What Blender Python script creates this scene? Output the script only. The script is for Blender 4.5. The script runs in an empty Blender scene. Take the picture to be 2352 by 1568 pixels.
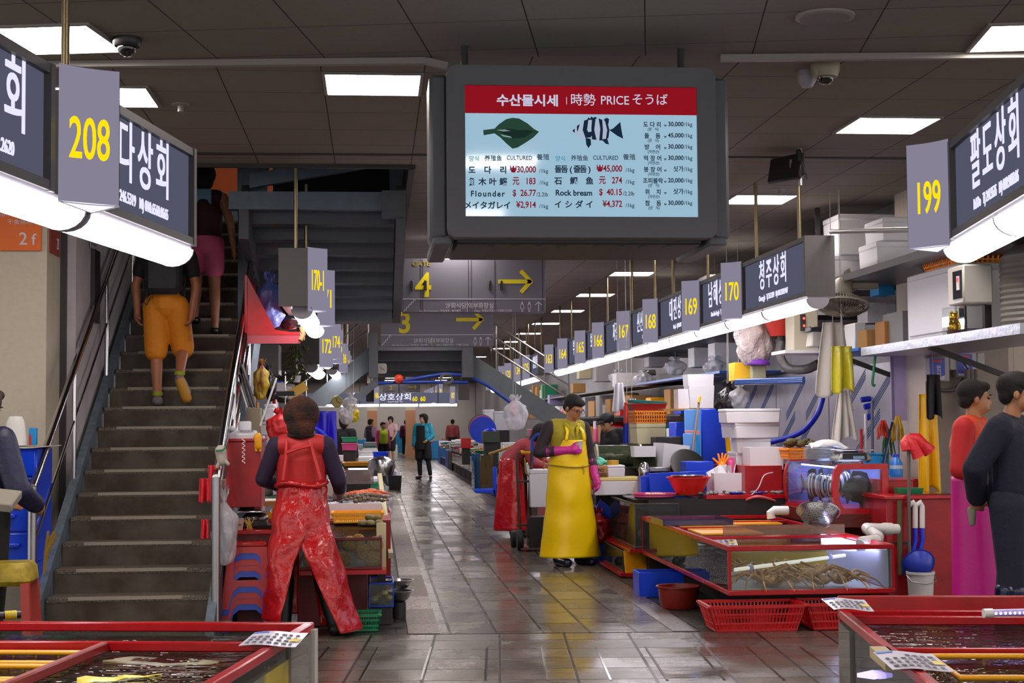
import bpy, math, random
from mathutils import Vector, Matrix, Euler, noise
random.seed(7)
PI = math.pi
SC = bpy.context.scene
COL = SC.collection
# camera
W, H, F = 2352.0, 1568.0, 3547.0
CAM_Z = 1.45
YAW = math.atan((1176 - 858) / F)
PITCH = math.atan((970 - 784) / F)
ROLL = 0.008
cam_data = bpy.data.cameras.new('camera')
cam_data.sensor_width = 36.0
cam_data.lens = 36.0 * F / W
cam_data.clip_end = 300
cam = bpy.data.objects.new('camera', cam_data)
COL.objects.link(cam)
CAM_R = (Matrix.Rotation(-YAW, 3, 'Z') @ Matrix.Rotation(PI / 2 + PITCH, 3, 'X') @ Matrix.Rotation(-ROLL, 3, 'Z'))
cam.matrix_world = Matrix.Translation((0, 0, CAM_Z)) @ CAM_R.to_4x4()
SC.camera = cam
# world, exposure
world = bpy.data.worlds.new('hall_ambient')
SC.world = world
world.use_nodes = True
world.node_tree.nodes['Background'].inputs[0].default_value = (0.95, 0.90, 0.88, 1)
world.node_tree.nodes['Background'].inputs[1].default_value = 1.05
SC.view_settings.view_transform = 'Standard'
SC.view_settings.look = 'None'
SC.view_settings.exposure = 0.5
SC.view_settings.gamma = 1.0
SC.view_settings.use_curve_mapping = False
SC.cycles.use_denoising = True
SC.cycles.max_bounces = 6
SC.cycles.diffuse_bounces = 3
SC.cycles.glossy_bounces = 3
SC.cycles.transparent_max_bounces = 16
SC.cycles.caustics_reflective = False
SC.cycles.caustics_refractive = False
SC.cycles.sample_clamp_indirect = 4.0
PANEL_E, TUBE_E, FACE_E, SCREEN_E = 22.0, 13.0, 0.78, 0.56
# measuring: photo pixel -> place
def ray(px, py):
 return CAM_R @ Vector(((px - W / 2) / F, (H / 2 - py) / F, -1.0))
def P(px, py, D):
 """place on the line of sight of a photo pixel, D metres down the hall"""
 d = ray(px, py)
 return Vector((0, 0, CAM_Z)) + d * (D / d.y)
def G(px, py, z=0.0):
 """place on the line of sight at height z"""
 d = ray(px, py)
 return Vector((0, 0, CAM_Z)) + d * ((z - CAM_Z) / d.z)
def fit(x0, y0, x1, y1, D):
 """bottom centre, width, height of something seen in a box of the photo at distance D"""
 a = P((x0 + x1) / 2, y1, D)
 return a, (P(x1, y1, D) - P(x0, y1, D)).x, (P(x0, y0, D) - P(x0, y1, D)).z
# materials
def lin(c):
 if isinstance(c, str):
  c = [int(c[i:i + 2], 16) / 255 for i in (0, 2, 4)]
 return tuple(x / 12.92 if x <= 0.04045 else ((x + 0.055) / 1.055) ** 2.4 for x in c) + (1,)
MATS = {}
def mat(name, col, rough=0.5, metal=0.0, bump=0.0, bscale=40.0, var=0.0, vscale=6.0, col2=None, emit=0.0, coat=0.0, trans=0.0, alpha=1.0, sheen=0.0):
 if name in MATS:
  return MATS[name]
 m = bpy.data.materials.new(name)
 m.use_nodes = True
 nt = m.node_tree
 b = nt.nodes['Principled BSDF']
 c = lin(col)
 b.inputs['Base Color'].default_value = c
 b.inputs['Roughness'].default_value = rough
 b.inputs['Metallic'].default_value = metal
 b.inputs['Coat Weight'].default_value = coat
 b.inputs['Coat Roughness'].default_value = 0.08
 b.inputs['Transmission Weight'].default_value = trans
 b.inputs['Alpha'].default_value = alpha
 if emit:
  b.inputs['Emission Color'].default_value = c
  b.inputs['Emission Strength'].default_value = emit
 if bump or var or col2:
  tc = nt.nodes.new('ShaderNodeTexCoord')
 if var or col2:
  n = nt.nodes.new('ShaderNodeTexNoise')
  n.inputs['Scale'].default_value = vscale
  n.inputs['Detail'].default_value = 6
  r = nt.nodes.new('ShaderNodeValToRGB')
  c2 = lin(col2) if col2 else tuple(x * (1 - var) for x in c[:3]) + (1,)
  r.color_ramp.elements[0].position = 0.38
  r.color_ramp.elements[1].position = 0.62
  r.color_ramp.elements[0].color = c2
  r.color_ramp.elements[1].color = c
  nt.links.new(tc.outputs['Object'], n.inputs['Vector'])
  nt.links.new(n.outputs['Fac'], r.inputs['Fac'])
  nt.links.new(r.outputs['Color'], b.inputs['Base Color'])
 if bump:
  n2 = nt.nodes.new('ShaderNodeTexNoise')
  n2.inputs['Scale'].default_value = bscale
  n2.inputs['Detail'].default_value = 4
  bp = nt.nodes.new('ShaderNodeBump')
  bp.inputs['Strength'].default_value = bump
  bp.inputs['Distance'].default_value = 0.02
  nt.links.new(tc.outputs['Object'], n2.inputs['Vector'])
  nt.links.new(n2.outputs['Fac'], bp.inputs['Height'])
  nt.links.new(bp.outputs['Normal'], b.inputs['Normal'])
 MATS[name] = m
 return m
def emis(name, col, e):
 if name in MATS:
  return MATS[name]
 m = bpy.data.materials.new(name)
 m.use_nodes = True
 nt = m.node_tree
 nt.nodes.clear()
 o = nt.nodes.new('ShaderNodeOutputMaterial')
 s = nt.nodes.new('ShaderNodeEmission')
 s.inputs[0].default_value = lin(col)
 s.inputs[1].default_value = e
 nt.links.new(s.outputs[0], o.inputs[0])
 MATS[name] = m
 return m
def clear(name, tint, ior=1.3, rough=0.02, bump=0.0, bscale=20.0, body=0.0, bodycol=None):
 """thin clear sheet: see-through with mirror reflections; body adds a cloudy share"""
 if name in MATS:
  return MATS[name]
 m = bpy.data.materials.new(name)
 m.use_nodes = True
 nt = m.node_tree
 nt.nodes.clear()
 o = nt.nodes.new('ShaderNodeOutputMaterial')
 t = nt.nodes.new('ShaderNodeBsdfTransparent')
 t.inputs[0].default_value = lin(tint)
 g = nt.nodes.new('ShaderNodeBsdfGlossy')
 g.inputs['Roughness'].default_value = rough
 fr = nt.nodes.new('ShaderNodeFresnel')
 fr.inputs['IOR'].default_value = ior
 mx = nt.nodes.new('ShaderNodeMixShader')
 first = t
 if body:
  df = nt.nodes.new('ShaderNodeBsdfDiffuse')
  df.inputs[0].default_value = lin(bodycol or tint)
  m0 = nt.nodes.new('ShaderNodeMixShader')
  m0.inputs[0].default_value = body
  nt.links.new(t.outputs[0], m0.inputs[1])
  nt.links.new(df.outputs[0], m0.inputs[2])
  first = m0
 if bump:
  tc = nt.nodes.new('ShaderNodeTexCoord')
  mp = nt.nodes.new('ShaderNodeMapping')
  mp.inputs['Scale'].default_value = (1, 2.2, 1)
  n = nt.nodes.new('ShaderNodeTexNoise')
  n.inputs['Scale'].default_value = bscale
  n.inputs['Detail'].default_value = 3
  bp = nt.nodes.new('ShaderNodeBump')
  bp.inputs['Strength'].default_value = bump
  bp.inputs['Distance'].default_value = 0.03
  nt.links.new(tc.outputs['Object'], mp.inputs[0])
  nt.links.new(mp.outputs[0], n.inputs['Vector'])
  nt.links.new(n.outputs['Fac'], bp.inputs['Height'])
  nt.links.new(bp.outputs['Normal'], g.inputs['Normal'])
  nt.links.new(bp.outputs['Normal'], fr.inputs['Normal'])
 nt.links.new(fr.outputs[0], mx.inputs[0])
 nt.links.new(first.outputs[0], mx.inputs[1])
 nt.links.new(g.outputs[0], mx.inputs[2])
 nt.links.new(mx.outputs[0], o.inputs[0])
 MATS[name] = m
 return m
# mesh builder
class MB:
 def __init__(s):
  s.v, s.f, s.mi = [], [], []
  s.cur = 0
 def add(s, vs, fs, M=None):
  o = len(s.v)
  s.v += [tuple(M @ Vector(p)) if M else tuple(p) for p in vs]
  s.f += [tuple(i + o for i in f) for f in fs]
  s.mi += [s.cur] * len(fs)
  return s
 def box(s, x, y, z, w, d, h, ch=0.0, rz=0.0, rx=0.0, ry=0.0, tx=1.0, ty=None):
  """bottom centre x,y,z; size w,d,h; ch bevel; tx,ty top taper"""
  ty = tx if ty is None else ty
  M = Matrix.Translation((x, y, z)) @ Euler((rx, ry, rz)).to_matrix().to_4x4()
  a, b, c = w / 2, d / 2, min(ch, w / 3, d / 3, h / 3)
  if c <= 0:
   vs = [(i * a, j * b, 0) for i, j in ((-1, -1), (1, -1), (1, 1), (-1, 1))] + [(i * a * tx, j * b * ty, h) for i, j in ((-1, -1), (1, -1), (1, 1), (-1, 1))]
   fs = [(3, 2, 1, 0), (4, 5, 6, 7), (0, 1, 5, 4), (1, 2, 6, 5), (2, 3, 7, 6), (3, 0, 4, 7)]
   return s.add(vs, fs, M)
  def ring(k, q, z):
   A, B = a * k[0], b * k[1]
   q = max(q, 1e-5)
   return [(-A + q, -B, z), (A - q, -B, z), (A, -B + q, z), (A, B - q, z), (A - q, B, z), (-A + q, B, z), (-A, B - q, z), (-A, -B + q, z)]
  def inset(z, k):
   A, B = a * k[0] - c, b * k[1] - c
   q = 1e-4
   return [(-A + q, -B, z), (A - q, -B, z), (A, -B + q, z), (A, B - q, z), (A - q, B, z), (-A + q, B, z), (-A, B - q, z), (-A, -B + q, z)]
  rs = [inset(0, (1, 1)), ring((1, 1), c, c), ring((tx, ty), c, h - c), inset(h, (tx, ty))]
  vs = [p for r in rs for p in r]
  fs = [tuple(range(7, -1, -1)), tuple(range(24, 32))]
  for k in range(3):
   for i in range(8):
    j = (i + 1) % 8
    fs.append((k * 8 + i, k * 8 + j, k * 8 + 8 + j, k * 8 + 8 + i))
  return s.add(vs, fs, M)
 def bar(s, p, q, w, d=None, up=(0, 0, 1)):
  """square bar between two points"""
  p, q = Vector(p), Vector(q)
  d = d or w
  t = (q - p).normalized()
  u = Vector(up)
  if abs(t.dot(u)) > 0.95:
   u = Vector((0, 1, 0))
  r = t.cross(u).normalized()
  u = r.cross(t)
  vs = [e + r * (i * w / 2) + u * (j * d / 2) for e in (p, q) for i, j in ((-1, -1), (1, -1), (1, 1), (-1, 1))]
  return s.add(vs, [(3, 2, 1, 0), (4, 5, 6, 7), (0, 1, 5, 4), (1, 2, 6, 5), (2, 3, 7, 6), (3, 0, 4, 7)])
 def tube(s, pts, r, seg=10, cap=True, r1=None):
  pts = [Vector(p) for p in pts]
  n = len(pts)
  vs, fs = [], []
  ref = None
  for i, p in enumerate(pts):
   t = (pts[min(i + 1, n - 1)] - pts[max(i - 1, 0)])
   t = t.normalized() if t.length > 1e-9 else Vector((0, 0, 1))
   if ref is None:
    ref = Vector((0, 0, 1)) if abs(t.z) < 0.9 else Vector((1, 0, 0))
   a = (ref - t * ref.dot(t))
   a = a.normalized() if a.length > 1e-6 else t.orthogonal().normalized()
   ref = a
   b = t.cross(a)
   rr = r[i] if isinstance(r, (list, tuple)) else (r if r1 is None else r + (r1 - r) * i / (n - 1))
   vs += [p + (a * math.cos(2 * PI * k / seg) + b * math.sin(2 * PI * k / seg)) * rr for k in range(seg)]
  for i in range(n - 1):
   for k in range(seg):
    l = (k + 1) % seg
    fs.append((i * seg + k, i * seg + l, i * seg + seg + l, i * seg + seg + k))
  if cap:
   fs += [tuple(range(seg - 1, -1, -1)), tuple(range((n - 1) * seg, n * seg))]
  return s.add(vs, fs)
 def lathe(s, prof, x=0, y=0, z=0, seg=24, sx=1, sy=1, M=None):
  """profile [(r,z)...] turned about the z axis"""
  vs, fs = [], []
  for r, h in prof:
   r = max(r, 1e-4)
   vs += [(x + r * sx * math.cos(2 * PI * k / seg), y + r * sy * math.sin(2 * PI * k / seg), z + h) for k in range(seg)]
  for i in range(len(prof) - 1):
   for k in range(seg):
    l = (k + 1) % seg
    fs.append((i * seg + k, i * seg + l, i * seg + seg + l, i * seg + seg + k))
  if prof[0][0] < 2e-4 or True:
   fs.append(tuple(range(seg - 1, -1, -1)))
   fs.append(tuple(range((len(prof) - 1) * seg, len(prof) * seg)))
  return s.add(vs, fs, M)
 def ball(s, c, rx, ry=None, rz=None, seg=14, rings=9, R=None):
  ry = rx if ry is None else ry
  rz = rx if rz is None else rz
  M = Matrix.Translation(c) @ (R.to_4x4() if R else Matrix.Identity(4)) @ Matrix.Diagonal((rx, ry, rz, 1))
  vs = [(0, 0, -1)]
  for i in range(1, rings):
   a = -PI / 2 + PI * i / rings
   vs += [(math.cos(a) * math.cos(2 * PI * k / seg), math.cos(a) * math.sin(2 * PI * k / seg), math.sin(a)) for k in range(seg)]
  vs.append((0, 0, 1))
  fs = []
  for k in range(seg):
   l = (k + 1) % seg
   fs.append((0, 1 + l, 1 + k))
   for i in range(rings - 2):
    o = 1 + i * seg
    fs.append((o + k, o + l, o + seg + l, o + seg + k))
   fs.append((1 + (rings - 2) * seg + k, 1 + (rings - 2) * seg + l, len(vs) - 1))
  return s.add(vs, fs, M)
 def cap(s, p, q, r0, r1=None, seg=12):
  """round-ended tapered limb"""
  r1 = r0 if r1 is None else r1
  p, q = Vector(p), Vector(q)
  t = (q - p)
  t = t.normalized() if t.length > 1e-6 else Vector((0, 0, 1))
  pts, rs = [], []
  for a in (90, 60, 30):
   a = math.radians(a)
   pts.append(p - t * r0 * math.sin(a)); rs.append(max(r0 * math.cos(a), 1e-4))
  for k in range(4):
   pts.append(p.lerp(q, k / 3)); rs.append(r0 + (r1 - r0) * k / 3)
  for a in (30, 60, 90):
   a = math.radians(a)
   pts.append(q + t * r1 * math.sin(a)); rs.append(max(r1 * math.cos(a), 1e-4))
  return s.tube(pts, rs, seg)
 def prism(s, poly, p0, ux, uy, ext):
  """polygon in the plane p0+ux*a+uy*b pushed along ext"""
  p0, ux, uy, ext = Vector(p0), Vector(ux), Vector(uy), Vector(ext)
  n = len(poly)
  a = [p0 + ux * i + uy * j for i, j in poly]
  fs = [tuple(range(n - 1, -1, -1)), tuple(range(n, 2 * n))]
  fs += [(i, (i + 1) % n, n + (i + 1) % n, n + i) for i in range(n)]
  return s.add(a + [p + ext for p in a], fs)
 def grid(s, fn, nu, nv, thick=0.0):
  """surface fn(u,v) u,v in 0..1, with thickness along its normals"""
  pts = [[Vector(fn(i / nu, j / nv)) for i in range(nu + 1)] for j in range(nv + 1)]
  vs = [p for row in pts for p in row]
  n1 = nu + 1
  fs = [(j * n1 + i, j * n1 + i + 1, (j + 1) * n1 + i + 1, (j + 1) * n1 + i) for j in range(nv) for i in range(nu)]
  if thick:
   N = []
   for j in range(nv + 1):
    for i in range(n1):
     du = pts[j][min(i + 1, nu)] - pts[j][max(i - 1, 0)]
     dv = pts[min(j + 1, nv)][i] - pts[max(j - 1, 0)][i]
     n = du.cross(dv)
     N.append(n.normalized() if n.length > 1e-12 else Vector((0, 0, 1)))
   o = len(vs)
   vs = vs + [v - n * thick for v, n in zip(vs, N)]
   fs = fs + [tuple(reversed([i + o for i in f])) for f in fs]
   edge = [i for i in range(n1)] + [(j + 1) * n1 - 1 for j in range(1, nv + 1)] + [nv * n1 + i for i in range(nu - 1, -1, -1)] + [j * n1 for j in range(nv - 1, 0, -1)]
   for k in range(len(edge)):
    a, b = edge[k], edge[(k + 1) % len(edge)]
    fs.append((b, a, a + o, b + o))
  return s.add(vs, fs)
 def tray(s, w, d, h, t=0.008, tx=1.08, x=0, y=0, z=0, lip=0.0):
  """open-topped box with walls and floor"""
  a, b = w / 2, d / 2
  def q(k, zz, i=0.0):
   A, B = a * k - i, b * k - i
   return [(x - A, y - B, z + zz), (x + A, y - B, z + zz), (x + A, y + B, z + zz), (x - A, y + B, z + zz)]
  k = 1 / tx
  rs = [q(k, 0), q(1, h - 0.001 - lip * 0.7)]
  if lip:
   rs += [q(1, h - lip * 0.7, -lip), q(1, h, -lip)]
  rs += [q(1, h), q(1, h, t), q(k, t, t)]
  vs = [p for r in rs for p in r]
  n = len(rs)
  fs = [(3, 2, 1, 0), tuple(range(4 * n - 4, 4 * n))]
  for r in range(n - 1):
   for i in range(4):
    j = (i + 1) % 4
    fs.append((r * 4 + i, r * 4 + j, r * 4 + 4 + j, r * 4 + 4 + i))
  return s.add(vs, fs)
 def mesh(s, name, mats, smooth=False):
  me = bpy.data.meshes.new(name)
  me.from_pydata([tuple(p) for p in s.v], [], s.f)
  for m in (mats if isinstance(mats, (list, tuple)) else [mats]):
   me.materials.append(m)
  if any(s.mi):
   me.polygons.foreach_set('material_index', s.mi)
  if smooth:
   me.polygons.foreach_set('use_smooth', [True] * len(me.polygons))
   if smooth != 'all':
    try:
     me.set_sharp_from_angle(angle=math.radians(40))
    except Exception:
     pass
  me.update()
  return me
 def build(s, name, mats, parent=None, loc=None, smooth=True, label=None, rz=0.0):
  return put(name, s.mesh(name, mats, smooth), parent, loc, label, rz)
def put(name, me, parent=None, loc=None, label=None, rz=0.0):
 o = bpy.data.objects.new(name, me)
 COL.objects.link(o)
 if parent:
  o.parent = parent
 if loc is not None:
  o.location = loc
 if rz:
  o.rotation_euler = (0, 0, rz)
 if label:
  o['label'] = label
 return o
def tag(o, label, cat, group=None, kind=None):
 o['label'] = label
 o['category'] = cat
 if group:
  o['group'] = group
 if kind:
  o['kind'] = kind
 return o
def thing(name, label, cat, loc=(0, 0, 0), rz=0.0, group=None):
 o = bpy.data.objects.new(name, None)
 o.empty_display_size = 0.1
 COL.objects.link(o)
 o.location = loc
 o.rotation_euler = (0, 0, rz)
 return tag(o, label, cat, group)
def struct(name, mb, m, smooth=False):
 o = mb.build(name, m, smooth=smooth)
 o['kind'] = 'structure'
 return o
def dup(root, loc, rz=None, label=None, group=None, scale=None):
 r = root.copy()
 COL.objects.link(r)
 r.location = loc
 if rz is not None:
  r.rotation_euler = (0, 0, rz)
 if scale:
  r.scale = scale
 if label:
  r['label'] = label
 if group:
  r['group'] = group
 for ch in list(root.children):
  c = ch.copy()
  COL.objects.link(c)
  c.parent = r
  for g in list(ch.children):
   d = g.copy()
   COL.objects.link(d)
   d.parent = c
 return r
TXT = {}
def text_mesh(txt, h, thick=0.002, sx=1.0, align='CENTER', bold=0.0, gap=1.0):
 """mesh in the xz plane facing -y, letter height about h, baseline at 0"""
 key = (txt, round(h, 5), thick, sx, align, bold, gap)
 if key in TXT:
  return TXT[key]
 cu = bpy.data.curves.new('lettering', 'FONT')
 cu.body = txt
 cu.size = h * 1.38
 cu.extrude = thick / 2
 cu.offset = bold * h
 cu.align_x = align
 cu.space_character = gap
 cu.resolution_u = 4
 o = bpy.data.objects.new('lettering', cu)
 COL.objects.link(o)
 bpy.context.view_layer.update()
 me = bpy.data.meshes.new_from_object(o.evaluated_get(bpy.context.evaluated_depsgraph_get()))
 bpy.data.objects.remove(o)
 me.transform(Matrix.Rotation(PI / 2, 4, 'X') @ Matrix.Diagonal((sx, 1, 1, 1)))
 vs = [tuple(v.co) for v in me.vertices]
 fs = [tuple(p.vertices) for p in me.polygons]
 bpy.data.meshes.remove(me)
 TXT[key] = (vs, fs)
 return TXT[key]
def write(mb, txt, x, y, z, h, thick=0.002, sx=1.0, align='CENTER', bold=0.0, gap=1.0, M=None):
 vs, fs = text_mesh(txt, h, thick, sx, align, bold, gap)
 T = Matrix.Translation((x, y, z))
 mb.add(vs, fs, (M @ T) if M else T)
 return mb
# materials of the setting
CEIL = 3.51
def tile_mat(name, c1, c2, mortar, bw, bh, rot, rough, msize=0.006, offs=0.5, wet=0.0, bump=0.15, var=0.3, vscale=1.5, spec=0.5, shift=(0, 0, 0)):
 m = bpy.data.materials.new(name)
 m.use_nodes = True
 nt = m.node_tree
 L = nt.links.new
 b = nt.nodes['Principled BSDF']
 b.inputs['Specular IOR Level'].default_value = spec
 tc = nt.nodes.new('ShaderNodeTexCoord')
 mp = nt.nodes.new('ShaderNodeMapping')
 mp.inputs['Rotation'].default_value = (0, 0, rot)
 mp.inputs['Location'].default_value = shift
 br = nt.nodes.new('ShaderNodeTexBrick')
 br.offset = offs
 br.inputs['Color1'].default_value = lin(c1)
 br.inputs['Color2'].default_value = lin(c2)
 br.inputs['Mortar'].default_value = lin(mortar)
 br.inputs['Scale'].default_value = 1
 br.inputs['Mortar Size'].default_value = msize
 br.inputs['Mortar Smooth'].default_value = 0.2
 br.inputs['Brick Width'].default_value = bw
 br.inputs['Row Height'].default_value = bh
 L(tc.outputs['Object'], mp.inputs[0])
 L(mp.outputs[0], br.inputs['Vector'])
 n = nt.nodes.new('ShaderNodeTexNoise')
 n.inputs['Scale'].default_value = vscale
 n.inputs['Detail'].default_value = 8
 n.inputs['Roughness'].default_value = 0.65
 L(tc.outputs['Object'], n.inputs['Vector'])
 mx = nt.nodes.new('ShaderNodeMix')
 mx.data_type = 'RGBA'
 mx.blend_type = 'MULTIPLY'
 rp = nt.nodes.new('ShaderNodeValToRGB')
 rp.color_ramp.elements[0].position = 0.3
 rp.color_ramp.elements[1].position = 0.7
 rp.color_ramp.elements[0].color = (1 - var, 1 - var, 1 - var, 1)
 rp.color_ramp.elements[1].color = (1, 1, 1, 1)
 L(n.outputs['Fac'], rp.inputs['Fac'])
 mx.inputs[0].default_value = 1.0
 L(br.outputs['Color'], mx.inputs[6])
 L(rp.outputs['Color'], mx.inputs[7])
 L(mx.outputs[2], b.inputs['Base Color'])
 sp_ = nt.nodes.new('ShaderNodeMapRange')
 sp_.inputs['To Min'].default_value = spec
 sp_.inputs['To Max'].default_value = spec * .25
 L(br.outputs['Fac'], sp_.inputs['Value'])
 L(sp_.outputs[0], b.inputs['Specular IOR Level'])
 b.inputs['Roughness'].default_value = rough
 bp = nt.nodes.new('ShaderNodeBump')
 bp.inputs['Strength'].default_value = bump
 bp.inputs['Distance'].default_value = 0.01
 if wet:
  mr = nt.nodes.new('ShaderNodeMapRange')
  mr.inputs['From Min'].default_value = 0.35
  mr.inputs['From Max'].default_value = 0.65
  mr.inputs['To Min'].default_value = rough
  mr.inputs['To Max'].default_value = rough + wet
  L(n.outputs['Fac'], mr.inputs['Value'])
  b2 = nt.nodes.new('ShaderNodeTexBrick')
  b2.offset = offs
  b2.inputs['Color1'].default_value = (0, 0, 0, 1)
  b2.inputs['Color2'].default_value = (1, 1, 1, 1)
  b2.inputs['Mortar'].default_value = (1, 1, 1, 1)
  for q in ('Mortar Size', 'Brick Width', 'Row Height', 'Scale'):
   b2.inputs[q].default_value = br.inputs[q].default_value
  L(mp.outputs[0], b2.inputs['Vector'])
  ma = nt.nodes.new('ShaderNodeMath')
  ma.operation = 'MULTIPLY_ADD'
  ma.inputs[1].default_value = 0.16
  L(b2.outputs['Color'], ma.inputs[0])
  L(mr.outputs[0], ma.inputs[2])
  L(ma.outputs[0], b.inputs['Roughness'])
  n2 = nt.nodes.new('ShaderNodeTexNoise')
  n2.inputs['Scale'].default_value = 9
  n2.inputs['Detail'].default_value = 5
  m2 = nt.nodes.new('ShaderNodeMapping')
  m2.inputs['Scale'].default_value = (0.5, 1.6, 1)
  L(tc.outputs['Object'], m2.inputs[0])
  L(m2.outputs[0], n2.inputs['Vector'])
  ad = nt.nodes.new('ShaderNodeMath')
  ad.operation = 'MULTIPLY_ADD'
  ad.inputs[1].default_value = -1.2
  L(br.outputs['Fac'], ad.inputs[0])
  L(n2.outputs['Fac'], ad.inputs[2])
  L(ad.outputs[0], bp.inputs['Height'])
 else:
  inv = nt.nodes.new('ShaderNodeMath')
  inv.operation = 'SUBTRACT'
  inv.inputs[0].default_value = 1
  L(br.outputs['Fac'], inv.inputs[1])
  L(inv.outputs[0], bp.inputs['Height'])
 L(bp.outputs['Normal'], b.inputs['Normal'])
 return m
m_aisle = tile_mat('wet_stone_paving', '746d61', '46423b', '100e0c', 0.62, 0.32, PI / 2, 0.07, 0.012, 0.37, wet=0.14, bump=0.25, var=0.45, spec=0.55, shift=(0.02, 0.44, 0))
m_cross = tile_mat('wet_paving_crossing', '6a645a', '4b4841', '141210', 0.44, 0.40, 0.08, 0.07, 0.010, 0.0, wet=0.2, bump=0.2, var=0.4, spec=0.55)
m_side = tile_mat('wet_dark_floor', '3a3733', '32302c', '191816', 0.3, 0.3, 0, 0.2, 0.005, 0.5, wet=0.25, bump=0.2, var=0.4)
m_kerb = tile_mat('brown_granite_kerb', '5f4e45', '574840', '2a2320', 0.9, 0.5, PI / 2, 0.2, 0.004, 0.5, wet=0.2, bump=0.15, var=0.35, vscale=30)
m_ceil_a = tile_mat('ceiling_tiles_near', '857f76', '807a72', '3a3733', 0.6, 0.6, 0.178, 0.8, 0.004, 0.0, var=0.12, vscale=60, bump=0.2)
m_ceil_b = tile_mat('ceiling_tiles_hall', '8c857b', '878077', '3a3733', 0.6, 0.6, 0.0, 0.8, 0.004, 0.0, var=0.12, vscale=60, bump=0.2, shift=(0.30, 0.0, 0))
m_cream = tile_mat('cream_wall_tiles', 'bdb39f', 'b8ae9b', 'a69c89', 0.6, 0.3, 0, 0.45, 0.003, 0.0, var=0.1, vscale=20)
m_lilac = mat('painted_stair_wall', 'b9b3b6', 0.6, var=0.1, bump=0.1, bscale=80)
m_steel = mat('blue_grey_painted_steel', '5f7180', 0.45, bump=0.05, var=0.15, vscale=9)
m_steeld = mat('dark_grey_painted_steel', '4c5157', 0.5, bump=0.05, var=0.15, vscale=9)
m_inox = mat('polished_stainless_steel', 'c9c9cc', 0.18, 1.0)
m_inoxd = mat('brushed_stainless_steel', 'a9a9aa', 0.35, 1.0, bump=0.05, bscale=120)
m_dark = mat('dark_matt_metal', '2b2a2a', 0.5)
m_black = mat('black_plastic', '141314', 0.4)
m_casing = mat('charcoal_sign_casing', '4d4b4b', 0.45, bump=0.03, bscale=200)
m_white = mat('white_plastic', 'd9d8d6', 0.4)
m_panel = emis('ceiling_light_diffuser', 'fff1ea', PANEL_E)
m_tube = emis('tube_light_diffuser', 'fbf4fa', TUBE_E)
m_orange_wall = mat('orange_painted_wall', 'c4561b', 0.6)
m_rust = mat('rust_brown_wall', '4a2c22', 0.7)
# floor
def quad(name, pts, z, m, t=0.05):
 mb = MB()
 n = len(pts)
 mb.v = [(x, y, z) for x, y in pts] + [(x, y, z - t) for x, y in pts]
 mb.f = [tuple(range(n)), tuple(range(2 * n - 1, n - 1, -1))] + [(i, i + n, (i + 1) % n + n, (i + 1) % n) for i in range(n)]
 mb.mi = [0] * len(mb.f)
 return struct(name, mb, m)
def yl(x):
 return 10.74 - 0.078 * x
XL, XR = -9.0, 12.0
quad('floor', [(XL, -3), (XR, -3), (XR, yl(XR)), (XL, yl(XL))], 0.0, m_cross)
quad('floor_aisle', [(0.45, yl(.45) + .03), (2.05, yl(2.05) + .03), (2.05, 95), (0.45, 95)], 0.0, m_aisle)
quad('floor_stall_left', [(XL, yl(XL) + .03), (0.2, yl(.2) + .03), (0.2, 95), (XL, 95)], -0.004, m_side)
quad('floor_stall_right', [(2.25, yl(2.25) + .03), (XR, yl(XR) + .03), (XR, 95), (2.25, 95)], -0.004, m_side)
quad('trim_1', [(0.23, yl(.23) + .03), (0.45, yl(.45) + .03), (0.45, 95), (0.23, 95)], 0.004, m_kerb)
quad('trim_2', [(2.05, yl(2.05) + .03), (2.23, yl(2.23) + .03), (2.23, 95), (2.05, 95)], 0.004, m_kerb)
quad('trim_3', [(XL, yl(XL)), (XR, yl(XR)), (XR, yl(XR) + .03), (XL, yl(XL) + .03)], -0.012, mat('drain_slot', '191715', 0.5))
for k, (x, y) in enumerate(((0.205, 0.2), (0.2, 0.23))[:1]):
 quad('trim_4', [(0.2, yl(.2) + .03), (0.23, yl(.23) + .03), (0.23, 95), (0.2, 95)], -0.01, m_dark)
gm = MB()
for px, in ((755,), (868,), (990,), (1119,), (1243,), (1369,), (1482,), (1596,), (1715,), (1838,)):
 a = G(px, 1486); b = G(px + (px - 1146) * 0.152, 1562)
 d = (b - a).normalized(); n = Vector((-d.y, d.x, 0)) * 0.006
 gm.bar((a.x, a.y, 0.001), (b.x, b.y, 0.001), 0.014, 0.004)
struct('trim_5', gm, mat('wet_groove', '26231f', 0.15))
# ceiling
def cl(x):
 return 8.66 - 0.097 * x
def slab(name, pts, m):
 return quad(name, pts, CEIL + 0.12, m, 0.12)
slab('ceiling', [(XL, -3), (XR, -3), (XR, cl(XR)), (XL, cl(XL))], m_ceil_a)
slab('ceiling_hall', [(XL, cl(XL)), (XR, cl(XR)), (XR, 12.26), (XL, 12.26)], m_ceil_b)
slab('ceiling_hall_right', [(0.30, 12.26), (XR, 12.26), (XR, 95), (0.30, 95)], m_ceil_b)
slab('ceiling_hall_left', [(XL, 19.2), (0.30, 19.2), (0.30, 95), (XL, 95)], m_ceil_b)
mb = MB()
mb.bar((-8, cl(-8), CEIL - .02), (0.30, cl(.3), CEIL - .02), 0.05, 0.035)
mb.bar((0.30, cl(.3), CEIL - .02), (0.42, cl(.42), CEIL - .05), 0.05, 0.035)
mb.bar((1.95, cl(1.95), CEIL - .02), (11, cl(11), CEIL - .02), 0.05, 0.035)
struct('trim_6', mb, mat('pale_cable_duct', '8e8a85', 0.5))
mb = MB()
mb.box(1.5, 11.78, CEIL - .012, 20, 0.05, 0.013)
struct('trim_7', mb, m_dark)
mb = MB()
mb.box(-3.0, 12.27, CEIL - .03, 6.66, 0.05, 0.05)
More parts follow.
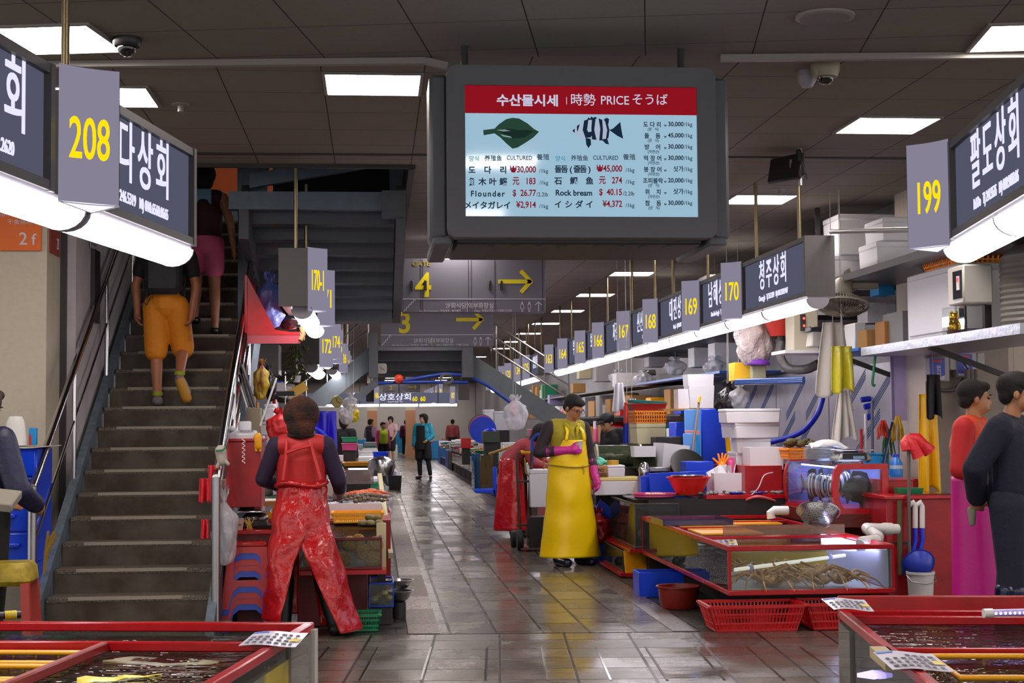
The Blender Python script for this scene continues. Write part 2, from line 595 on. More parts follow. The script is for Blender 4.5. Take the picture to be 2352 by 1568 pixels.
mb.box(0.31, 15.7, CEIL - .03, 0.05, 6.9, 0.05)
mb.box(0.33, 15.7, CEIL + .1, 0.02, 6.9, 0.5)
struct('trim_8', mb, m_dark)
# ceiling light panels
m_frame = mat('light_frame', '8b8987', 0.4)
def ceiling_light(x, y, rz, label):
 t = thing('ceiling_light', label, 'ceiling light', (x, y, CEIL), rz, 'square ceiling lights')
 f = MB()
 for sx, sy, w, d in ((0, -.29, .6, .02), (0, .29, .6, .02), (-.29, 0, .02, .56), (.29, 0, .02, .56)):
  f.box(sx, sy, -0.014, w, d, 0.014)
 f.build('frame', m_frame, t)
 MB().box(0, 0, -0.008, 0.56, 0.56, 0.006).build('diffuser', m_panel, t)
 return t
ceiling_light(-1.69, 8.31, -.178, 'square ceiling light above the upper left number 208 sign')
ceiling_light(3.55, 7.95, -.178, 'square ceiling light cut by the right photo edge')
ceiling_light(0.0, 9.31, 0, 'square ceiling light just left of the price screen')
ceiling_light(-1.66, 9.75, 0, 'square ceiling light mostly hidden behind the number 208 sign')
names = ['nearest of the row, above the number 199 sign', 'second nearest, above the white foam boxes', 'third of the row, behind the price screen', 'fourth of the row, by the gate arrow',
'fifth of the row beyond the screen', 'sixth of the row down the hall', 'seventh of the row down the hall', 'eighth of the row down the hall', 'ninth of the row down the hall', 'tenth of the row down the hall']
for k in range(10):
 ceiling_light(3.58, 10.43 + 3.58 * k, 0, 'square ceiling light over the right stalls, ' + names[k])
q = ceiling_light(-1.2, 17.0, 0, 'added light panel up in the stairwell, in place of skylight')  # added panel out of view, stands in for skylight above the stairs
q.location.z = 5.28
q.scale = (.6, .6, 1)
for x, y in ((-4.5, 6.5), (1.0, 4.0), (1.0, 1.0), (6.5, 7.0), (-2.5, 3.5), (4.5, 3.5), (7.2, 10.4), (7.2, 7.0), (-5.2, 10.0)):
 ceiling_light(x, y, 0, 'square ceiling light of the crossing, outside the photo')
for k in range(8):  # rows added out of view to brighten the deep hall
 ceiling_light(.9, 13.4 + 3.58 * k, 0, 'added square ceiling light over the aisle, hidden by screen and gate signs')
 if k > 1:
  ceiling_light(-2.9, 13.4 + 3.58 * k, 0, 'added square ceiling light over the left stalls, hidden by the stairs')
# small ceiling fittings
t = thing('dome_camera', 'black dome security camera on the ceiling beside the 208 sign pole', 'security camera', G(292, 88, CEIL))
MB().lathe([(0.075, 0), (0.075, -.03), (0.066, -.045)], seg=28).build('base', m_black, t)
MB().ball((0, 0, -.05), .052, .052, .05).build('dome', mat('smoked_dome', '0a0a0c', 0.05, coat=1), t, smooth='all')
t = thing('dome_camera', 'cream dome security camera on the ceiling right of the price screen', 'security camera', G(1895, 148, CEIL))
MB().lathe([(0.085, 0), (0.085, -.03), (0.07, -.075), (.05, -.08)], seg=28).build('base', mat('cream_plastic', '8f8873', 0.4), t)
MB().ball((0, 0, -.075), .05, .05, .045).build('dome', MATS['smoked_dome'], t, smooth='all')
t = thing('motion_sensor', 'white motion sensor on the ceiling beside the cream dome camera', 'sensor', G(1853, 162, CEIL))
MB().lathe([(0.05, 0), (0.055, -.03), (.05, -.07), (0.03, -.1), (0.004, -.105)], seg=24).build('housing', mat('grey_white_plastic', '9a98a2', .4), t)
t = thing('ceiling_speaker', 'round flush ceiling speaker above the right side', 'speaker', G(1895, 36, CEIL))
MB().lathe([(0.15, 0), (0.15, -.012), (.13, -.016)], seg=40).build('rim', mat('speaker_grille', '8c8884', 0.5), t)
MB().lathe([(0.128, 0), (0.128, -.018), (.02, -.02)], seg=40).build('grille', mat('speaker_mesh', '77736f', 0.6, bump=.4, bscale=300), t)
for px, py, D, lab in ((415, 235, 9.98, 'small ceiling sprinkler right of the 208 sign'), (1790, 433, 13.4, 'small ceiling sprinkler below the hanging monitor'), (1358, 688, 25.9, 'small white dome sensor on the ceiling beyond the gate sign')):
 p = P(px, py, D)
 t = thing('sprinkler', lab, 'sprinkler', (p.x, p.y, CEIL))
 MB().lathe([(0.06, 0), (0.06, -.008), (.02, -.012), (.02, -.05), (.004, -.055)], seg=18).build('body', m_frame, t)
# left walls
mb = MB()
mb.box(-4.93, 12.0, 0, 5.0, 0.5, CEIL)
struct('wall_left', mb, m_cream)
mb = MB()
mb.box(-2.38, 15.8, 0, 0.12, 7.0, 5.2)
struct('wall_stair', mb, m_lilac)
mb = MB()
mb.box(-2.42, 12.27, 0, 0.07, 0.05, CEIL)
struct('trim_9', mb, m_dark)
mb = MB()
mb.box(-2.4, 16, 5.3, 6.2, 8, .1)
struct('ceiling_stairwell', mb, m_ceil_b)
mb = MB()
mb.box(.45, 16, CEIL + .13, .1, 7.4, 1.75)
mb.box(-2.4, 19.6, CEIL + .13, 6, .1, 1.75)
mb.box(-2.4, 12.1, CEIL + .13, 6, .1, 1.75)
mb.box(-5.3, 16, CEIL + .13, .1, 7.4, 1.75)
struct('wall_stairwell', mb, m_steel)
mb = MB()
mb.box(-1.75, 18.4, 3.4, 1.4, 0.1, 1.8)
struct('wall_landing', mb, m_orange_wall)
mb = MB()
mb.box(-1.75, 18.3, 3.4, 1.4, 0.1, .6)
struct('wall_landing_lower', mb, m_steel)
mb = MB()
mb.box(3.0, 76, 0, 26, .3, CEIL)
struct('wall_far', mb, mat('far_plaster', 'c4bfbd', .7))
mb = MB()
mb.box(5.05, 53.5, 0, .2, 80, CEIL)
struct('wall_right', mb, tile_mat('right_wall_panels', '8a888c', '838186', '5b5a60', 1.2, 1.2, PI / 2, .5, .004, 0, var=.3))
mb = MB()
mb.box(-5.5, 55, 0, .2, 75, CEIL)
struct('wall_stall_left', mb, mat('left_stall_wall', '7d7a7c', .6, var=.3))
mb = MB()
mb.box(5.15, 13.4, 0, .75, .7, CEIL)
mb.box(7.5, 13.5, 0, 4, .3, CEIL)
struct('wall_pillar', mb, tile_mat('pillar_tiles', 'c3b7aa', 'bfb3a6', '9b9087', .3, .45, 0, .4, .003, .5, var=.1, vscale=15))
# main staircase
m_step = mat('speckled_terrazzo', '75695a', 0.55, var=.55, vscale=130, bump=.1, bscale=150, col2='2f2a22')
m_riser = mat('worn_terrazzo_riser', '4b4338', 0.6, vscale=5, col2='332413', bump=.1, bscale=150)
m_nose = mat('ribbed_nosing_strip', '93897a', 0.5, bump=.2, bscale=200)
SX0, SX1 = -2.22, -1.13
def zst(n): return 0.285 + 0.165 * n
def yst(n): return 10.78 + 0.278 * n
t = thing('staircase', 'terrazzo staircase with steel handrails climbing to the upper floor', 'staircase', (0, 0, 0))
for n in range(-1, 21):
 z, y = zst(n), yst(n)
 s = MB().box((SX0 + SX1) / 2 + (.06 if n < 0 else 0), y + .155, z - .035, SX1 - SX0 + (.2 if n < 0 else 0), .31, .035, .006).build('step', m_step, t)
 if n < 20:
  MB().box((SX0 + SX1) / 2, y + .29, z - .005, SX1 - SX0, .02, .14).build('riser', m_riser, s)
 MB().box(-1.69 + .02 * (n < 0), y + .014, z - .018, .76, .04, .021).build('nosing', m_nose, s)
MB().box((SX0 + SX1) / 2, yst(-1) + .01, 0, SX1 - SX0 + .1, .02, zst(-1) - .03).build('riser', m_riser, t)
MB().box(-1.68, 17.4, zst(20) - .1, 1.2, 1.4, .1).build('landing', m_steel, t)
for x in (SX0 - .04, SX1 + .04):
 m = MB()
 a = (yst(-1) - .05, zst(-1)); b = (yst(20.6), zst(20.6))
 m.prism([(a[0], 0), (a[0] + .35, 0), (b[0], b[1] - .42), (b[0], b[1] + .03), (a[0], a[1] + .03)], (x - .03, 0, 0), (0, 1, 0), (0, 0, 1), (.06, 0, 0))
 m.build('stringer', mat('worn_blue_steel', '5b6b78', .5, vscale=14, col2='4f5a60', bump=.1), t)
def rail(x, py0, posts, y1, label, ytop):
 a = Vector((x, posts[0], zst((posts[0] - 10.78) / .278)))
 za = lambda y: zst((y - 10.78) / .278) + .9
 r = MB()
 r.tube([(x, posts[0], za(posts[0]) - .02), (x, ytop, za(ytop))], .026, 12)
 o = r.build('handrail', m_inox, t)
 for k, y in enumerate(posts):
  MB().tube([(x, y, max(zst((y - 10.78) / .278) - .12, 0.0)), (x, y, za(y) - .02)], .03 if k == 0 else .017, 12).build('post', m_inoxd if k == 0 else m_inox, o)
 for dz in (.42,):
  MB().tube([(x, posts[0], za(posts[0]) - dz), (x, ytop, za(ytop) - dz)], .012, 8).build('lower_rail', m_inox, o)
rail(SX0 - .05, 0, [10.58, 12.0, 13.4, 14.8, 16.2], 0, '', 16.8)
rail(SX1 + .06, 0, [10.66, 12.0, 13.4, 14.8], 0, '', 15.6)
for dz in (.22, .62):
 y0, y1 = 10.66, 15.6
 MB().tube([(SX1 + .06, y0, zst((y0 - 10.78) / .278) + .9 - dz), (SX1 + .06, y1, zst((y1 - 10.78) / .278) + .9 - dz)], .012, 8).build('lower_rail', m_inox, t)
# upper flight of the stair, seen from below
MB().box(P(560, 600, 14.6).x, 14.6, 0, .1, .12, 5.0).build('post', m_steel, t)
FX0, FX1 = -1.08, .18
for k in range(8):
 y = 13.35 + .3 * k; z = 3.24 - .098 * k
 MB().box((FX0 + FX1) / 2, y, z - .09, FX1 - FX0, .3, .05).build('tread', m_steeld, t)
 MB().box((FX0 + FX1) / 2, y - .15, z - .09, FX1 - FX0, .03, .16).build('riser', mat('dark_steel_riser', '3f454d', .5), t)
for x in (FX0, FX1 + .05):
 m = MB()
 m.prism([(13.0, 3.28), (13.0, 3.0), (15.75, 2.47), (15.75, 2.74), (13.3, 3.5)], (x - .04, 0, 0), (0, 1, 0), (0, 0, 1), (.08, 0, 0))
 m.build('stringer', m_steeld, t)
MB().box(-.45, 16.2, 2.52, 1.35, .9, .12).build('landing', m_steeld, t)
MB().box(-.48, 13.05, P(700, 483, 13.05).z, 1.45, .12, .15).build('cross_beam', m_steel, t)
MB().box(.17, 12.98, P(700, 500, 13).z, .2, .16, .22).build('bracket_box', m_steeld, t)
m = MB()
m.prism([(-1.05, 3.46), (-1.05, 3.58), (.1, 3.82), (.25, 3.82), (.25, 3.70)], (0, 13.2, 0), (1, 0, 0), (0, 0, 1), (0, .08, 0))
m.build('upper_stringer', m_steel, t)
MB().box(-1.05, 13.5, 3.3, .25, .08, .5).build('end_plate', m_steel, t)
MB().box(-1.1, 13.02, P(560, 478, 13).z, .1, .05, .02).build('lamp', mat('pale_lamp', 'e4e6ea', .4), t)
mb = MB(); mb.box(-.45, 16.7, 2.55, 1.25, .1, 2.6)
struct('wall_upper_flight', mb, mat('dark_shaft', '38373a', .7))
# far bridge and stairs across the hall
t = thing('stair_bridge', 'dark grey steel stair bridge across the hall behind the gate 3 sign', 'staircase', (0, 0, 0))
BY = 29.0
def bx(px): return P(px, 800, BY).x
def bz(py): return P(900, py, BY).z
m_bridge = mat('bridge_grey_paint', '4a4f55', .5, var=.12)
for k, (y0, y1) in enumerate(((792, 806), (806, 828), (828, 850), (850, 862))):
 MB().box((bx(866) + bx(1068)) / 2, BY + .3 * k, bz(y1), bx(1068) - bx(866), .28, bz(y0) - bz(y1)).build('soffit_step', m_bridge if k % 2 else m_steeld, t)
MB().box((bx(866) + bx(1068)) / 2, BY + 1.4, bz(860), bx(1068) - bx(866), .1, bz(780) - bz(860)).build('back_plate', m_steeld, t)
for a, b in ((847, 868), (1060, 1085)):
 MB().box((bx(a) + bx(b)) / 2, BY - .1, bz(868), bx(b) - bx(a), .3, bz(765) - bz(868)).build('beam', m_bridge, t)
def side_flight(p, q, h, sgn, lab):
 a, b = Vector((bx(p[0]), BY, bz(p[1]))), Vector((bx(q[0]), BY, bz(q[1])))
 m = MB()
 m.prism([(a.x, a.z), (b.x, b.z), (b.x, b.z - h), (a.x, a.z - h)], (0, BY - .1, 0), (1, 0, 0), (0, 0, 1), (0, .08, 0))
 o = m.build('stringer', mat('stringer_grey_paint', '5d676c', .5, var=.1), t)
 r = MB()
 for dz in (.35, .6, .85):
  r.tube([a + Vector((0, 0, dz)), b + Vector((0, 0, dz))], .018, 8)
 for k in range(5):
  c = a.lerp(b, k / 4)
  r.tube([c, c + Vector((0, 0, .85))], .015, 8)
 r.build('railing', m_inoxd, o)
side_flight((1085, 815), (1305, 960), .42, 1, '')
side_flight((846, 800), (655, 955), .42, -1, '')
MB().prism([(bx(800), bz(925)), (bx(868), bz(862)), (bx(868), bz(885)), (bx(815), bz(930))], (0, BY - .2, 0), (1, 0, 0), (0, 0, 1), (0, .1, 0)).build('bracket_box', m_steeld, t)
tag(MB().tube([P(x, y, 28.83) for x, y in ((905, 878), (960, 868), (1020, 858), (1075, 862), (1120, 885), (1165, 918), (1200, 945))], .032, 10).build('blue_duct', mat('blue_pipe', '123a98', .5)), 'blue pipe running along the far stair bridge edge', 'pipe')
tag(MB().tube([P(x, y, 28.83) for x, y in ((868, 880), (905, 878), (1000, 877), (1075, 878))], .032, 10).build('blue_duct', MATS['blue_pipe']), 'lower blue pipe hanging under the far stair bridge', 'pipe')
# hanging stall signs
m_face = emis('number_sign_face', '8a8599', FACE_E * .85)
m_bface = emis('name_board_face', '54566a', FACE_E * .85)
m_num = emis('yellow_numerals', 'ffdc10', FACE_E * 1.0)
m_let = emis('white_sign_letters', 'e2e0f4', FACE_E * 1.0)
m_glow = emis('sign_underside_glow', 'e6e4ff', FACE_E * 1.6)
m_rod = mat('brass_toned_rod', '8d8066', .3, 1.0)
ZB, ZT = 2.37, 2.82
def frame_mtx(o, xaxis):
 xa = Vector(xaxis).normalized()
 z = Vector((0, 0, 1))
 y = z.cross(xa)
 return Matrix(((xa.x, y.x, 0, o[0]), (xa.y, y.y, 0, o[1]), (0, 0, 1, o[2]), (0, 0, 0, 1)))
def number_sign(num, loc, rz, s, lab, h=0.5, size=.165, sx=.46, rod=False, pw=.15):
 """three-sided hanging box; s=-1 stands left of its row, s=+1 right"""
 t = thing('number_sign', lab, 'stall sign', loc, rz, 'yellow stall numbers')
 A, B, C = Vector((0, 0, 0)), Vector((s * pw, pw, 0)), Vector((0, pw * 2, 0))
 zb = -.03
 m = MB()
 n = 8
 L = []
 for k in range(n + 1):
  u = k / n
  p = A.lerp(B, u)
  nn = Vector((s, -1, 0)).normalized()
  p = p - nn * (.02 * math.sin(PI * u))
  L.append(p)
 vs = [(p.x, p.y, zb) for p in L] + [(p.x, p.y, zb + h) for p in L]
 fs = [(k, k + 1, n + 2 + k, n + 1 + k) for k in range(n)]
 if s < 0:
  fs = [tuple(reversed(f)) for f in fs]
 m.add(vs, fs)
 m.build('front_face', m_face, t)
 c = MB()
 c.add([(0, .012, zb), (B.x, B.y + .006, zb), (0, pw * 2, zb), (0, .012, zb + h), (B.x, B.y + .006, zb + h), (0, pw * 2, zb + h)], [(1, 2, 5, 4), (0, 3, 5, 2), (3, 4, 5)] )
 c.build('casing', m_casing, t)
 MB().add([(0, 0, zb + .004), (B.x, B.y, zb + .004), (0, pw * 2, zb + .004)], [(0, 1, 2) if s < 0 else (2, 1, 0)]).build('underside', m_glow, t)
 if rod:
  MB().tube([(0, .3, h - .03), (0, .3, CEIL - loc[2])], .016, 8).build('hanging_rod', m_rod, t)
 if num:
  mid = A.lerp(B, .5)
  nn = Vector((s, -1, 0)).normalized()
  w = MB()
  xa = (B - A) if s > 0 else (A - B)
  M = frame_mtx((mid.x + nn.x * .004, mid.y + nn.y * .004, 0), xa)
  write(w, num, 0, 0, zb + h * .33, size, .004, sx * (1 if len(num) < 4 else .62), bold=.012, M=M)
  w.build('numerals', m_num, t)
 return t
def name_board(loc, rz, s, L, lab, txt=None, sub=None, h=.45, tx=.5, tsize=.19, rod=False):
 """light box along its row from y=0 to L, face on the aisle side"""
 t = thing('name_board', lab, 'shop sign', loc, rz, 'hanging name boards')
 D = .22
 c = MB()
 c.box(-s * D / 2, L / 2, 0, D, L, .035)
 c.box(-s * D / 2, L / 2, h - .035, D, L, .035)
 c.box(-s * (D - .01), L / 2, 0, .02, L, h)
 for y in (.02, L - .02):
  c.box(-s * D / 2, y + (-.004 if y < .1 else .004), -.003, D + .006, .04, h + .006)
 c.build('casing', m_casing, t)
 if rod:
  MB().tube([(-s * D / 2, L / 2, h), (-s * D / 2, L / 2, CEIL - loc[2])], .016, 8).build('hanging_rod', m_rod, t)
 MB().box(-s * .035, L / 2, .034, .02, L - .07, h - .068).build('face', m_bface, t)
 if txt:
  w = MB()
  M = frame_mtx((-s * .022, tx * L, 0), (0, s, 0))
  write(w, txt, 0, 0, h * .42, tsize, .004, .80, bold=.01, gap=1.32, M=M)
  if sub:
   write(w, sub, 0, 0, h * .17, tsize * .24, .004, .8, bold=.01, M=M)
  w.build('lettering', m_let, t)
 return t
def tube_lamp(loc, rz, L, lab, w=.17, rod=False):
 t = thing('tube_lamp', lab, 'lamp', loc, rz, 'tube lamps under the signs')
 m = MB()
 n = 10
 pr = [(w / 2 * math.cos(PI + PI * k / n), .075 * math.sin(PI + PI * k / n)) for k in range(n + 1)]
 m.prism(pr, (0, .012, 0), (1, 0, 0), (0, 0, 1), (0, L - .024, 0))
 m.build('diffuser', m_tube, t, smooth=False)
 c = MB()
 pr2 = [(x * 1.03, z * 1.03) for x, z in pr]
 for y in (0, L - .012):
  c.prism(pr2, (0, y, 0), (1, 0, 0), (0, 0, 1), (0, .012, 0))
 c.box(0, L / 2, 0, w * .9, L, .02)
 if rod:
  MB().tube([(0, L / 2, .02), (0, L / 2, CEIL - loc[2])], .014, 8).build('hanging_rod', m_rod, t)
 c.build('holder', mat('lamp_holder_grey', '8d8a94', .4), t, smooth=False)
 return t
def rods(pts, lab):
 for k, (x, y, z) in enumerate(pts):
  o = tag(MB().tube([(x, y, z), (x, y, CEIL)], .016, 10).build('hanging_rod', m_rod), lab % k if '%' in lab else lab, 'rod', 'sign hanging rods')
# right row over the aisle side of the right stalls
RX = 3.2
row = [('170', 13.2), ('169', 14.95), ('168', 17.2), ('167', 19.1), ('166', 21.3), ('165', 23.2), ('164', 25.4), ('163', 27.4)]
boards = [(11.2, 13.2, '청주상회', 'Cheong Ju   T) 253.2339   M) 010.2550.9447'), (13.6, 14.95, '남해상주', 'Nam Hae Sang Ju   T) 253.2339'), (15.35, 17.2, '대진상회', 'Dae Jin   T) 245.6677'), (17.6, 19.1, '신신상회', 'Sin Sin'),
(19.5, 21.3, '자갈치', None), (21.7, 23.2, '보성상회', None), (23.6, 25.4, '부산상회', None), (25.8, 27.4, None, None)]
for num, y in row:
 number_sign(num, (RX, y, ZB), 0, -1, 'yellow number %s on a lit grey hanging sign over the right stalls' % num)
for k, (y0, y1, tx, sub) in enumerate(boards):
 name_board((RX, y0, ZB), 0, -1, y1 - y0, 'dark lit name board hanging in front of number %s' % row[k][0], tx, sub, tx=.46 if k else .52)
order = ['first', 'second', 'third', 'fourth', 'fifth', 'sixth', 'seventh', 'eighth', 'ninth', 'tenth', 'eleventh', 'twelfth', 'thirteenth', 'fourteenth', 'fifteenth', 'sixteenth', 'seventeenth', 'eighteenth', 'nineteenth', 'twentieth', 'twenty-first', 'twenty-second', 'twenty-third', 'twenty-fourth']
for k in range(12):
 tube_lamp((RX + .09, 11.2 + 1.352 * k, ZB - .02), 0, 1.33, 'lit tube lamp under the right sign row, %s from the near end' % order[k])
rods([(RX + .1, y, ZT - .01) for y in (11.7, 13.05, 15.0, 16.8, 17.9, 19.5, 21.6, 23.4, 25.6, 27.2)], 'thin brass-toned rod carrying the right sign row from the ceiling')
row2 = [('125', 31.6), ('124', 33.5), ('123', 35.9), ('122', 37.8), ('121', 40.2), ('120', 42.0)]
for num, y in row2:
 number_sign(num, (RX, y, ZB), 0, -1, 'small far yellow number %s on a hanging sign' % num, rod=True)
name_board((RX, 30.0, ZB), 0, -1, 1.6, 'dark name board in front of far number 125', '영일상회', None)
for k, y in enumerate((32.0, 33.9, 36.3, 38.2, 40.6)):
 name_board((RX, y, ZB), 0, -1, 1.45, 'far name board between number signs %s and %s' % (row2[k][0], row2[k + 1][0]))
for k in range(8):
 tube_lamp((RX + .05, 30.0 + 1.5 * k, ZB - .03), 0, 1.48, 'far lit tube lamp under signs 120 to 125, %s from the near end' % order[k])
rods([(RX + .1, y, ZT - .01) for y in (30.3, 31.5, 33.3, 35.2, 37.1, 39.0, 41.0)], 'thin rod carrying the far right sign row')
# left rows
LX = -.515
number_sign('170-1', (LX, 12.16, ZB), 0, 1, 'yellow number 170-1 on the lit hanging sign at the left stall')
name_board((LX, 12.1, ZB), 0, 1, 1.5, 'blank grey light box end carrying the 170-1 sign')
number_sign('171', (LX + .02, 13.7, ZB - .02), 0, 1, 'lit number sign half hidden behind the 170-1 sign')
name_board((LX, 14.1, ZB), 0, 1, 1.6, 'name board hidden behind the 170-1 sign')
number_sign('172', (-.62, 17.75, ZB - .24), 0, 1, 'yellow number 172 on a lit hanging sign left of the aisle')
name_board((-.62, 17.65, ZB - .24), 0, 1, 1.8, 'blank grey light box end carrying the 172 sign')
for num, y in (('174', 21.4), ('175', 22.9), ('126', 26.8), ('127', 29.4), ('128', 31.5), ('129', 33.6)):
 number_sign(num, (-.60, y, ZB), 0, 1, 'far yellow number %s in the left sign row' % num, rod=True)
for k, (y, L) in enumerate(((19.5, 1.8), (23.3, 1.7), (27.2, 2.0), (29.9, 1.5), (32, 1.5))):
 name_board((-.60, y, ZB), 0, 1, L, 'far left name board, %s beyond the 172 sign' % order[k], rod=True)
for k, (x, y, L) in enumerate(((-.56, 12.2, 1.35), (-.56, 13.6, 1.35), (-.72, 17.75, 1.3), (-.72, 19.1, 1.3), (-.70, 22.0, 1.4), (-.70, 26.2, 1.5), (-.70, 27.8, 1.5), (-.7, 29.4, 1.5))):
 tube_lamp((x, y, ZB - (.26 if 17 < y < 20 else .02)), 0, L, 'lit tube lamp under the left sign row, %s from the near end' % order[k])
rods([(LX - .1, 12.3, ZT), (LX - .06, 13.3, ZT), (LX - .02, 14.6, ZT), (-.73, 18.2, ZT - .24)], 'brass-toned rod holding up the 170-1 light box')
# near left sign group, turned with the crossing
RZ = -.178
E = P(450, 445, 7.25)
dv = Vector((math.sin(.178), math.cos(.178), 0))
def lp(s): return Vector((E.x, E.y, 0)) - dv * s
zb = 2.28
p = lp(1.32)
name_board((p.x, p.y, zb), RZ, 1, 1.32, 'large lit name board right of the 208 sign at upper left', '바다상회', 'Ba Da   T) 246.5319   M) 010.6560.0665', tx=.41, tsize=.2)
p2 = lp(1.68)
number_sign('208', (p2.x, p2.y, zb), RZ, 1, 'large yellow number 208 on the near lit sign at upper left', h=.5, size=.155, sx=.50, pw=.165)
p = lp(3.4)
name_board((p.x, p.y, zb), RZ, 1, 1.68, 'near lit name board left of the 208 sign, cut by the photo edge', '바다상회', 'T) 246.5319   M) 010.3590.2620', tx=.62, tsize=.2)
for k, (s, L) in enumerate(((1.35, 1.33), (2.72, 1.33), (4.1, 1.33))):
 p = lp(s) - Vector((.1 * math.cos(.178), -.1 * math.sin(.178), 0))
 tube_lamp((p.x, p.y, zb - .02), RZ, L, 'bright tube lamp under the upper left sign group, %s from its end' % order[k], w=.19)
p = lp(1.35) - Vector((.1, 0, 0))
rods([(p.x, p.y, zb + .44)], 'steel rod rising from the 208 sign to the ceiling')
p = lp(.06) - Vector((.1, 0, 0))
# near right sign group
E2 = P(2180, 430, 6.95)
dv2 = Vector((math.sin(.178), math.cos(.178), 0))
def rp(s): return Vector((E2.x, E2.y, 0)) - dv2 * s
zb2 = P(2180, 548, 6.95).z
p = rp(0)
number_sign('199', (p.x, p.y, zb2), RZ, -1, 'large yellow number 199 on the near lit sign at upper right', h=.5, size=.155, pw=.165)
p = rp(2.1)
name_board((p.x, p.y, zb2), RZ, -1, 2.1, 'near lit name board beside the 199 sign at upper right', '팔도상회', 'Pal Do   T) 244.5535   M) 010.9603.06', tx=.60, tsize=.2)
p = rp(2.42)
number_sign('200', (p.x, p.y, zb2), RZ, -1, 'number sign beginning with 2, cut by the right photo edge', h=.5, size=.155)
for k, (s, L) in enumerate(((.92, 1.1), (2.0, 1.1))):
 p = rp(s) + Vector((.1, 0, 0))
 tube_lamp((p.x, p.y, zb2 - .02), RZ, L, 'bright tube lamp under the upper right sign group, %s from its end' % order[k], w=.19)
p = rp(1.3) + Vector((.1, 0, 0))
rods([(p.x, p.y, zb2 + .44)], 'steel rod at the upper right photo edge')
a, b = P(1908, 532, 11.2), P(2100, 527, 8.4)
tag(MB().tube([a, b], .016, 10).build('tie_rod', m_inoxd), 'horizontal steel tie bar between the right sign row and the 199 sign', 'rod')
# gate signs
m_gate = mat('gate_sign_grey', '63626d', .45, bump=.03, bscale=200)
m_yel = mat('yellow_sign_paint', 'd8c400', .5)
m_wht = mat('white_sign_paint', 'c9c7cf', .5)
def arrow(w, cx, cz, L, t, hd, y, ang=0.0):
 """arrow pointing right, centred"""
 M = Matrix.Translation((cx, y, cz)) @ Matrix.Rotation(ang, 4, 'Y')
 def b(p, q):
  p, q = M @ Vector((p[0], 0, p[1])), M @ Vector((q[0], 0, q[1]))
  w.bar(p, q, .006, t, up=(0, 0, 1)) if False else w.bar(p, q, t, .006, up=(0, 1, 0))
 b((-L / 2, 0), (L / 2 - t * .3, 0)); b((L / 2 - hd, hd), (L / 2, -t * .2)); b((L / 2 - hd, -hd), (L / 2, t * .2))
def wc(w, x, z, h, y, skirt):
 w.lathe([(h * .01, 0), (h * .1, .004), (h * .1, .008), (h * .01, .01)], seg=12, M=Matrix.Translation((x, y, z + h * .88)) @ Matrix.Rotation(PI / 2, 4, 'X'))
 k = .2 if skirt else .13
 pts = [(-.13 * h, .75 * h), (.13 * h, .75 * h), (k * h, .3 * h), (.06 * h, .3 * h), (.06 * h, 0), (-.06 * h, 0), (-.06 * h, .3 * h), (-k * h, .3 * h)]
 for i in range(len(pts)):
  p, q = pts[i], pts[(i + 1) % len(pts)]
  w.bar((x + p[0], y, z + p[1]), (x + q[0], y, z + q[1]), h * .045, .006, up=(0, 1, 0))
def gate_sign(num, x0, x1, z0, z1, Y, lab, full):
 w, h = x1 - x0, z1 - z0
 t = thing('gate_sign', lab, 'direction sign', ((x0 + x1) / 2, Y, z0))
 MB().box(0, .09, 0, w, .18, h, .006).build('casing', m_gate, t)
 y = MB()
 k = h / .6
 if full:
  write(y, 'GATE', -w * .37, -.004, h * .86, h * .09, .006, 1.05)
  y.build('gate_lettering', mat('dull_yellow_paint', '9a8c10', .5), t)
  y = MB()
 write(y, num, -w * (.355 if full else .29), -.004, h * .30, h * .45, .006, .95, bold=.03)
 y.build('numeral', m_yel, t)
 y = MB()
 arrow(y, w * .285, h * .575, w * .235, h * .075, h * .20, -.004)
 y.build('arrow', m_yel, t)
 s = MB()
 s.box(0, -.002, h * .245, w, .006, h * .012)
 pts = []
 for i in range(5):
  pts += [(-w * .49 + w * .016 * i, h * (.01 + .045 * i)), (-w * .49 + w * .016 * i, h * (.055 + .045 * i))]
 pts.append((-w * .49 + w * .082, h * .235 - .01 * h))
 for p, q in zip(pts, pts[1:]):
  s.bar((p[0], -.004, p[1]), (q[0], -.004, q[1]), h * .012, .006, up=(0, 1, 0))
 write(s, '2F회식당', -w * .13, -.004, h * .085, h * .085, .006, .9)
 write(s, '의부화장실', w * .045, -.004, h * .085, h * .085, .006, .9)
 write(s, 'Raw Fish Restaurant / 刺身食堂 / 鱼片餐厅', -w * .24, -.004, h * .015, h * .038, .006, .82)
 write(s, 'Toilet / 外部お手洗い / 外面的卫生间', w * .13, -.004, h * .015, h * .038, .006, .82)
 s.box(-w * .05, -.003, h * .01, h * .008, .006, h * .19)
 wc(s, w * .335, h * .02, h * .18, -.004, True)
 wc(s, w * .385, h * .02, h * .18, -.004, False)
 arrow(s, w * .45, h * .11, h * .18, h * .012, h * .06, -.004, -PI / 2)
 s.build('white_lettering', m_wht, t)
 return t
a = P(925, 718, 17); b = P(1252, 594, 17)
g4 = gate_sign('4', a.x, b.x, a.z, b.z, 17.0, 'grey gate 4 direction sign with yellow arrow below the screen', True)
sm = MB()
gh = b.z - a.z; gw = b.x - a.x
for fx in (-.375, -.36, -.04, -.02, .145, .48):
 sm.box(gw * fx, -.002, .01, .006, .004, gh - .02)
sm.build('seam', m_dark, g4)
for fx in (-.435, -.34, .11, .19):
 MB().box(gw * fx, -.012, gh * .41, gw * .016, .02, gh * .18, .003).build('latch', m_black, g4)
a = P(875, 796, 23); b = P(1133, 688, 23)
gate_sign('3', a.x, b.x, a.z, b.z, 23.0, 'grey gate 3 direction sign with yellow arrow, behind gate 4', False)
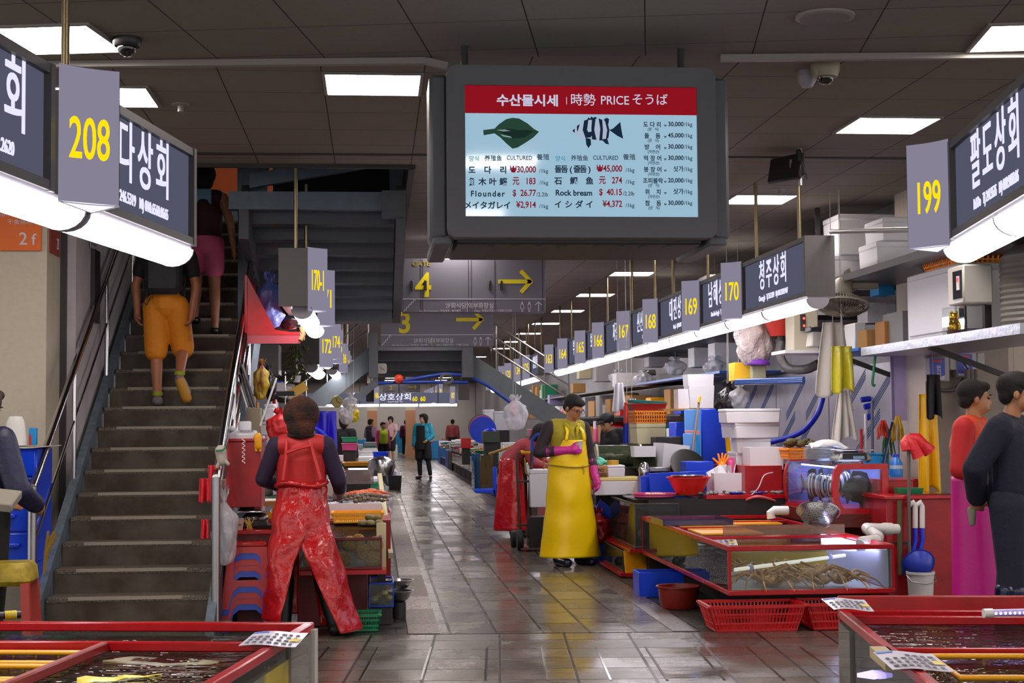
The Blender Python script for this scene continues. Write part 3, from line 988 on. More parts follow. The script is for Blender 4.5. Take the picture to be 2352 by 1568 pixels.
rods([(1.0, 17.1, g4.location.z + gh), (1.9, 17.1, g4.location.z + gh), (.6, 23.1, b.z), (1.7, 23.1, b.z)], 'rod carrying a gate direction sign')
# price screen
t = thing('price_screen', 'large grey ceiling-hung price display with red banner and fish', 'screen', (0, 0, 0))
TY = 8.0
x0, x1 = P(1027, 350, TY).x, P(1646, 350, TY).x
z0, z1 = P(1340, 545, TY).z, P(1340, 152, TY).z
cx, w, h = (x0 + x1) / 2, x1 - x0, z1 - z0
m_tv = mat('screen_housing_grey', '54575d', .5, bump=.08, bscale=400)
m_tvd = mat('screen_housing_dark', '3b3d42', .5, bump=.08, bscale=400)
sx0, sx1 = P(1069, 350, TY).x, P(1603, 350, TY).x
sz0, sz1 = P(1336, 497, TY).z, P(1336, 197, TY).z
scx, sw, sh = (sx0 + sx1) / 2, sx1 - sx0, sz1 - sz0
bz = MB()
def rr(cx, cz, w, h, r, n=6):
 out = []
 for qx, qz, a0 in ((1, 1, 0), (-1, 1, 90), (-1, -1, 180), (1, -1, 270)):
  for k in range(n + 1):
   a = math.radians(a0 + 90 * k / n)
   out.append((cx + qx * (w / 2 - r) + r * math.cos(a), cz + qz * (h / 2 - r) + r * math.sin(a)))
 return out
outer = rr(cx, (z0 + z1) / 2, w, h, .05)
N = len(outer)
inner = []
for i, (x, z) in enumerate(outer):
 sgx = 1 if x > cx else -1; sgz = 1 if z > (z0 + z1) / 2 else -1
 inner.append((scx + sgx * sw / 2, (sz0 + sz1) / 2 + sgz * sh / 2))
bz.add([(x, TY, z) for x, z in outer] + [(x, TY + .005, z) for x, z in inner] + [(x, TY + .03, z) for x, z in inner] + [(x, TY + .12, z) for x, z in outer],
[(i, (i + 1) % N, N + (i + 1) % N, N + i) for i in range(N)] + [(N + i, N + (i + 1) % N, 2 * N + (i + 1) % N, 2 * N + i) for i in range(N)] + [((i + 1) % N, i, 3 * N + i, 3 * N + (i + 1) % N) for i in range(N)])
bz.build('bezel', m_tv, t, smooth=False)
body = MB()
body.box(cx, TY + .36, z0 + .03, w * .99, .5, h - .05, .03)
body.build('housing', m_tvd, t)
wx0, wx1 = P(988, 350, TY).x, P(1684, 350, TY).x
wz0, wz1 = P(1340, 588, TY).z, P(1340, 160, TY).z
for xa, xb in ((wx0, x0 + .01), (x1 - .01, wx1)):
 s = MB()
 s.box((xa + xb) / 2, TY + .29, z0 - .0, xb - xa, .4, h - .03, .02)
 s.box((xa + xb) / 2 + (.016 if xa < cx else -.016), TY + .55, z0 - .03, (xb - xa) * 1.0, .9, .06, .01)
 s.build('side_cover', m_tv, t)
u = MB()
u.box(cx, TY + .55, z0 - .02, w * .93, .8, .04, .01)
for k in range(8):
 u.box(cx - w * .33 + k * w * .09 + (.06 if k > 3 else 0), TY + .25, z0 - .024, .03, .1, .006)
u.build('vent_panel', m_dark, t)
MB().box(cx, TY + .4, z1 - .02, w * .82, .25, .05).build('top_bracket', m_dark, t)
for dx in (-.42, .42):
 MB().tube([(cx + w * dx, TY + .35, z1 - .01), (cx + w * dx, TY + .35, CEIL)], .02, 10).build('hanger', m_dark, t)
m_sblue = mat('screen_pale_blue', 'a9cfe6', 0.06, emit=SCREEN_E)
m_sblue.node_tree.nodes['Principled BSDF'].inputs['Base Color'].default_value = (.01, .01, .01, 1)
m_sred = emis('screen_red', '9b1522', SCREEN_E)
scr = MB().box(scx, TY + .025, sz0, sw, .006, sh).build('display', m_sblue, t)
def sp(px, py):
 """place on the display from photo pixels"""
 return P(px, py, TY + .02)
pr = sp(1336, 262)
MB().box(scx, TY + .021, pr.z, sw, .004, sz1 - pr.z).build('red_banner', m_sred, scr)
wm, rm, bm, gm_, cm = MB(), MB(), MB(), MB(), MB()
def W_(mb, txt, px, py, hpx, sxx=1.0, al='CENTER', bold=0.0, gap=1.0):
 p = sp(px, py)
 write(mb, txt, p.x, TY + .017, p.z, hpx * TY / F, .004, sxx, al, bold, gap)
W_(wm, '수산물시세', 1212, 241, 21, 1.1, bold=.035)
wm.box(sp(1299, 0).x, TY + .018, sp(1299, 240).z, .003, .004, .04)
W_(wm, '時勢', 1339, 240, 22); W_(wm, 'PRICE', 1412, 240, 21, .92); W_(wm, 'そうば', 1492, 239, 21)
for ox, in ((0,), (198,)):
 W_(cm, '양식', 1089 + ox, 369, 10); W_(bm, '养殖鱼', 1133 + ox, 368, 10); W_(bm, 'CULTURED', 1193 + ox, 367, 10, .86); W_(bm, '養殖', 1247 + ox, 366, 11)
rowsA = [(397, ['도', '다', '리'], '₩30,000', '/1kg'), (424, ['角', '木', '叶', '鲽'], '元   183', '/1kg'), (451, ['Flounder'], '$  26.77', '/2.2lb'), (478, ['メイタガレイ'], '¥2,914', '/1kg')]
rowsB = [(395, ['돌', '돔', '(', '줄', '돔', ')'], '₩45,000', '/1kg'), (422, ['石', '鲷', '鱼'], '元   274', '/1kg'), (449, ['Rock bream'], '$  40.15', '/2.2lb'), (476, ['イ', 'シ', 'ダ', 'イ'], '¥4,372', '/1kg')]
for ox, rows in ((0, rowsA), (198, rowsB)):
 for y, ws, pr_, un in rows:
  if len(ws) == 1:
   W_(bm, ws[0], 1120 + ox, y, 13.5, .95 if ws[0].isascii() else .98, bold=.03, gap=1.25 if ws[0] == 'Flounder' else 1.0)
  else:
   for i, g in enumerate(ws):
    W_(bm, g, 1084 + ox + i * (72 / (len(ws) - 1)), y, 13.5, 1.0, bold=.03)
  rm = MB()
  W_(rm, pr_, 1231 + ox, y - 1, 15, .8, 'RIGHT', .02)
  rm.build('price_lettering', emis('screen_red_ink', '8d1a2c', SCREEN_E), scr)
  W_(bm, un, 1259 + ox, y, 9.5, .95, 'RIGHT')
right = [('도 다 리', '(양   식)', '30,000'), ('돌    돔', '(양   식)', '45,000'), ('방    어', '(자연산)', '30,000'), ('먹 장 어', '(자연산)', '30,000'), ('붕 장 어', '(자연산)', '싯가'), ('조피볼락', '(양   식)', '20,000'), ('쥐    치', '(자연산)', '싯가'), ('참    돔', '(양   식)', '30,000')]
for i, (a_, b_, c_) in enumerate(right):
 y = 291 + 25.8 * i
 W_(bm, a_, 1498 + i * .3, y, 10, .95, bold=.02); W_(bm, b_, 1500 + i * .3, y + 9, 6.5, .9)
 W_(bm, 'w', 1528, y, 8, .8); W_(bm, c_, 1570, y - 1, 10.5, .95, 'RIGHT', .02); W_(bm, '/1kg', 1590, y - 1, 9.5, .9, 'RIGHT')
wm.build('white_lettering', emis('screen_white', 'd8dcf6', SCREEN_E), scr)
bm.build('dark_lettering', emis('screen_ink', '243648', SCREEN_E), scr)
cm.build('teal_lettering', emis('screen_teal_ink', '2f9bb0', SCREEN_E), scr)
def sshape(pts, name, m, off=.016):
 mb = MB()
 v = [sp(x, y) for x, y in pts]
 n = len(v)
 mb.add([(p.x, TY + off, p.z) for p in v] + [(p.x, TY + off + .003, p.z) for p in v], [tuple(range(n - 1, -1, -1))] + [(i, (i + 1) % n, n + (i + 1) % n, n + i) for i in range(n)])
 return mb.build(name, m, scr, smooth=False)
def z7(L): return [(960 + x / 3.016, 100 + y / 3.016) for x, y in L]
fl = sshape(z7([(452, 600), (530, 590), (560, 560), (610, 525), (655, 515), (700, 520), (760, 555), (800, 590), (838, 612), (800, 650), (740, 690), (690, 720), (655, 728), (610, 690), (570, 650), (530, 622), (455, 635)]), 'flounder_picture', emis('flounder_green', '2c4a3c', SCREEN_E))
sshape(z7([(570, 610), (620, 590), (700, 600), (770, 600), (800, 612), (740, 650), (660, 660), (600, 640)]), 'flounder_flank', emis('flounder_dark', '1d322c', SCREEN_E), .013)
for L in ([(545, 600), (600, 598), (640, 606), (590, 610)], [(570, 630), (640, 645), (650, 655), (590, 645)]):
 sshape(z7(L), 'flounder_sheen', emis('flounder_pale', '93aca8', SCREEN_E), .011)
sshape(z7([(1068, 605), (1100, 570), (1150, 535), (1210, 515), (1260, 520), (1310, 545), (1330, 600), (1325, 650), (1280, 675), (1210, 672), (1150, 660), (1105, 635)]), 'bream_picture', emis('bream_pale', 'b9c9dd', SCREEN_E))
m_bd = emis('bream_dark', '1c2e44', SCREEN_E)
for L in ([(1100, 572), (1120, 560), (1105, 610), (1100, 600)], [(1150, 535), (1180, 525), (1170, 600), (1200, 650), (1160, 655), (1140, 600)], [(1205, 515), (1230, 515), (1220, 600), (1235, 668), (1205, 665), (1200, 590)], [(1250, 520), (1275, 530), (1280, 600), (1275, 672), (1255, 672), (1262, 590)], [(1295, 540), (1312, 550), (1325, 600), (1318, 655), (1300, 668), (1310, 600)],
[(1325, 600), (1350, 590), (1400, 545), (1408, 600), (1420, 660), (1380, 640), (1345, 615)], [(1160, 655), (1195, 662), (1198, 700), (1180, 725), (1165, 700)], [(1270, 665), (1310, 660), (1322, 700), (1300, 695)], [(1170, 530), (1180, 512), (1192, 522), (1200, 505), (1212, 518), (1228, 508), (1240, 520), (1200, 530)], [(1285, 530), (1305, 515), (1322, 525), (1318, 560)], [(1068, 605), (1085, 590), (1085, 620)], [(1165, 620), (1220, 605), (1215, 640), (1180, 645)]):
 sshape(z7(L), 'bream_stripe', m_bd, .012)
sshape([(1195, 0)] if False else z7([(705, 330), (715, 298), (1348, 290), (1335, 318)]), 'lamp_picture', emis('screen_pink_white', 'c9b6bd', SCREEN_E), .012) if False else None
# hanging monitor pair on the right
t = thing('hanging_monitor', 'pair of small black monitors on a ceiling pole right of the screen', 'monitor', P(1838, 420, 11.4))
o = t.location
MB().tube([(0, 0, -.02), (0, 0, CEIL - o.z)], .022, 12).build('pole', m_inoxd, t)
for dx, rz, wv, nm in ((-.11, -1.05, .34, 'panel'), (.05, 1.25, .3, 'panel')):
 MB().box(dx, .05, .02 if dx < 0 else .05, wv, .04, .2, .01, rz=rz, rx=-.2).build('panel', m_black, t)
MB().box(-.02, .02, .1, .12, .06, .08).build('bracket', m_dark, t)
MB().tube([(-.1, 0, .3), (-.1, 0, .5), (-.06, 0, CEIL - o.z)], .008, 8).build('cable', m_black, t)
# kit of market objects
WH = mat('white_foam', 'e0dfe4', .75, bump=.06, bscale=150)
WHd = mat('worn_white_foam', 'cfcdd0', .75, bump=.06, bscale=150, var=.12, vscale=12)
RED = mat('red_painted_plywood', 'a3161c', .35, bump=.04, var=.22, vscale=7)
REDg = mat('glossy_red_frame', 'b4121a', .22, var=.15, vscale=15)
REDp = mat('red_plastic', 'c41a1e', .3)
BLU = mat('blue_plastic', '0a3fd0', .35)
BLUl = mat('light_blue_board', '5f9be6', .4)
CYN = mat('cyan_plastic', '1f8fd0', .35)
YEL = mat('yellow_plastic', 'f0a812', .35)
ORG = mat('orange_plastic', 'ef8a14', .4)
GRN = mat('green_plastic', '0d7a4e', .35)
PNK = mat('pink_plastic', 'd8508a', .35)
CARD = mat('cardboard', 'a87c45', .8, bump=.05, bscale=90)
STEEL = m_inoxd
GLASS = clear('tank_glass', 'f4f9f7', 1.3, body=.05, bodycol='b9c4bf')
WATER = clear('tank_water', 'd3dcd4', 1.33, .03, bump=.25, bscale=14, body=.08, bodycol='5b6158')
DWATER = clear('dark_tank_water', '5c6058', 1.35, .03, bump=.35, bscale=10, body=.35, bodycol='23241f')
BAGC = mat('clear_plastic_bag', 'cfd0d6', .18, bump=.6, bscale=18, alpha=.55)
BAGB = mat('black_plastic_bag', '17171a', .2, bump=.6, bscale=22)
ICE = mat('crushed_ice', 'dfe6f2', .25, bump=.9, bscale=60)
PVC = mat('white_pvc', 'd6d4d2', .3)
TUBEB = mat('blue_hose', '1a2fd0', .3)
DK = mat('grimy_dark', '211d1a', .6)
def at(x0, y0, x1, y1, D, d):
 p, w, h = fit(x0, y0, x1, y1, D)
 return Vector((p.x, D + d / 2, p.z)), w, h
def box_thing(name, label, cat, r, D, d, m, ch=.006, rz=0.0, group=None, tx=1.0):
 p, w, h = at(*r, D, d)
 o = MB().box(0, 0, 0, w, d, h, ch, tx=tx).build(name, m, None, p, rz=rz)
 return tag(o, label, cat, group)
def foam_box(label, r, D, d, rz=0.0, m=None, lid=True, group='white foam fish boxes', loc=None, w=None, h=None, lm=None):
 m = m or WH
 if loc is None:
  loc, w, h = at(*r, D, d)
 if rz:
  w = w - abs(d * math.sin(rz)) * .9
 t = thing('foam_box', label, 'foam box', loc, rz, group)
 lh = min(.22 * h, .05) if lid else 0
 b = MB().box(0, 0, 0, w * .97, d * .97, h - lh, .008, tx=1.03 if lid else 1.03)
 if not lid:
  b = MB().tray(w, d, h, .03, 1.04)
 b.build('body', m, t)
 if lid:
  MB().box(0, 0, h - lh, w * 1.01, d * 1.01, lh, .008).build('lid', lm or m, t)
 return t
def basket(name, label, loc, w, d, h, m, rz=0.0, tx=1.15, n=22, group=None, rows=2):
 t = thing(name, label, 'basket', loc, rz, group)
 c = MB()
 bw, bd = w / tx, d / tx
 c.box(0, 0, 0, bw, bd, .012)
 A = [(-bw / 2, -bd / 2), (bw / 2, -bd / 2), (bw / 2, bd / 2), (-bw / 2, bd / 2)]
 B = [(-w / 2, -d / 2), (w / 2, -d / 2), (w / 2, d / 2), (-w / 2, d / 2)]
 for i in range(4):
  j = (i + 1) % 4
  a0, a1, b0, b1 = [Vector((*q, 0)) for q in (A[i], A[j], B[i], B[j])]
  L = (b1 - b0).length
  k = max(4, int(n * L / max(w, d)))
  for q in range(k + 1):
   u = q / k
   p, r = a0.lerp(a1, u), b0.lerp(b1, u)
   c.bar(p + Vector((0, 0, .005)), r + Vector((0, 0, h - .01)), L / k * .42, .006)
  for z in [h * (q + 1) / (rows + 1) for q in range(rows)] + [h * .08]:
   u = z / h
   c.bar(a0.lerp(b0, u) + Vector((0, 0, z)), a1.lerp(b1, u) + Vector((0, 0, z)), .009, .012)
 c.build('slatted_body', m, t, smooth=False)
 r = MB()
 for i in range(4):
  j = (i + 1) % 4
  r.bar((B[i][0], B[i][1], h - .008), (B[j][0], B[j][1], h - .008), .02, .02)
 for q in B:
  r.box(q[0], q[1], h - .019, .03, .03, .022, .008)
 r.build('rim', m, t)
 return t
def basin(name, label, loc, r, h, m, cat='basin', k=.72, lip=.012, seg=36, group=None, th=.006):
 o = MB().lathe([(.001, 0), (r * k, 0), (r * (k + .1), h * .25), (r - .003, h - .01), (r + lip, h - .008), (r + lip, h), (r - .004, h - .001), (r * (k + .09), h * .28), (r * k - .003, th), (.001, th)], seg=seg).build(name, m, None, loc)
 return tag(o, label, cat, group)
def glass_tank(label, loc, w, d, h, fm, rz=0.0, fw=.03, water=.88, wm=None, floor=None, bottom=True, cat='fish tank', name='fish_tank', group=None, posts=True, gm=None):
 """origin: middle of its footprint"""
 t = thing(name, label, cat, loc, rz, group)
 f = MB()
 for z in ([0, h - fw] if bottom else [h - fw]):
  for s in (-1, 1):
   f.box(0, s * (d / 2 - fw / 2), z, w, fw, fw, .004)
   f.box(s * (w / 2 - fw / 2), 0, z, fw, d - 2 * fw, fw, .004)
 f.build('frame', fm, t)
 if posts:
  pp = MB()
  for sx in (-1, 1):
   for sy in (-1, 1):
    MB().box(sx * (w / 2 - fw * .35), sy * (d / 2 - fw * .35), fw, fw * .6, fw * .6, h - 2 * fw).build('corner_post', fm, t)
 g = gm or GLASS
 for s in (-1, 1):
  MB().box(0, s * (d / 2 - fw * .3), fw * .5, w - fw, .006, h - fw).build('pane', g, t)
  MB().box(s * (w / 2 - fw * .3), 0, fw * .5, .006, d - fw, h - fw).build('pane', g, t)
 MB().box(0, 0, fw * .3, w - fw, d - fw, .012).build('bottom_plate', floor or DK, t)
 if water:
  MB().grid(lambda u, v: ((u - .5) * (w - fw * 1.2), (v - .5) * (d - fw * 1.2), h * water), 2, 2).build('water', wm or WATER, t)
 return t
def colander(label, loc, r, h, m, tilt=(0, 0), group=None):
 t = MB().lathe([(.001, 0), (r * .35, 0), (r * .7, h * .3), (r * .92, h * .8), (r, h - .004), (r + .012, h - .002), (r + .012, h), (r - .002, h), (r * .9, h * .8), (r * .68, h * .33), (r * .34, .006), (.001, .006)], seg=40)
 o = t.build('colander', m, None, loc)
 o.rotation_euler = (tilt[0], tilt[1], 0)
 return tag(o, label, 'colander', group)
def perf(name, c, scale=70):
 """stamped sheet steel with rows of holes"""
 m = mat(name, c, .3, 1.0)
 nt = m.node_tree
 tc = nt.nodes.new('ShaderNodeTexCoord')
 v = nt.nodes.new('ShaderNodeTexVoronoi')
 v.inputs['Scale'].default_value = scale
 v.inputs['Randomness'].default_value = .15
 r = nt.nodes.new('ShaderNodeValToRGB')
 r.color_ramp.elements[0].position = .25
 r.color_ramp.elements[1].position = .33
 r.color_ramp.elements[0].color = (.03, .03, .03, 1)
 r.color_ramp.elements[1].color = lin(c)
 nt.links.new(tc.outputs['Object'], v.inputs['Vector'])
 nt.links.new(v.outputs['Distance'], r.inputs['Fac'])
 nt.links.new(r.outputs['Color'], nt.nodes['Principled BSDF'].inputs['Base Color'])
 return m
PERF = perf('perforated_steel', 'b9b9ba')
def lumps(mb, n, fx, r0, r1, seed=1, flat=.7):
 rd = random.Random(seed)
 for k in range(n):
  x, y, z = fx(rd)
  r = rd.uniform(r0, r1)
  mb.ball((x, y, z), r, r * rd.uniform(.6, 1), r * flat, 8, 5, Euler((rd.uniform(-.4, .4), rd.uniform(-.4, .4), rd.uniform(0, 3))).to_matrix())
 return mb
def sack(name, label, loc, w, d, h, m, cat='bag', neck=.25, seed=1, hang=False, group=None):
 """gathered plastic bag: bulging, crumpled, tied at the top"""
 rd = Vector((seed * 3.1, seed * 1.7, seed * .9))
 def f(u, v):
  a = u * 2 * PI
  if v < .7:
   prof = math.sin(PI * (.06 + .62 * v / .7)) ** .55
  elif v < .88:
   prof = .93 + (neck * .7 - .93) * ((v - .7) / .18) ** .8
  else:
   prof = neck * .7 + (v - .88) * 2.2 * (1 + .5 * math.sin(a * 3))
  if v < .02:
   prof = .1
  q = 1 + .3 * noise.noise(Vector((math.cos(a) * 2.2, math.sin(a) * 2.2, v * 4)) + rd) + .05 * math.sin(a * 11 + v * 9) + .14 * noise.noise(Vector((math.cos(a) * 6, math.sin(a) * 6, v * 9)) + rd)
  lean_ = .12 * noise.noise(rd) * v * h
  return (math.cos(a) * w / 2 * prof * q + lean_, math.sin(a) * d / 2 * prof * q, v * h * (1 + (.06 * math.sin(a * 4) if v > .88 else 0)))
 o = MB().grid(f, 40, 24).build(name, m, None, loc, smooth='all')
 if hang and (loc[0] > .3 or loc[1] > 19.3):
  MB().tube([(0, 0, h * .93), (.01, 0, CEIL - loc[2])], .003, 5).build('hanging_cord', mat('pale_cord', 'a8a49c', .7), o)
 return tag(o, label, cat, group)
def drape(name, label, pts_top, drop, m, cat, folds=5, amp=.03, thick=.006, flare=1.15, seed=0, group=None, parent=None, lean=(0, 0), taper=None, hang=False):
 """cloth hanging from two points"""
 a, b = Vector(pts_top[0]), Vector(pts_top[1])
 c = (a + b) / 2
 ax = (b - a)
 L = ax.length
 ax = ax.normalized()
 nrm = Vector((0, 0, 1)).cross(ax).normalized()
 def f(u, v):
  wv = L * (1 + (flare - 1) * v)
  if taper:
   wv *= taper(v)
  off = amp * (0.35 + .65 * v) * (math.sin(u * folds * 2 * PI + seed) + .5 * math.sin(u * folds * 4.3 + seed * 2 + v * 3))
  dz = drop * v * (1 + .06 * math.sin(u * 7 + seed))
  p = ax * ((u - .5) * wv) + nrm * off
  return (p.x + lean[0] * v, p.y + lean[1] * v, -dz)
 o = MB().grid(f, 36, 22, thick).build(name, m, parent, c, smooth='all')
 if hang and (c.x > .3 or c.y > 19.3):
  MB().tube([(0, 0, -.02), (0, .02, CEIL - c.z)], .003, 5).build('hanging_cord', mat('pale_cord', 'a8a49c', .7), o)
 return o if parent else tag(o, label, cat, group)
def hose(name, label, pts, r, m, cat='hose', group=None):
 P_ = [Vector(p) for p in pts]
 out = []
 n = len(P_)
 for i in range(n - 1):
  p0, p1, p2, p3 = P_[max(i - 1, 0)], P_[i], P_[i + 1], P_[min(i + 2, n - 1)]
  for k in range(8):
   t = k / 8
   out.append(.5 * ((2 * p1) + (p2 - p0) * t + (2 * p0 - 5 * p1 + 4 * p2 - p3) * t * t + (3 * p1 - p0 - 3 * p2 + p3) * t ** 3))
 out.append(P_[-1])
 o = MB().tube(out, r, 10).build(name, m, None, None)
 return tag(o, label, cat, group)
def price_sheet(label, corners, seed=0):
 """laminated sheet lying flat; corners: near-left, near-right, far-right, far-left"""
 c = [Vector(p) for p in corners]
 o0 = (c[0] + c[2]) / 2
 t = thing('price_sheet', label, 'price list', o0, 0, 'laminated price lists')
 def q(u, v, dz=0):
  p = c[0].lerp(c[1], u).lerp(c[3].lerp(c[2], u), v) - o0
  return Vector((p.x, p.y, p.z + dz + .004 * math.sin(u * 5)))
 MB().grid(lambda u, v: q(u, v), 12, 8, .0015).build('sheet', mat('laminated_paper', 'dcdcea', .25), t)
 rd = random.Random(seed)
 ink, col = MB(), MB()
 for i in range(7):
  for j in range(4):
   u0, v0 = .07 + i * .128, .1 + j * .2
   if j == 3 and i < 3:
    continue
   mb = ink
   du, dv = .07 + rd.uniform(-.01, .02), .085
   mb.add([q(u0, v0, .002), q(u0 + du, v0, .002), q(u0 + du, v0 + dv, .002), q(u0, v0 + dv, .002)], [(0, 1, 2, 3)])
   mb.add([q(u0, v0 - .05, .002), q(u0 + du * 1.3, v0 - .05, .002), q(u0 + du * 1.3, v0 - .025, .002), q(u0, v0 - .025, .002)], [(0, 1, 2, 3)])
 ink.build('print', mat('dark_print', '2a2634', .5), t)
 for u0, u1, v0, v1, m in ((0.02, .3, .86, .95, mat('blue_print', '3f7fd8', .4)), (.8, .98, .3, .52, mat('yellow_print', 'd8c23a', .4))):
  MB().add([q(u0, v0, .0022), q(u1, v0, .0022), q(u1, v1, .0022), q(u0, v1, .0022)], [(0, 1, 2, 3)]).build('print', m, t)
 return t
# right stall: crab tank
CX0, CX1, CY0, CY1 = 2.47, 3.67, 10.72, 14.25
cz = .225
CH = .345
t = glass_tank('long red-framed glass crab tank at the front of the right stall', ((CX0 + CX1) / 2, (CY0 + CY1) / 2, cz), CX1 - CX0, CY1 - CY0, CH, REDg, fw=.035, water=.86, floor=mat('pale_tank_floor', 'b9bccb', .4))
crab_tank = t
for y in (-.75, .3, 1.0):
 MB().box(0, y, CH - .03, CX1 - CX0 - .06, .03, .025, .004).build('cross_rail', REDg, t)
MB().box(0, .9, .03, CX1 - CX0 - .05, .012, .27).build('divider', mat('yellow_divider', 'c8a81c', .4), t)
MB().box(.05, -.6, .06, .8, .012, .2).build('divider', MATS['yellow_divider'], t)
MB().box(CX1 - (CX0 + CX1) / 2 - .03, -.9, .03, .01, 1.6, CH - .07).build('side_lining', mat('pale_lining', 'd8dafa', .5), t)
for px0, px1, y in ((1545, 1655, 12.9), (1640, 1780, 13.5), (1560, 1690, 12.4)):
 b = tag(MB().box(0, 0, 0, .5, .42, .012).build('divider_board', YEL, None, (2.85 if px0 != 1640 else 3.3, y, cz + CH - .028)), 'orange board lying across the crab tank, near %s' % {12.9: 'its aisle side', 13.5: 'its far end', 12.4: 'the clear lid'}[y], 'board')
b = thing('acrylic_tray', 'clear acrylic tray lying on the crab tank corner', 'tray', (2.72, 13.2, cz + CH))
f = MB()
for sx, sy, w, d in ((0, -.3, .6, .02), (0, .3, .6, .02), (-.29, 0, .02, .6), (.29, 0, .02, .6)):
 f.box(sx, sy, 0, w, d, .05)
f.build('rim', clear('violet_acrylic', 'c9c4e6', 1.5, body=.1, bodycol='a39fd0'), b)
MB().box(0, 0, 0, .58, .58, .006).build('sheet', GLASS, b)
b = tag(MB().box(0, 0, 0, .95, .03, .075).build('acrylic_strip', clear('pinkish_acrylic', 'dcc9b4', 1.4, body=.35, bodycol='b59a86'), None, (3.15, 11.75, cz + CH)), 'long clear acrylic strip standing across the crab tank', 'acrylic strip')
a, b2 = P(1688, 1308, 10.95), P(1940, 1275, 11.6)
t = thing('tank_lamp', 'white tube lamp lying slanted in the crab tank', 'lamp', (0, 0, 0))
MB().tube([a, b2], .014, 12).build('tube', mat('lamp_tube_white', 'e8e2d6', .3, emit=.5), t)
for u in (.13, .85):
 c = a.lerp(b2, u)
 MB().ball(c, .03, .02, .03).build('suction_cup', mat('suction_cup', 'c9c6e6', .2), t)
tag(MB().box(0, 0, 0, .025, 1.3, .02).build('led_strip', emis('violet_white_led', 'cfd0ff', 9.0), None, (CX1 - .07, 11.6, cz + CH - .06)), 'violet white LED strip along the wall side of the crab tank', 'lamp')
m_crab = mat('crab_shell', 'd9b080', .45, bump=.3, bscale=60, col2='b07c48', vscale=25)
m_crabl = mat('crab_leg_shell', 'd0a068', .45, col2='a8743c', vscale=20)
def crab(label, loc, rz, s=1.0):
 t = thing('snow_crab', label, 'crab', loc, rz, 'snow crabs in the tank')
 b = MB()
 b.ball((0, 0, .045), .065, .06, .035, 16, 10)
 b.ball((0, -.045, .045), .035, .025, .022, 10, 7)
 for k in range(14):
  a = k * 2.4
  b.ball((.045 * math.cos(a), .045 * math.sin(a), .07 - .012 * (k % 3)), .006, None, None, 6, 4)
 b.build('carapace', m_crab, t)
 for sd in (-1, 1):
  for k in range(4):
   an = math.radians(35 - 27 * k)
   r = MB()
   p0 = Vector((sd * .05, .04 * (k - 1.5) * -.6, .04))
   p1 = p0 + Vector((sd * .12 * math.cos(an), .12 * math.sin(an), .055))
   p2 = p1 + Vector((sd * .10 * math.cos(an - .3), .1 * math.sin(an - .3), -.035))
   p3 = p2 + Vector((sd * .06 * math.cos(an - .5), .06 * math.sin(an - .5), -.055))
   r.tube([p0, p1], .011, 8, r1=.009).tube([p1, p2], .009, 8, r1=.006).tube([p2, p3], .006, 8, r1=.002)
   r.build('leg', m_crabl, t)
  c = MB()
  p0 = Vector((sd * .045, -.045, .04))
  p1 = p0 + Vector((sd * .06, -.05, .03)); p2 = p1 + Vector((-sd * .01, -.06, -.02))
  c.tube([p0, p1], .009, 8).tube([p1, p2], .011, 8).tube([p2, p2 + Vector((-sd * .012, -.04, -.005))], .007, 8, r1=.002).tube([p2, p2 + Vector((sd * .006, -.04, -.005))], .005, 8, r1=.002)
  c.build('claw', m_crabl, t)
 t.scale = (s, s, s)
 return t
spots = [(2.84, 11.0, 0, .3, 'brown crab at the left front corner of the crab tank'), (2.86, 11.3, .02, 1.2, 'crab behind the left corner crab, half buried'), (2.86, 11.02, .0, 2.2, 'crab left of the pale middle crab'), (2.95, 11.35, .05, .6, 'crab on top of the pile, left of centre'), (3.12, 10.98, .05, 3.0, 'pale crab with spread legs in the middle of the tank'),
(3.22, 11.0, .0, .2, 'pinkish crab right of the middle crab'), (3.36, 11.02, .0, 1.4, 'lone crab by the bright right end of the tank'), (3.2, 11.5, .0, .9, 'crab behind the pale middle crab'), (2.85, 11.6, .03, 2.6, 'crab by the aisle-side glass, farther back')]
c0 = None
for x, y, dz, rz, lab in spots:
 lo = (x, y, cz + .025 + dz)
 if c0 is None:
  c0 = crab(lab, lo, rz, 1.08)
 else:
  dup(c0, lo, rz, lab)
price_sheet('laminated price list on the aisle corner of the crab tank', [P(1605, 1252, 11.6), P(1695, 1250, 11.2), P(1690, 1236, 11.9), P(1592, 1236, 12.3)], 3)
tag(MB().box((CX0 + CX1) / 2 + .1, (CY0 + CY1) / 2, 0, .8, CY1 - CY0 - .5, cz - .005).build('tank_stand', DK), 'dark stand hidden under the crab tank', 'stand')
def gp(px, py): return G(px, py, 0)
p = gp(1740, 1452)
w = (P(1850, 1400, p.y) - P(1630, 1400, p.y)).x
basket('plastic_basket', 'red slatted basket on the floor under the crab tank corner', (p.x, p.y + .17, 0), w, .36, .185, REDp, tx=1.2, n=26, group='red floor baskets')
basket('plastic_basket', 'second red slatted basket, partly behind the near right tank', (p.x + w + .02, p.y + .2, 0), w, .36, .185, REDp, tx=1.2, n=26, group='red floor baskets')
p = gp(1520, 1370)
w = (P(1572, 1370, p.y) - P(1468, 1370, p.y)).x
o = tag(MB().tray(w, .3, .2, .012, 1.02).build('plastic_crate', BLU, None, (p.x, p.y + .15, 0)), 'plain blue crate of water on the floor by the crab tank', 'crate')
MB().box(0, 0, .17, w * .94, .26, .004).build('water', DWATER, o)
p = gp(1568, 1400)
basin('wash_tub', 'brownish red round tub on the floor under the crab tank', (p.x, p.y + .15, 0), .165, .17, mat('brown_red_plastic', '7e2118', .35), 'tub', .8)
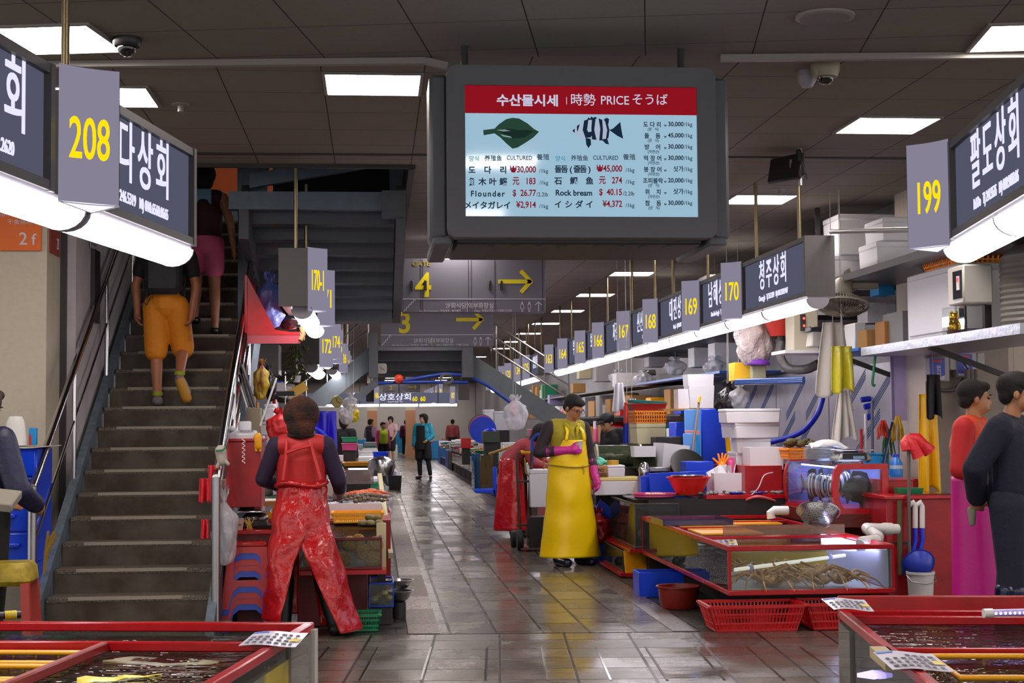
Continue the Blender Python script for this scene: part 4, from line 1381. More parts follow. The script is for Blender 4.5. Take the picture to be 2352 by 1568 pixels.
# rounded glass tank with rock bream on the red stand
RX0, RX1 = P(1912, 1100, 12.45).x, P(2040, 1100, 12.45).x
t = thing('display_tank', 'red-framed tank with curved glass side holding striped fish', 'fish tank', ((RX0 + RX1) / 2, 12.45, P(1980, 1180, 12.45).z))
RW, RH, RD = RX1 - RX0, P(1980, 1065, 12.45).z - P(1980, 1180, 12.45).z, 1.55
def rprof(k):
 w, h = RW * k, RH * k
 out = [(w / 2, h / 2), (w / 2, -h / 2), (-w * .36, -h / 2)]
 for i in range(1, 10):
  a = -PI / 2 - PI * i / 10
  out.append((-w * .36 + math.cos(a) * w * .14, math.sin(a) * h / 2))
 out.append((-w * .36, h / 2))
 return out
po, pi_ = rprof(1), rprof(.78)
n = len(po)
def ring(y, th, m, nm):
 mb = MB()
 c = RH / 2
 mb.add([(x, y, c + z) for x, z in po] + [(x, y, c + z) for x, z in pi_] + [(x, y + th, c + z) for x, z in po] + [(x, y + th, c + z) for x, z in pi_],
 [(i, (i + 1) % n, n + (i + 1) % n, n + i) for i in range(n)] + [(2 * n + (i + 1) % n, 2 * n + i, 3 * n + i, 3 * n + (i + 1) % n) for i in range(n)] + [(i, 2 * n + i, 2 * n + (i + 1) % n, (i + 1) % n) for i in range(n)] + [(n + i, n + (i + 1) % n, 3 * n + (i + 1) % n, 3 * n + i) for i in range(n)])
 return mb.build(nm, m, t, smooth=False)
ring(0, .05, REDg, 'front_frame'); ring(RD - .05, .05, REDg, 'rear_frame')
k95 = [(x * .96, z * .94) for x, z in po]
mb = MB()
mb.add([(x, .04, RH / 2 + z) for x, z in k95[2:]] + [(x, RD - .04, RH / 2 + z) for x, z in k95[2:]], [(i, i + 1, len(k95) - 2 + i + 1, len(k95) - 2 + i) for i in range(len(k95) - 3)])
mb.build('curved_pane', GLASS, t)
mb = MB(); mb.add([(x, .02, RH / 2 + z) for x, z in rprof(.85)], [tuple(range(n))])
mb.build('front_pane', GLASS, t)
MB().box(0, RD / 2, 0, RW * .94, RD - .06, .03).build('bottom_rail', REDg, t)
MB().box(RW * .45, RD / 2, .03, .02, RD - .06, RH - .05).build('back_panel', mat('lit_blue_back', '5f70b8', .5), t)
MB().box(0, RD - .06, .03, RW * .85, .01, RH * .9).build('rear_panel', MATS['lit_blue_back'], t)
MB().box(RW * .05, RD * .5, RH - .045, RW * .5, RD * .85, .012).build('lamp', emis('tank_strip_lamp', 'c9c9ff', 4.0), t)
MB().box(RW * .1, RD * .5, RH - .03, RW * .7, RD - .06, .012).build('top_pane', GLASS, t)
disp = t
m_fish = mat('bream_scales', 'aeb4c0', .35)
m_fstr = mat('bream_black_bands', '1c2027', .4)
def bream(label, loc, rz, s, dark=False):
 t = thing('rock_bream', label, 'fish', loc, rz, 'striped fish in the curved tank')
 prof = [(-.13, .006), (-.115, .022), (-.09, .045), (-.05, .07), (0, .078), (.05, .066), (.09, .04), (.115, .018), (.125, .014)]
 for i in range(len(prof) - 1):
  pass
 b = MB()
 vs, fs = [], []
 N = 12
 fine = []
 for i in range(len(prof) - 1):
  for k in range(3):
   u = k / 3
   fine.append((prof[i][0] + (prof[i + 1][0] - prof[i][0]) * u, prof[i][1] + (prof[i + 1][1] - prof[i][1]) * u))
 fine.append(prof[-1])
 for x, r in fine:
  vs += [(x, r * .34 * math.cos(2 * PI * k / N), r * math.sin(2 * PI * k / N)) for k in range(N)]
 for i in range(len(fine) - 1):
  for k in range(N):
   fs.append((i * N + k, i * N + (k + 1) % N, (i + 1) * N + (k + 1) % N, (i + 1) * N + k))
 b.add(vs, fs)
 b.mi = [1 if (dark or int((fine[f // N][0] + .135) / .022) % 2 == 1) else 0 for f in range(len(fs))]
 b.build('body', [m_fish, m_fstr], t)
 f = MB()
 f.prism([(.12, .012), (.185, .06), (.17, 0), (.185, -.06), (.12, -.012)], (0, -.003, 0), (1, 0, 0), (0, 0, 1), (0, .006, 0))
 f.build('tail_fin', m_fstr, t)
 MB().prism([(-.06, .062), (-.04, .1), (.02, .098), (.07, .085), (.09, .038), (0, .07)], (0, -.003, 0), (1, 0, 0), (0, 0, 1), (0, .006, 0)).build('dorsal_fin', m_fstr, t)
 MB().prism([(.0, -.07), (.03, -.11), (.075, -.08), (.085, -.04)], (0, -.003, 0), (1, 0, 0), (0, 0, 1), (0, .006, 0)).build('anal_fin', m_fstr, t)
 for sd in (-1, 1):
  MB().ball((-.1, sd * .012, .015), .006, .003, .006, 8, 6).build('eye', mat('fish_eye', '0a0a0a', .1), t)
 t.scale = (s, s, s)
 return t
L0 = disp.location
f0 = bream('black fish facing the front glass of the curved tank', (L0.x + .03, L0.y + .16, L0.z + .20), .5, 1.5, True)
for x, y, z, rz, s, lab in ((-.03, .32, .23, .9, 1.5, 'black and white striped fish just behind the front black fish'), (-.08, .6, .2, 1.35, 1.5, 'striped fish in the middle of the curved tank'), (-.06, .9, .2, 1.5, 1.5, 'striped fish farther back in the curved tank'), (-.05, 1.2, .19, 1.7, 1.5, 'striped fish at the far end of the curved tank')):
 q = bream(lab, (L0.x + x, L0.y + y, L0.z + z), rz, s)
tag(MB().box(0, 0, 0, RW + .04, RD + .05, L0.z - (cz + CH)).build('tank_stand', mat('wet_brown_red_board', '5e1d14', .3, bump=.2), None, (L0.x + .0, L0.y + RD / 2, cz + CH)), 'wet red-brown stand under the curved fish tank', 'stand')
zt = L0.z + RH
p = P(1893, 1050, 13.2)
t0 = None
for k in range(8):
 lo = (p.x, 13.35, zt + .012 + .0125 * k)
 lab = 'white plate, number %s from the bottom of the plate stack' % order[k]
 if t0 is None:
  t0 = tag(MB().lathe([(.001, 0), (.09, 0), (.135, .014), (.137, .018), (.09, .006), (.001, .006)], seg=36).build('plate', mat('white_china', 'd4d6dc', .25), None, lo), lab, 'plate', 'stacked white plates')
 else:
  q = dup(t0, lo, None, lab)
def fcloth(u, v):
 return (-.15 + .32 * u, -.12 + .24 * v, .03 + .04 * noise.noise(Vector((u * 3, v * 3, 2))) + .05 * math.sin(PI * u) * math.sin(PI * v) - .06 * max(0, u - .7))
tag(MB().grid(fcloth, 20, 14, .008).build('cloth', mat('white_cotton', 'd6d6d8', .9, bump=.1, bscale=200), None, (p.x + .07, 13.38, zt + .11), smooth='all'), 'crumpled white cloth lying on the plate stack', 'cloth')
p = P(1962, 1064, 12.85)
t = thing('weighing_scale', 'digital scale with steel pan on top of the curved tank', 'scale', (p.x, 12.95, zt))
MB().box(0, 0, .01, .3, .26, .075, .015, tx=.9).build('body', mat('scale_silver', '8d8c8a', .35, .6), t)
MB().box(0, -.115, .02, .22, .05, .055, .01, rx=-.35).build('display_housing', m_black, t)
MB().box(.03, -.138, .032, .1, .004, .025, rx=-.35).build('display', mat('lcd_blue_grey', '6f8698', .2), t)
MB().box(0, .01, .10, .33, .28, .012, .004).build('pan', m_inox, t)
MB().box(0, 0, .085, .1, .1, .016).build('pan_support', m_dark, t)
for sx in (-1, 1):
 for sy in (-1, 1):
  MB().lathe([(.014, 0), (.014, .012)], sx * .12, sy * .1, 0, 10).build('foot', m_black, t)
tag(MB().box(0, 0, 0, .45, .3, .02).build('support_board', GLASS, None, (p.x - .1, 13.2, zt - .01)), 'clear sheet under the plates and the scale', 'board')
p = gp(2118, 1382)
w = (P(2195, 1300, p.y) - P(2040, 1300, p.y)).x
zc = P(2118, 1137, p.y).z
t = thing('cabinet', 'tall red plywood cabinet right of the curved fish tank', 'cabinet', (p.x, p.y + .35, 0))
MB().box(0, 0, 0, w, .7, zc - .03, .004).build('body', RED, t)
MB().box(0, 0, zc - .03, w + .04, .74, .03, .004).build('top_board', REDg, t)
MB().box(-w * .3, -.36, zc * .55, w * .4, .012, .012).build('seam', m_dark, t)
cabt = (p.x, p.y, zc, w)
t = thing('wooden_box', 'low red wooden box behind the curved tank and tall cabinet', 'box', (p.x - w * .06, p.y + .62, zc))
MB().box(0, 0, 0, .3, .3, .1, .004).build('body', RED, t)
MB().box(0, 0, .1, .31, .31, .012).build('lid', REDg, t)
tag(MB().tray(.2, .16, .045, .006, 1.1).build('plastic_tray', GRN, None, (p.x + .02, p.y + .32, zc)), 'small green tray on the tall red cabinet', 'tray')
tag(MB().box(0, 0, 0, .42, .3, .008).build('glass_sheet', GLASS, None, (p.x + .12, p.y + .2, zc)), 'glass sheet lying on the tall red cabinet', 'glass sheet')
p = P(2010, 1205, 11.7)
colander('steel colander tilted on the crab tank by the white pipe', (3.42, 11.75, cz + CH + .06), .16, .13, PERF, (-.5, .2))
t = thing('drain_pipe', 'white plastic elbow pipe over the crab tank corner', 'pipe', (0, 0, 0))
zp = P(2020, 1215, 11.6).z
pts = [P(2062, 1215, 11.75), P(2005, 1213, 11.7), P(1990, 1212, 11.65), P(2018, 1232, 11.3), P(2012, 1240, 11.2), P(1985, 1243, 11.15), P(1976, 1250, 11.12)]
MB().tube(pts, .04, 14).build('pipe', PVC, t)
for a, b in ((0, .25), (2, .1), (3, .5), (5, .3)):
 c = pts[a].lerp(pts[a + 1], b); e = pts[a].lerp(pts[a + 1], min(b + .35, 1))
 MB().tube([c, e], .047, 14).build('collar', PVC, t)
t = thing('drain_pipe', 'short white elbow pipe under the far end of the crab tank stand', 'pipe', (0, 0, 0))
MB().tube([P(1772, 1190, 13.4), P(1770, 1178, 13.4), P(1778, 1172, 13.4), P(1810, 1172, 13.4)], .04, 12).build('pipe', PVC, t)
for k, (xa, nm) in enumerate(((2102, 'left'), (2118, 'right'))):
 D = cabt[1] - .04
 t = thing('hose_pipe', '%s of two white elbow pipes with blue hoses on the red cabinet' % ('first' if k == 0 else 'second'), 'pipe', (0, 0, 0))
 MB().tube([P(xa - 14, 1160, D), P(xa - 4, 1153, D), P(xa, 1162, D), P(xa, 1212, D)], .022, 12).build('pipe', PVC, t)
 MB().tube([P(xa, 1210, D), P(xa + 1, 1240, D), P(xa - 6, 1270, D), P(xa - 16, 1300, D), P(xa - 22, 1320, D)], .02, 10).build('hose', TUBEB, t)
p = gp(2096, 1382)
o = thing('bucket', 'white bucket on the floor beside the crab tank', 'bucket', (p.x, 11.85, 0))
MB().lathe([(.001, 0), (.09, 0), (.105, .24), (.112, .24), (.112, .26), (.1, .26), (.086, .01), (.001, .01)], seg=28).build('body', PVC, o)
MB().tube([(-.112, 0, .23), (-.1, -.08, .19), (0, -.125, .17), (.1, -.08, .19), (.112, 0, .23)], .004, 6).build('handle', m_inoxd, o)
colander('blue plastic colander standing in the white bucket', (p.x, 11.82, .27), .12, .1, mat('blue_mesh_plastic', '2a3fb8', .4), (-1.1, .1))
p = P(2088, 1300, 11.9)
a, b = P(2090, 1330, 11.9), P(2087, 1008, 12.0)
tag(MB().tube([(a.x, 11.92, 0), b], .014, 10).build('pole', mat('rusty_pole', '5d5048', .5)), 'thin rusty pole standing before the red cabinet', 'pole')
tag(MB().tube([(P(2063, 1180, 11.98).x, 11.96, cz), P(2066, 1150, 11.98)], .02, 10).build('pole', mat('olive_pipe', '4d4a2c', .6)), 'short olive pipe standing before the red cabinet', 'pole')
t = thing('rubber_glove', 'pair of red rubber gloves hung over the rusty pole', 'gloves', (b.x, b.y, b.z))
for k, pts in enumerate(([(0, 0, .02), (.06, -.02, .0), (.11, -.03, -.05), (.16, -.03, -.1)], [(-.01, 0, .02), (.02, -.02, -.03), (.05, -.03, -.1), (.07, -.03, -.14)], [(0, .01, .02), (-.02, .0, -.03), (-.015, -.01, -.09)])):
 MB().tube(pts, [.03, .05, .045, .055][:len(pts)], 12).build('glove', mat('red_rubber', 'd0222c', .35, bump=.4, bscale=40), t)
p = P(2047, 1085, 13.4)
t = thing('bottle', 'blue water bottle on the red box by the wall', 'bottle', (P(2063, 1085, 13.0).x, 13.05, zc + .11))
MB().lathe([(.001, 0), (.055, 0), (.058, .02), (.055, .12), (.03, .16), (.026, .175)], seg=20).build('body', mat('blue_bottle', '2f7fd8', .2), t)
MB().lathe([(.028, .17), (.028, .195), (.001, .195)], seg=16).build('cap', BLU, t)
MB().lathe([(.0565, .05), (.0565, .1)], seg=20).build('sticker', mat('pale_sticker', 'b9c9d6', .5), t)
basin('bucket', 'cyan bucket behind the blue water bottle', (P(2025, 1085, 13.5).x - .05, 13.5, .93), .12, .22, CYN, 'bucket', .8)
tag(MB().box(0, 0, 0, .66, 1.2, .93).build('wall_counter', RED, None, (4.56, 13.72, 0)), 'red counter block behind the curved tank along the wall', 'counter')
# right stall, second counter behind the crab tank
tag(MB().box(0, 0, 0, 2.0, 1.25, .72).build('counter', DK, None, (3.55, 14.92, 0)), 'dark counter body behind the crab tank', 'counter')
tag(MB().box(0, 0, 0, 1.85, 2.1, 1.0).build('counter', mat('grimy_red_board', '5e1715', .4), None, (3.95, 16.65, 0)), 'raised back counter carrying the foam boxes and blue bin', 'counter')
t = glass_tank('dark glass shellfish tank at the aisle edge, behind the yellow apron man', (2.62, 15.0, .27), .42, 1.5, .42, mat('tank_edge_dark', '3a332d', .4), fw=.02, water=.8, wm=DWATER)
tag(MB().box(0, 0, 0, .5, 1.6, .03).build('shelf_board', REDg, None, (2.60, 15.0, .24)), 'red-edged board under the dark shellfish tank', 'board')
rd = random.Random(4)
m_sh = mat('oyster_shell', '8a7258', .7, bump=.5, bscale=40, col2='4d3c2a', vscale=20)
s0 = None
for k in range(14):
 lo = (2.50 + .24 * rd.random(), 14.32 + .09 * k, .31 + .2 * rd.random() * (k % 2) + .05)
 if s0 is None:
  s0 = tag(MB().ball((0, 0, 0), .055, .03, .06, 12, 8).build('shellfish', m_sh, None, lo, smooth='all'), 'brown shellfish in the dark tank behind the yellow apron man', 'shellfish', 'shellfish in the dark tank')
  s0.rotation_euler = (.3, .2, .5)
 else:
  q = dup(s0, lo); q.rotation_euler = (rd.random(), rd.random(), rd.random() * 3)
t = glass_tank('low glass tank with orange shellfish on a red board near the floor', (2.53, 15.05, .04), .42, 1.2, .2, mat('tank_edge_dark', '3a332d', .4), fw=.015, water=.8, wm=DWATER)
tag(MB().box(0, 0, 0, .5, 1.35, .03).build('shelf_board', REDg, None, (2.53, 15.0, .01)), 'red board on the floor under the low shellfish tank', 'board')
s1 = None
for k, (x, z) in enumerate(((2.38, .12), (2.47, .08), (2.5, .16), (2.62, .14), (2.66, .08))):
 lo = (x, 14.56 + .02 * k, z)
 if s1 is None:
  s1 = tag(MB().ball((0, 0, 0), .045, .02, .045, 12, 8).build('shellfish', mat('orange_shell', 'a8582a', .6, bump=.4), None, lo, smooth='all'), 'orange shellfish against the glass of the low tank', 'shellfish', 'orange shellfish in the low tank')
 else:
  dup(s1, lo)
tag(MB().box(0, 0, 0, .22, .3, .02).build('yellow_card', YEL, None, (2.44, 14.44, .09)).__class__ and bpy.data.objects['yellow_card'], 'yellow board inside the low shellfish tank', 'board')
bpy.data.objects['yellow_card'].rotation_euler = (1.4, 0, .3)
foam = None
p = P(1372, 1170, 15.6)
tag(MB().tray(.34, .3, .12, .01, 1.2).build('plastic_tray', BLU, None, (P(1390, 1150, 15.9).x, 16.0, .45)), 'blue tray leaning out behind the yellow apron man', 'tray')
bpy.data.objects['plastic_tray.001'].rotation_euler = (0, .7, 0)
tag(MB().box(0, 0, 0, .3, .35, .45).build('stool_box', BLU, None, (P(1372, 1170, 15.9).x + .05, 16.05, 0)), 'blue box on the floor behind the yellow apron man', 'box')
sack('plastic_bag', 'dark red plastic bag hanging behind the yellow apron man', (P(1378, 1250, 15.7).x, 15.75, .2), .26, .2, .36, mat('dark_red_bag', '7c1218', .25, bump=.5, bscale=25), seed=3)
ct = .72
b = tag(MB().box(0, 0, 0, 1.25, .75, .035).build('counter_board', REDg, None, (3.72, 14.66, ct)), 'red counter board edge behind the crab tank', 'counter board')
b = tag(MB().box(0, 0, 0, .6, .7, .012).build('glass_sheet', GLASS, None, (2.72, 14.66, ct)), 'wet glass lid of the dark shellfish tank', 'glass sheet')
t = basin('plastic_tray', 'round pink tray of shell meat at the aisle end of the counter', (P(1505, 1148, 14.45).x, 14.5, ct + .012), .2, .04, PNK, 'tray', .9)
lumps(MB(), 22, lambda r: (t.location.x + r.uniform(-.1, .1), t.location.y + r.uniform(-.08, .08), t.location.z + .025), .012, .03, 5).build('shell_meat', mat('shell_meat', 'd9b39a', .4)).__class__
o = bpy.data.objects['shell_meat']; tag(o, 'pale shell meat heaped in the round pink tray', 'seafood', kind='stuff')
o = lumps(MB(), 70, lambda r: (r.uniform(3.05, 4.25), r.uniform(14.33, 14.62), ct + .05), .012, .035, 6, .5).build('shell_scraps', [mat('grey_scraps', '8f9492', .5, col2='4e5553', vscale=15)])
tag(o, 'grey shell scraps and lids scattered along the red counter board', 'scraps', kind='stuff')
for x, y, r in ((3.42, 14.45, .07), (3.62, 14.4, .05)):
 basin('dish', 'small blue dish among the shell scraps, %s' % ('beside the red bowl' if r > .06 else 'nearer the steel sheet'), (x, y, ct + .036), r, .02, BLU, 'dish', .8)
hose('hose', 'pale pink hose looping over the red counter to the curved tank', [P(1780, 1150, 14.3), P(1740, 1140, 14.2), P(1700, 1152, 14.35), P(1640, 1160, 14.4)], .012, mat('pink_hose', 'd86a6a', .3))
hose('cable', 'pale cable hanging over the red cabinet corner', [P(1775, 1085, 14.35), P(1755, 1092, 14.3), P(1742, 1120, 14.28), P(1722, 1140, 14.3)], .006, mat('pale_cable', 'c9b9bd', .4), 'cable')
tag(MB().box(0, 0, 0, .36, .5, .3).build('cabinet', RED, None, (P(1752, 1100, 14.5).x, 14.72, ct)), 'red box on the counter under the white foam stack', 'cabinet')
p = P(1590, 1142, 14.4)
basin('bowl', 'bright red plastic bowl on the counter behind the crab tank', (p.x, 14.55, ct + .035), .205, .165, mat('bright_red_plastic', 'e0261c', .3), 'bowl', .6)
o = colander('steel bowl resting inside the red plastic bowl', (p.x - .01, 14.55, ct + .095), .15, .12, PERF)
foam_box('white foam box with yellowed lid beside the yellow apron man', (1364, 1095, 1470, 1137), 15.6, .42, lm=mat('yellowed_foam', 'e2cf86', .7), group='white foam fish boxes')
bpy.context.view_layer.update()
box_thing('plastic_crate', 'thin orange crate edge beside the yellow-lidded foam box', 'crate', (1470, 1097, 1482, 1137), 15.45, .4, YEL)
t = box_thing('cardboard_box', 'brown cardboard box with dark print behind the yellow apron man', 'cardboard box', (1352, 1070, 1396, 1097), 15.6, .35, CARD)
w = MB(); write(w, 'GRUPO', -.02, -.18, .06, .035, .002, 1.0, bold=.02); write(w, 'GARDESS', 0, -.18, .015, .035, .002, .9, bold=.02)
w.build('printed_lettering', mat('dark_brown_ink', '3b2a1c', .6), t)
foam_box('small foam box with a tape roll on it behind the yellow apron man', (1396, 1068, 1436, 1096), 15.6, .3)
q = P(1408, 1068, 15.7); tag(MB().lathe([(.03, 0), (.06, 0), (.06, .05), (.03, .05)], seg=24).build('tape_roll', mat('yellow_tape', 'c99a2c', .3), None, q), 'roll of yellow tape on the small foam box', 'tape roll')
lumps(MB(), 9, lambda r: (r.uniform(-.12, .1), r.uniform(-.05, .05), r.uniform(.02, .06)), .035, .06, 8).build('cloth', mat('mint_cloth', '6fcfb4', .8), None, P(1377, 1068, 15.75))
tag(bpy.data.objects['cloth.001'], 'mint green cloth bunched on the cardboard box', 'cloth')
p, w, h = at(1375, 1022, 1472, 1073, 16.2, .6)
t = thing('round_tank', 'greenish cylindrical glass tank behind the man in yellow', 'fish tank', (p.x, 16.3, p.z))
MB().tube([(-w / 2, 0, h / 2), (w / 2, 0, h / 2)], h / 2, 28).build('glass_drum', clear('green_tank_glass', 'aebfa8', 1.4, body=.3, bodycol='6f7a60'), t)
for s in (-1, 1):
 MB().tube([(s * w / 2, 0, h / 2), (s * (w / 2 + .02), 0, h / 2)], h / 2 + .01, 28).build('end_ring', mat('ivory_plastic', 'c2c0a4', .4), t)
lumps(MB(), 6, lambda r: (r.uniform(-.15, .15), 0, h * .4 + r.uniform(-.04, .04)), .03, .06, 2).build('squid', mat('squid_brown', '9a6a3c', .4), t, smooth='all')
foam_box('small white foam box in front of the greenish tank', (1457, 1025, 1507, 1049), 15.75, .25, lid=False)
box_thing('plastic_tank', 'dark green plastic tank under the small white foam box', 'tank', (1455, 1049, 1506, 1076), 15.8, .4, clear('dark_green_glass', '5d6b52', 1.4, body=.5, bodycol='3a4231'))
box_thing('steel_tray', 'flat steel tray on the counter left of the blue boards', 'tray', (1473, 1073, 1541, 1083), 15.6, .3, STEEL)
q = P(1482, 1110, 15.1)
tag(MB().lathe([(.001, 0), (.05, 0), (.06, .06), (.04, .12), (.03, .13), (.001, .14)], seg=24).build('kettle', m_inox, None, (q.x, 15.15, ct + .19)), 'round shiny steel pot at the end of the blue board', 'pot')
tag(MB().box(0, 0, 0, .2, .2, .19).build('box', BLU, None, (q.x + .05, 15.15, ct)), 'small blue box under the shiny steel pot', 'box')
t = box_thing('cutting_board', 'long blue board standing upright behind the red bowl', 'board', (1493, 1083, 1642, 1131), 14.95, .03, BLU)
t.rotation_euler = (0, -.035, 0)
t = box_thing('cutting_board', 'second blue block behind the long blue board and orange glove', 'board', (1577, 1060, 1640, 1100), 15.1, .3, BLU)
foam_box('tilted white foam box standing on its end behind the black pan', (1512, 1020, 1575, 1076), 15.7, .3, lid=False)
bpy.data.objects['foam_box.%03d' % 3].rotation_euler = (0, .12, .2)
t = tag(MB().lathe([(.001, 0), (.17, .01), (.2, .05), (.19, .055), (.001, .02)], seg=36).build('pan', m_black, None, P(1578, 1075, 15.55)), 'black round pan leaning behind the blue boards', 'pan')
t.rotation_euler = (1.0, .1, .2)
box_thing('cooler_box', 'black cooler box lid behind the tilted foam box', 'cooler', (1508, 1003, 1570, 1022), 16.1, .35, m_black)
t = foam_box('beige foam box under the orange crate', (1462, 972, 1530, 1020), 16.9, .45, m=mat('beige_foam', 'cfc8a2', .7))
tag(MB().box(0, 0, 0, .5, .6, .42).build('stand', DK, None, (P(1495, 1020, 16.9).x, 17.2, .78)), 'dark stand under the beige foam box', 'stand')
p, w, h = at(1459, 943, 1530, 972, 16.9, .4)
basket('plastic_crate', 'orange slotted crate on the beige foam box', p, w, .4, h, ORG, tx=1.02, n=16)
p, w, h = at(1453, 926, 1532, 944, 16.9, .4)
tag(MB().tray(w, .4, h, .01, 1.15, lip=.01).build('basin', mat('dark_red_plastic', '9c2420', .35), None, p), 'dark red basin stacked on the orange crate', 'basin')
p.z += h
t = tag(MB().tray(w * .98, .38, .03, .008, 1.05, lip=.008).build('basin', mat('teal_plastic', '1f8f8a', .35), None, p), 'teal basin lying topmost on the dark red basin', 'basin')
t.rotation_euler = (0, .06, 0)
tag(MB().box(0, 0, 0, .62, 1.0, .955).build('counter', DK, None, (2.6, 16.42, 0)), 'dark counter end under the cardboard box and greenish tank', 'counter')
box_thing('bin', 'big blue plastic bin behind the right counter', 'bin', (1612, 938, 1682, 1062), 16.3, .3, BLU, .012)
o = bpy.data.objects['bin']
box_thing('bin_board', 'tall light blue board leaning left of the big blue bin', 'board', (1574, 940, 1612, 1058), 16.2, .04, BLUl)
for k, (x0, x1, y0, y1, m, lab) in enumerate(((1570, 1600, 995, 1052, BLUl, 'pale blue chopping board standing left of the stick'), (1597, 1608, 998, 1052, CYN, 'edge of a cyan chopping board beside the stick'), (1573, 1608, 988, 1000, mat('dusty_pink', 'c98a8e', .5), 'dusty pink board behind the pale blue board'))):
 box_thing('chopping_board', lab, 'chopping board', (x0, y0, x1, y1), 16.0 + .03 * k, .025, m)
tag(MB().tube([P(1588, 1055, 15.9), P(1607, 912, 16.1)], .012, 8).build('stick', mat('grey_wood', '8b7f74', .6), None), 'grey wooden stick leaning on the blue bin', 'stick')
tag(MB().tube([P(1605, 925, 16.05), P(1607, 911, 16.1)], .014, 8).build('tape_wrap', YEL), 'yellow tape wrapped round the stick top', 'tape')
z = P(1610, 937, 16.4)
for k, (x0, y0, x1, y1, lab) in enumerate(((1585, 910, 1640, 937, 'lowest of three foam boxes on the blue bin'), (1583, 885, 1641, 911, 'middle of three foam boxes on the blue bin'), (1580, 859, 1640, 886, 'topmost of three foam boxes on the blue bin'))):
 foam_box(lab, (x0, y0, x1, y1), 16.35, .28, lid=False)
foam_box('foam box standing upright left of the three on the bin', (1558, 893, 1584, 938), 16.4, .25, lid=False)
tag(MB().box(0, 0, 0, .8, .35, .02).build('shelf_board', CARD, None, (P(1605, 938, 16.4).x, 16.5, P(1605, 938, 16.4).z - .02)), 'thin board under the three foam boxes', 'shelf')
drape('apron', 'yellow rubber apron hanging right of the blue bin', (P(1661, 962, 15.9), P(1690, 962, 15.9)), P(1680, 962, 15.9).z - P(1680, 1068, 15.9).z, mat('yellow_rubber', 'f2b90a', .3), 'apron', 2, .02, flare=1.25, lean=(.06, 0), hang=True)
sack('plastic_bag', 'black bin bag hanging above the yellow apron', (P(1672, 962, 15.7).x, 15.7, P(1672, 965, 15.7).z), .24, .18, .4, BAGB, seed=5, hang=True)
sack('plastic_bag', 'clear plastic bag hanging right of the black bin bag', (P(1698, 940, 15.6).x, 15.6, P(1698, 940, 15.6).z), .2, .14, .26, BAGC, seed=6, hang=True)
foam_box('white foam box right of the red bowl, papers sticking out', (1640, 1086, 1720, 1135), 14.6, .35, lid=False)
for k in range(5):
 o = MB().box(0, 0, 0, .16, .004, .13).build('paper', mat('paper_white', 'dcdade', .7), bpy.data.objects['foam_box.%03d' % 9] if 'foam_box.009' in bpy.data.objects else None, None)
 o.location = (-.08 + .05 * k, -.08 + .05 * k, .14); o.rotation_euler = (.2 * (k - 2), .25 * (k - 2), .5 * k)
q = P(1658, 1070, 14.85)
t = thing('rubber_glove', 'orange rubber glove sticking up from the white foam box', 'glove', q)
MB().cap((0, 0, -.1), (0, 0, .0), .035, .045).build('palm', ORG, t, smooth='all')
for k, a in enumerate((-1.0, -.35, .05, .4, .75)):
 MB().cap((math.sin(a) * .03, 0, .02), (math.sin(a) * (.1 + .02 * (k == 2)), 0, .02 + math.cos(a) * .1), .013, .01).build('finger', ORG, t, smooth='all')
q = P(1678, 1078, 14.9)
t = thing('rubber_glove', 'pink rubber glove beside the orange glove', 'glove', q)
MB().cap((0, 0, -.1), (0, 0, .06), .04, .035).build('palm', PNK, t, smooth='all')
for k in range(4):
 MB().cap((-.03 + .02 * k, 0, .06), (-.03 + .022 * k, 0, .11), .011, .009).build('finger', PNK, t, smooth='all')
zs = ct + .3
for x0, y0, x1, y1, D, d, lab in ((1724, 1027, 1806, 1078, 14.5, .42, 'foam box lowest at the front of the white stack'), (1694, 1006, 1776, 1041, 14.95, .4, 'foam box second from the bottom of the white stack'), (1677, 970, 1793, 1006, 14.9, .42, 'wide foam box second from the top of the white stack'), (1668, 938, 1798, 971, 14.85, .45, 'wide foam box topmost on the white stack')):
 foam_box(lab, (x0, y0, x1, y1), D, d, lid=False if D == 14.5 else True, rz=.12 if y0 == 970 else -.06)
foam_box('foam box behind the white stack, at its foot', (1692, 1038, 1740, 1078), 15.0, .4)
p, w, h = at(1808, 1034, 1862, 1056, 14.2, .3)
basket('plastic_basket', 'orange basket of weed left of the plate stack', (p.x, 14.3, zt + .0), w, .3, .1, ORG, tx=1.1, n=12)
o = lumps(MB(), 18, lambda r: (p.x + r.uniform(-.15, .17), 14.3 + r.uniform(-.1, .1), zt + .12 + r.uniform(0, .05)), .03, .06, 3, .6).build('seaweed', mat('brown_weed', '5a5230', .7, bump=.5))
tag(o, 'brown weed heaped in the orange basket', 'seaweed', kind='stuff')
# right wall: steel sheets, shelves, hangings
WX = 4.93
for k, (y0, y1) in enumerate(((14.2, 16.4), (16.42, 18.6), (18.62, 20.8))):
 t = thing('steel_sheet', 'steel wall sheet with blue protective stripes, %s from the tiled pillar' % order[k], 'wall panel', (WX, (y0 + y1) / 2, 1.0))
 MB().box(0, 0, 0, .02, y1 - y0 - .01, 1.0).build('sheet', mat('film_covered_steel', 'a3a1ac', .35, .25, var=.15, vscale=4), t)
 s = MB()
 for j in range(4):
  for q in range(4):
   z = .05 + (j % 2) * .4 + q * .028
   a = -1.05 + j * .42
   s.bar((-.012, -a, z), (-.012, -(a + .8), z + .42), .004, .007, up=(1, 0, 0))
 s.build('printed_stripe', mat('film_blue', '2f6fc0', .4), t)
m_galv = mat('galvanised_sheet', 'a3a7b3', .35, .8, bump=.15, bscale=25)
o = tag(MB().box(0, 0, 0, .74, 3.3, .07).build('wall_shelf', m_galv, None, (4.56, 11.35, 2.0)), 'long galvanised lower shelf on the right wall', 'shelf')
